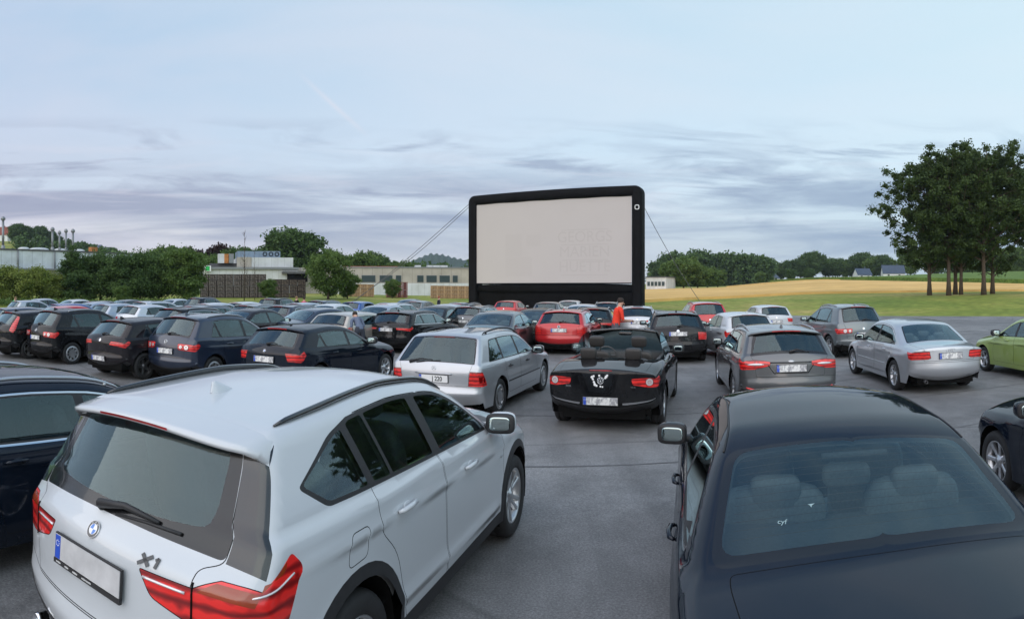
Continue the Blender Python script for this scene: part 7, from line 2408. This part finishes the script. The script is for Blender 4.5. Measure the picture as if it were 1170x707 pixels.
def tree_at(t, px, r, s=1, rz=0):
    x, y = px2w(px, r); t.location = (x, y, gz(x, y) - .1); t.scale = (s, s, s); t.rotation_euler = (0, 0, rz)
def left_greens():
    b = make_tree('shrub', 5.0, 6.5, .12, .04, LEAF_LIGHT, 41, 'big light green bush at the left edge in front of the factory', 'bush', None, 16, .13, 330, 1.0, shape='bush')
    tree_at(b, 14, 74, .86)
    tree_copy(b, 'big light green bush, second from the left edge', *px2w(42, 75), .82, 1.3, None)
    tree_copy(b, 'light green bush just left of the pointed conifer', *px2w(62, 76), .66, 2.6, None)
    tree_copy(b, 'light green bush running out of the left edge', *px2w(-20, 74), .8, 4.0, None)
    c = make_tree('pointed_tree', 7.6, 3.6, .16, .03, LEAF_DARK, 42, 'dark pointed tree rising in front of the grey factory wall', 'tree', None, 22, .12, 230, .6, shape='cone')
    tree_at(c, 83, 76, .95)
    tree_copy(c, 'smaller dark pointed tree right of the pointed tree', *px2w(97, 77), .68, 1, None)
    d = make_tree('dense_tree', 7.4, 7.0, .2, .05, LEAF_DARK, 43, 'dense dark tree, first of the row left of the pallet cages', 'tree', None, 24, .15, 330, 1.15, shape='bush')
    tree_at(d, 115, 78, .84)
    tree_copy(d, 'dense dark tree, second of the row left of the pallet cages', *px2w(137, 76), .80, 1.1, None)
    tree_copy(d, 'dense dark tree, third of the row left of the pallet cages', *px2w(160, 76), .84, 2.4, None)
    tree_copy(d, 'dense dark tree, fourth of the row left of the pallet cages', *px2w(181, 77), .76, 3.6, None)
    e = make_tree('leafy_tree', 7.3, 5.6, .18, .08, LEAF_MID, 44, 'leafy green tree directly left of the stacked cages', 'tree', None, 22, .14, 260, .95, shape='round')
    tree_at(e, 210, 75, .9)
    tree_copy(e, 'leafy tree between the dark cages and the long beige building', *px2w(375, 88), .95, 2.0, None)
    tree_copy(e, 'low leafy bush right of the tree by the beige building', *px2w(397, 92), .52, 3.0, None)
    tree_copy(e, 'small bright bush under the dense dark trees', *px2w(141, 69), .30, .5, None)
    tree_copy(e, 'low dark bush in front of the dark cages', *px2w(307, 84), .38, .9, None)
    tree_copy(e, 'low bush at the foot of the ribbon-window wall', *px2w(448, 101), .42, 1.9, None)
    # bare sapling
    mb = MB(); rnd = random.Random(8)
    mb.tube([(0, 0, 0), (.05, 0, 3), (0, .1, 6), (.1, 0, 9)], [.07, .05, .035, .01], 0, 6)
    for i in range(46):
        z = rnd.uniform(1.2, 8.7); a = rnd.uniform(0, 6.28); l_ = rnd.uniform(.5, 1.5) * (1 - z / 12)
        mb.tube([(0.03, 0, z), (math.cos(a) * l_ * .5, math.sin(a) * l_ * .5, z + l_ * .7), (math.cos(a) * l_ * .8, math.sin(a) * l_ * .8, z + l_ * 1.5)], [.022, .014, .006], 0, 4)
    o = mb.build('sapling', BARK); x, y = px2w(279, 80); o.location = (x, y, gz(x, y)); tag(o, 'thin bare sapling standing before the dark cages', 'tree')
    o2 = o.copy(); COL.objects.link(o2); x, y = px2w(291, 82); o2.location = (x, y, gz(x, y)); o2.scale = (.6, .6, .72); o2.rotation_euler = (0, 0, 2); tag(o2, 'shorter bare sapling right of the tall thin one', 'tree')
left_greens()

def far_trees():
    rnd = random.Random(21)
    A = make_tree('far_tree', 13, 12, .35, .12, LEAF_DARK, 51, 'big domed tree above the white workshop', 'tree', 'far tree line', 24, .42, 170, 2.0, shape='round')
    tree_at(A, 336, 165, 1.18)
    Bt = make_tree('far_tree', 12, 9, .3, .12, LEAF_MID, 52, 'mid green tree with rounded top left of the silo', 'tree', 'far tree line', 20, .40, 150, 1.7, shape='round')
    tree_at(Bt, 185, 150, .85)
    Ct = make_tree('copper_tree', 11, 8, .3, .15, LEAF_RED, 53, 'dark copper-leaved tree over the row left of the workshop', 'tree', 'far tree line', 18, .40, 130, 1.6, shape='oak')
    tree_at(Ct, 219, 165, .95)
    tree_copy(Ct, 'darkest copper tree directly above the silo', *px2w(254, 168), 1.05, 2)
    lst = [(150, 160, .55), (165, 165, .6), (203, 158, .75), (232, 160, .8), (243, 150, .7), (268, 160, .82), (281, 155, .82), (296, 168, .85), (312, 160, .72), (352, 170, .85), (360, 150, .55),
           (384, 175, .6), (397, 180, .65), (412, 175, .95), (424, 180, .78), (437, 178, .7), (449, 182, .66), (461, 185, .68), (473, 190, .6), (486, 185, .58), (499, 195, .58), (512, 190, .52), (526, 195, .52), (120, 210, .5), (135, 190, .5)]
    lst.sort()
    for i, (px, r, s) in enumerate(lst):
        src = (A, Bt)[i % 2] if i % 3 else Bt
        tree_copy(src, f'round-topped tree behind the works buildings, {ORD[i]} from the left of its line', *px2w(px, r), s * rnd.uniform(.92, 1.05), rnd.uniform(0, 6.3), 'far tree line')
    # hillside trees on the left
    for px, r, s, lb in ((20, 420, 1.0, 'large dark tree before the red-roofed houses on the hill'), (30, 425, .9, 'dark tree right of the large one on the hill'), (46, 470, 1.0, 'tall dark tree standing alone on the hill crest'),
                         (58, 470, .8, 'round dark tree on the hill crest behind the second flue'), (66, 480, .6, 'small dark tree right of the round one on the hill crest'), (94, 520, .55, 'flat dark tree on the green hill'), (52, 380, .4, 'low bush on the yellow slope'), (128, 450, .5, 'last tree at the right end of the green hill')):
        tree_copy(A, lb, *px2w(px, r), s, rnd.uniform(0, 6), 'trees on the hill')
    # fields on the right
    nt = 0
    for px, r, s, lb in ((838, 420, 1.4, 'tree at the right end of the long wood'), (858, 425, 1.5, 'light-stemmed tree where the long wood ends'), (872, 420, 1.5, 'last tall tree of the long wood'),
                         (890, 450, 1.05, 'tree'), (903, 450, 1.1, 't'), (915, 440, 1.1, 't'), (927, 440, 1.45, 'domed tree in the row behind the fields'), (947, 470, 1.15, 'thin tree standing apart in the row behind the fields'),
                         (957, 450, 1.1, 't'), (966, 450, 1.15, 't'), (975, 450, 1.1, 't'), (985, 450, 1.4, 't'), (996, 430, 1.2, 't'), (1007, 430, 1.2, 't'), (1018, 430, 1.1, 't'), (1040, 400, 1.55, 'broad dark tree seen left of the tallest trunks'), (1070, 400, 1.2, 't'), (903, 330, .5, 'low bush before the tiny white house'), (925, 330, .45, 'low bush in the strip of meadow between the wheat fields'),
                         (868, 320, .5, 'low bush at the edge of the wheat'), (1100, 380, 1.2, 't'), (1150, 360, 1.25, 't'), (1166, 360, 1.3, 't')):
        if len(lb) < 6:
            lb = f'dark tree behind the fields on the right, {ORD[nt]} of the plain ones from the left'; nt += 1
        tree_copy(A if px % 2 else Bt, lb, *px2w(px, r), s, rnd.uniform(0, 6), 'trees behind the fields')
    for px, r, s, lb in ((770, 205, .78, 'rounded green tree right of the small white hall'), (781, 200, .85, 'taller green tree behind the guy rope'), (797, 205, .68, 'broad green bush before the wood'), (808, 215, .6, 'low green bush in front of the wood'), (820, 230, .55, 'small green bush beside the wheat')):
        tree_copy(Bt, lb, *px2w(px, r), s, rnd.uniform(0, 6), 'trees right of the white hall')
    wood_mass('wood', 'long dark wood behind the wheat field right of the screen', 746, 882, 390, 90, 17, 20, LEAF_DARK, 61, 240, 1.1, 100, 3.4, hf=lambda p: float(np.interp(p, [746, 765, 800, 850, 880], [17, 22, 23, 20.5, 17])))
    wood_mass('wood', 'dark wood behind the maize at the right edge', 1085, 1200, 370, 60, 12, 14, LEAF_DARK, 62, 80, 1.0, 100, 3.4, hf=lambda p: float(np.interp(p, [1085, 1130, 1170], [10, 12, 14])))
    wood_mass('wood', 'low hedge mass between the works and the hill on the left', 110, 560, 200, 40, 8, 10, LEAF_DARK, 63, 150, .8, 90, 2.8)
    wood_mass('wood', 'scattered low hedge at the foot of the left hill', 20, 150, 330, 60, 6, 9, LEAF_DARK, 64, 70, .9, 90, 2.6)
    # hedge of weeds along the left edge of the lot
    g = np.random.default_rng(5); cs = []; rs = []
    for i in range(260):
        px = g.uniform(-60, 235); x, y = px2w(px, g.uniform(66, 72)); cs.append((x, y, gz(x, y) + .35)); rs.append(g.uniform(.3, .7))
    o = leaves_mesh('weeds', cs, rs, 60, .10, LEAF_MID, None, 5); o['kind'] = 'stuff'; o['label'] = 'rough weeds along the left edge of the lot'; o['category'] = 'weeds'
    # far wooded hill
    mb = MB(); vs = []
    n = 60
    HM = veg_mat('wooded hillside', [(0.35, (0.018, 0.038, 0.018)), (0.6, (0.035, 0.062, 0.026))], 0.02, 8, fine=(0.12, 0.5), bump=6)
    for i in range(n + 1):
        px = 435 + 125 * i / n
        hh = float(np.interp(px, [435, 455, 475, 492, 505, 520, 540, 560], [40, 88, 118, 140, 136, 122, 108, 95])) * (1 + .02 * math.sin(i * 1.9) + .015 * math.sin(i * 4.3))
        for r, f in ((2100, .35), (2250, .7), (2400, .93), (2500, 1.0), (2700, .8)):
            x, y = px2w(px, r); vs.append((x, y, hh * f))
    mb.add(vs, [(i * 5 + j, (i + 1) * 5 + j, (i + 1) * 5 + j + 1, i * 5 + j + 1) for i in range(n) for j in range(4)])
    o = mb.build('far_hill', HM); o['kind'] = 'structure'
far_trees()

# ------------------------------------------------------------------ people
SKIN = simple('skin', (0.55, 0.32, 0.23), 0.55)
def person(label, px, r, heading, shirt, trousers, hairc, h=1.78, bend=8, arms='down', grp=None, base=None):
    """continuous body grown over a skeleton; heading clockwise from straight ahead; bend = forward lean in degrees"""
    s = h / 1.78
    b = R(bend)
    hip = Vector((0, 0, 0.95))
    def up(d, side=0, fwd=0):     # a point d above the hip along the leaning spine
        return hip + Vector((math.sin(b) * d + math.cos(b) * fwd, side, math.cos(b) * d - math.sin(b) * fwd))
    V = {}; E_ = []; Rr = {}; K = {}
    def v(n, p, r_, k): V[n] = Vector(p); Rr[n] = r_; K[n] = k
    v('pel', hip, .155, 'T'); v('waist', up(.18), .135, 'S'); v('chest', up(.38), .16, 'S'); v('neckb', up(.50), .085, 'S'); v('neck', up(.58), .055, 'K'); v('head', up(.68, 0, .02), .088, 'K'); v('crown', up(.78, 0, .02), .075, 'K')
    ch = [('pel', 'waist'), ('waist', 'chest'), ('chest', 'neckb'), ('neckb', 'neck'), ('neck', 'head'), ('head', 'crown')]
    for sd_ in (1, -1):
        q = 'l' if sd_ > 0 else 'r'
        v(q + 'hip', (0, .1 * sd_, .90), .095, 'T'); v(q + 'kne', (.03 + .06 * sd_, .12 * sd_, .50), .062, 'T'); v(q + 'ank', (-.02 + .08 * sd_, .13 * sd_, .09), .045, 'T'); v(q + 'toe', (.15 + .08 * sd_, .15 * sd_, .04), .042, 'B')
        v(q + 'sho', up(.46, .17 * sd_), .068, 'S')
        if arms == 'down': el = up(.20, .24 * sd_, .0); wr_ = up(-.04, .25 * sd_, .08); ha = up(-.12, .25 * sd_, .10)
        elif arms == 'front': el = up(.20, .22 * sd_, .10); wr_ = up(.22, .12 * sd_, .36); ha = up(.24, .08 * sd_, .44)
        else: el = up(.24, .26 * sd_, .16); wr_ = up(.30, .18 * sd_, .42); ha = up(.34, .14 * sd_, .50)
        v(q + 'elb', el, .045, 'S'); v(q + 'wri', wr_, .032, 'K'); v(q + 'han', ha, .036, 'K')
        ch += [('pel', q + 'hip'), (q + 'hip', q + 'kne'), (q + 'kne', q + 'ank'), (q + 'ank', q + 'toe'), ('neckb', q + 'sho'), (q + 'sho', q + 'elb'), (q + 'elb', q + 'wri'), (q + 'wri', q + 'han')]
        fd = (ha - wr_).normalized()
        for i, (off_, ln) in enumerate(((-.022, .055), (-.008, .065), (.008, .062), (.022, .05))):
            p0 = ha + Vector((0, 0, off_)); n1 = f'{q}f{i}'; v(n1, p0 + fd * .045, .0095, 'K'); n2 = n1 + 'b'; v(n2, p0 + fd * (.045 + ln) + Vector((0, 0, -.012)), .008, 'K'); ch += [(q + 'han', n1), (n1, n2)]
        v(q + 'th', ha + Vector((.0, -.03 * sd_, .035)) + fd * .01, .0105, 'K'); ch.append((q + 'han', q + 'th'))
    names = list(V)
    me = bpy.data.meshes.new('body'); me.from_pydata([V[n] * s for n in names], [(names.index(a), names.index(c)) for a, c in ch], [])
    o = bpy.data.objects.new('body', me); COL.objects.link(o)
    mod = o.modifiers.new('skin', 'SKIN'); mod.use_smooth_shade = True
    for i, n in enumerate(names):
        d = me.skin_vertices[0].data[i]; rr = Rr[n] * s; d.radius = (rr, rr); d.use_root = (n == 'pel')
        if n in ('waist', 'chest', 'pel'): d.radius = (rr * .72, rr * 1.05)
    sub = o.modifiers.new('sub', 'SUBSURF'); sub.levels = 1; sub.render_levels = 1
    dg = bpy.context.evaluated_depsgraph_get()
    m2 = bpy.data.meshes.new_from_object(o.evaluated_get(dg))
    bpy.data.objects.remove(o)
    root = bpy.data.objects.new('person', m2); COL.objects.link(root)
    m2.materials.clear()
    for m in (shirt, trousers, SKIN, GAP): m2.materials.append(m)
    segs = [(V[a] * s, V[c] * s, K[c] if K[c] != 'S' or K[a] != 'K' else 'S') for a, c in ch]
    for f in m2.polygons:
        c = f.center; best = None
        for a, e, k in segs:
            t = max(0, min(1, (c - a).dot(e - a) / max(1e-9, (e - a).length_squared))); dd = (c - (a + (e - a) * t)).length
            if best is None or dd < best[0]: best = (dd, k)
        f.material_index = {'S': 0, 'T': 1, 'K': 2, 'B': 3}[best[1]]; f.use_smooth = True
    # hair, nose, ears and eyes
    top = V['crown'] * s; hd = V['head'] * s
    mb = MB(); Mr = Matrix.Rotation(b, 4, 'Y')
    mb.superq(tuple(hd + Mr @ Vector((-.03, 0, .065)) * s), (.19 * s, .175 * s, .17 * s), .9, 0, Mr, 16, 12, .9)
    mb.build('hair', hairc, root)
    mb = MB(); mb.superq(tuple(hd + Mr @ Vector((.10, 0, -.005)) * s), (.035, .025, .04), .8, 0, Mr)
    for sd_ in (1, -1): mb.superq(tuple(hd + Mr @ Vector((.0, .09 * sd_, -.005)) * s), (.035, .02, .055), .9, 0, Mr)
    mb.build('nose_and_ears', SKIN, root)
    for sd_ in (1, -1):
        mb = MB(); mb.superq(tuple(hd + Mr @ Vector((.088, .032 * sd_, .02)) * s), (.012, .024, .012), 1, 0, Mr); mb.build('eye', GAP, root)
    x, y = px2w(px, r)
    root.location = (x, y, gz(x, y) if base is None else base); root.rotation_euler = (0, 0, R(90 - heading))
    tag(root, label, 'person', grp)
    return root
CL = lambda n, c: simple(n, c, 0.85, noise=(12, .12))
HAIRD = CL('dark brown hair', (0.03, 0.02, 0.015)); HAIRB = CL('fair hair', (0.25, 0.16, 0.08))
person('man in a bright red T-shirt and grey trousers leaning beside the red estate', 703, 19.5, 75, CL('red shirt', (0.75, 0.045, 0.02)), CL('grey trousers', (0.09, 0.09, 0.11)), HAIRD, 1.93, 14, 'front')
person('person in a black top standing next to the one in pink', 338.5, 42, 20, CL('black top', (0.012, 0.012, 0.014)), CL('dark jeans', (0.03, 0.04, 0.07)), HAIRB, 1.75, 4)
person('person in a pink top next to the one in black', 347.5, 42, -20, CL('pink top', (0.72, 0.10, 0.20)), CL('blue jeans', (0.04, 0.06, 0.12)), HAIRD, 1.68, 4)
person('person in a bright green top at the far left before the bushes', 14, 42, 60, CL('green top', (0.05, 0.50, 0.18)), CL('black trousers', (0.015, 0.015, 0.018)), HAIRB, 1.72, 20)
person('person in dark and white clothes walking on the grass left of the screen', 501, 46, 60, CL('dark jacket', (0.02, 0.022, 0.04)), CL('white trousers', (0.6, 0.6, 0.6)), CL('red hair', (0.3, 0.08, 0.04)), 1.72, 4)
person('person in a grey-blue shirt bending into the open door of the beige car', 411, 19.6, -30, CL('grey blue shirt', (0.12, 0.15, 0.22)), CL('navy trousers', (0.03, 0.035, 0.05)), HAIRD, 1.72, 52, 'front')

# ------------------------------------------------------------------ evening haze
def haze():
    mb = MB(); mb.box((0, 1350, 83), (3600, 2960, 170))
    m = bpy.data.materials.new('evening haze'); m.use_nodes = True
    n = m.node_tree.nodes; l = m.node_tree.links; n.clear()
    out = n.new('ShaderNodeOutputMaterial'); v = n.new('ShaderNodeVolumePrincipled')
    v.inputs['Color'].default_value = (0.75, 0.85, 1.0, 1); v.inputs['Density'].default_value = 0.00011; v.inputs['Anisotropy'].default_value = 0.2
    l.new(v.outputs[0], out.inputs['Volume'])
    o = mb.build('haze', m); o['kind'] = 'stuff'; o['label'] = 'thin bluish evening haze over the fields'; o['category'] = 'haze'
haze()
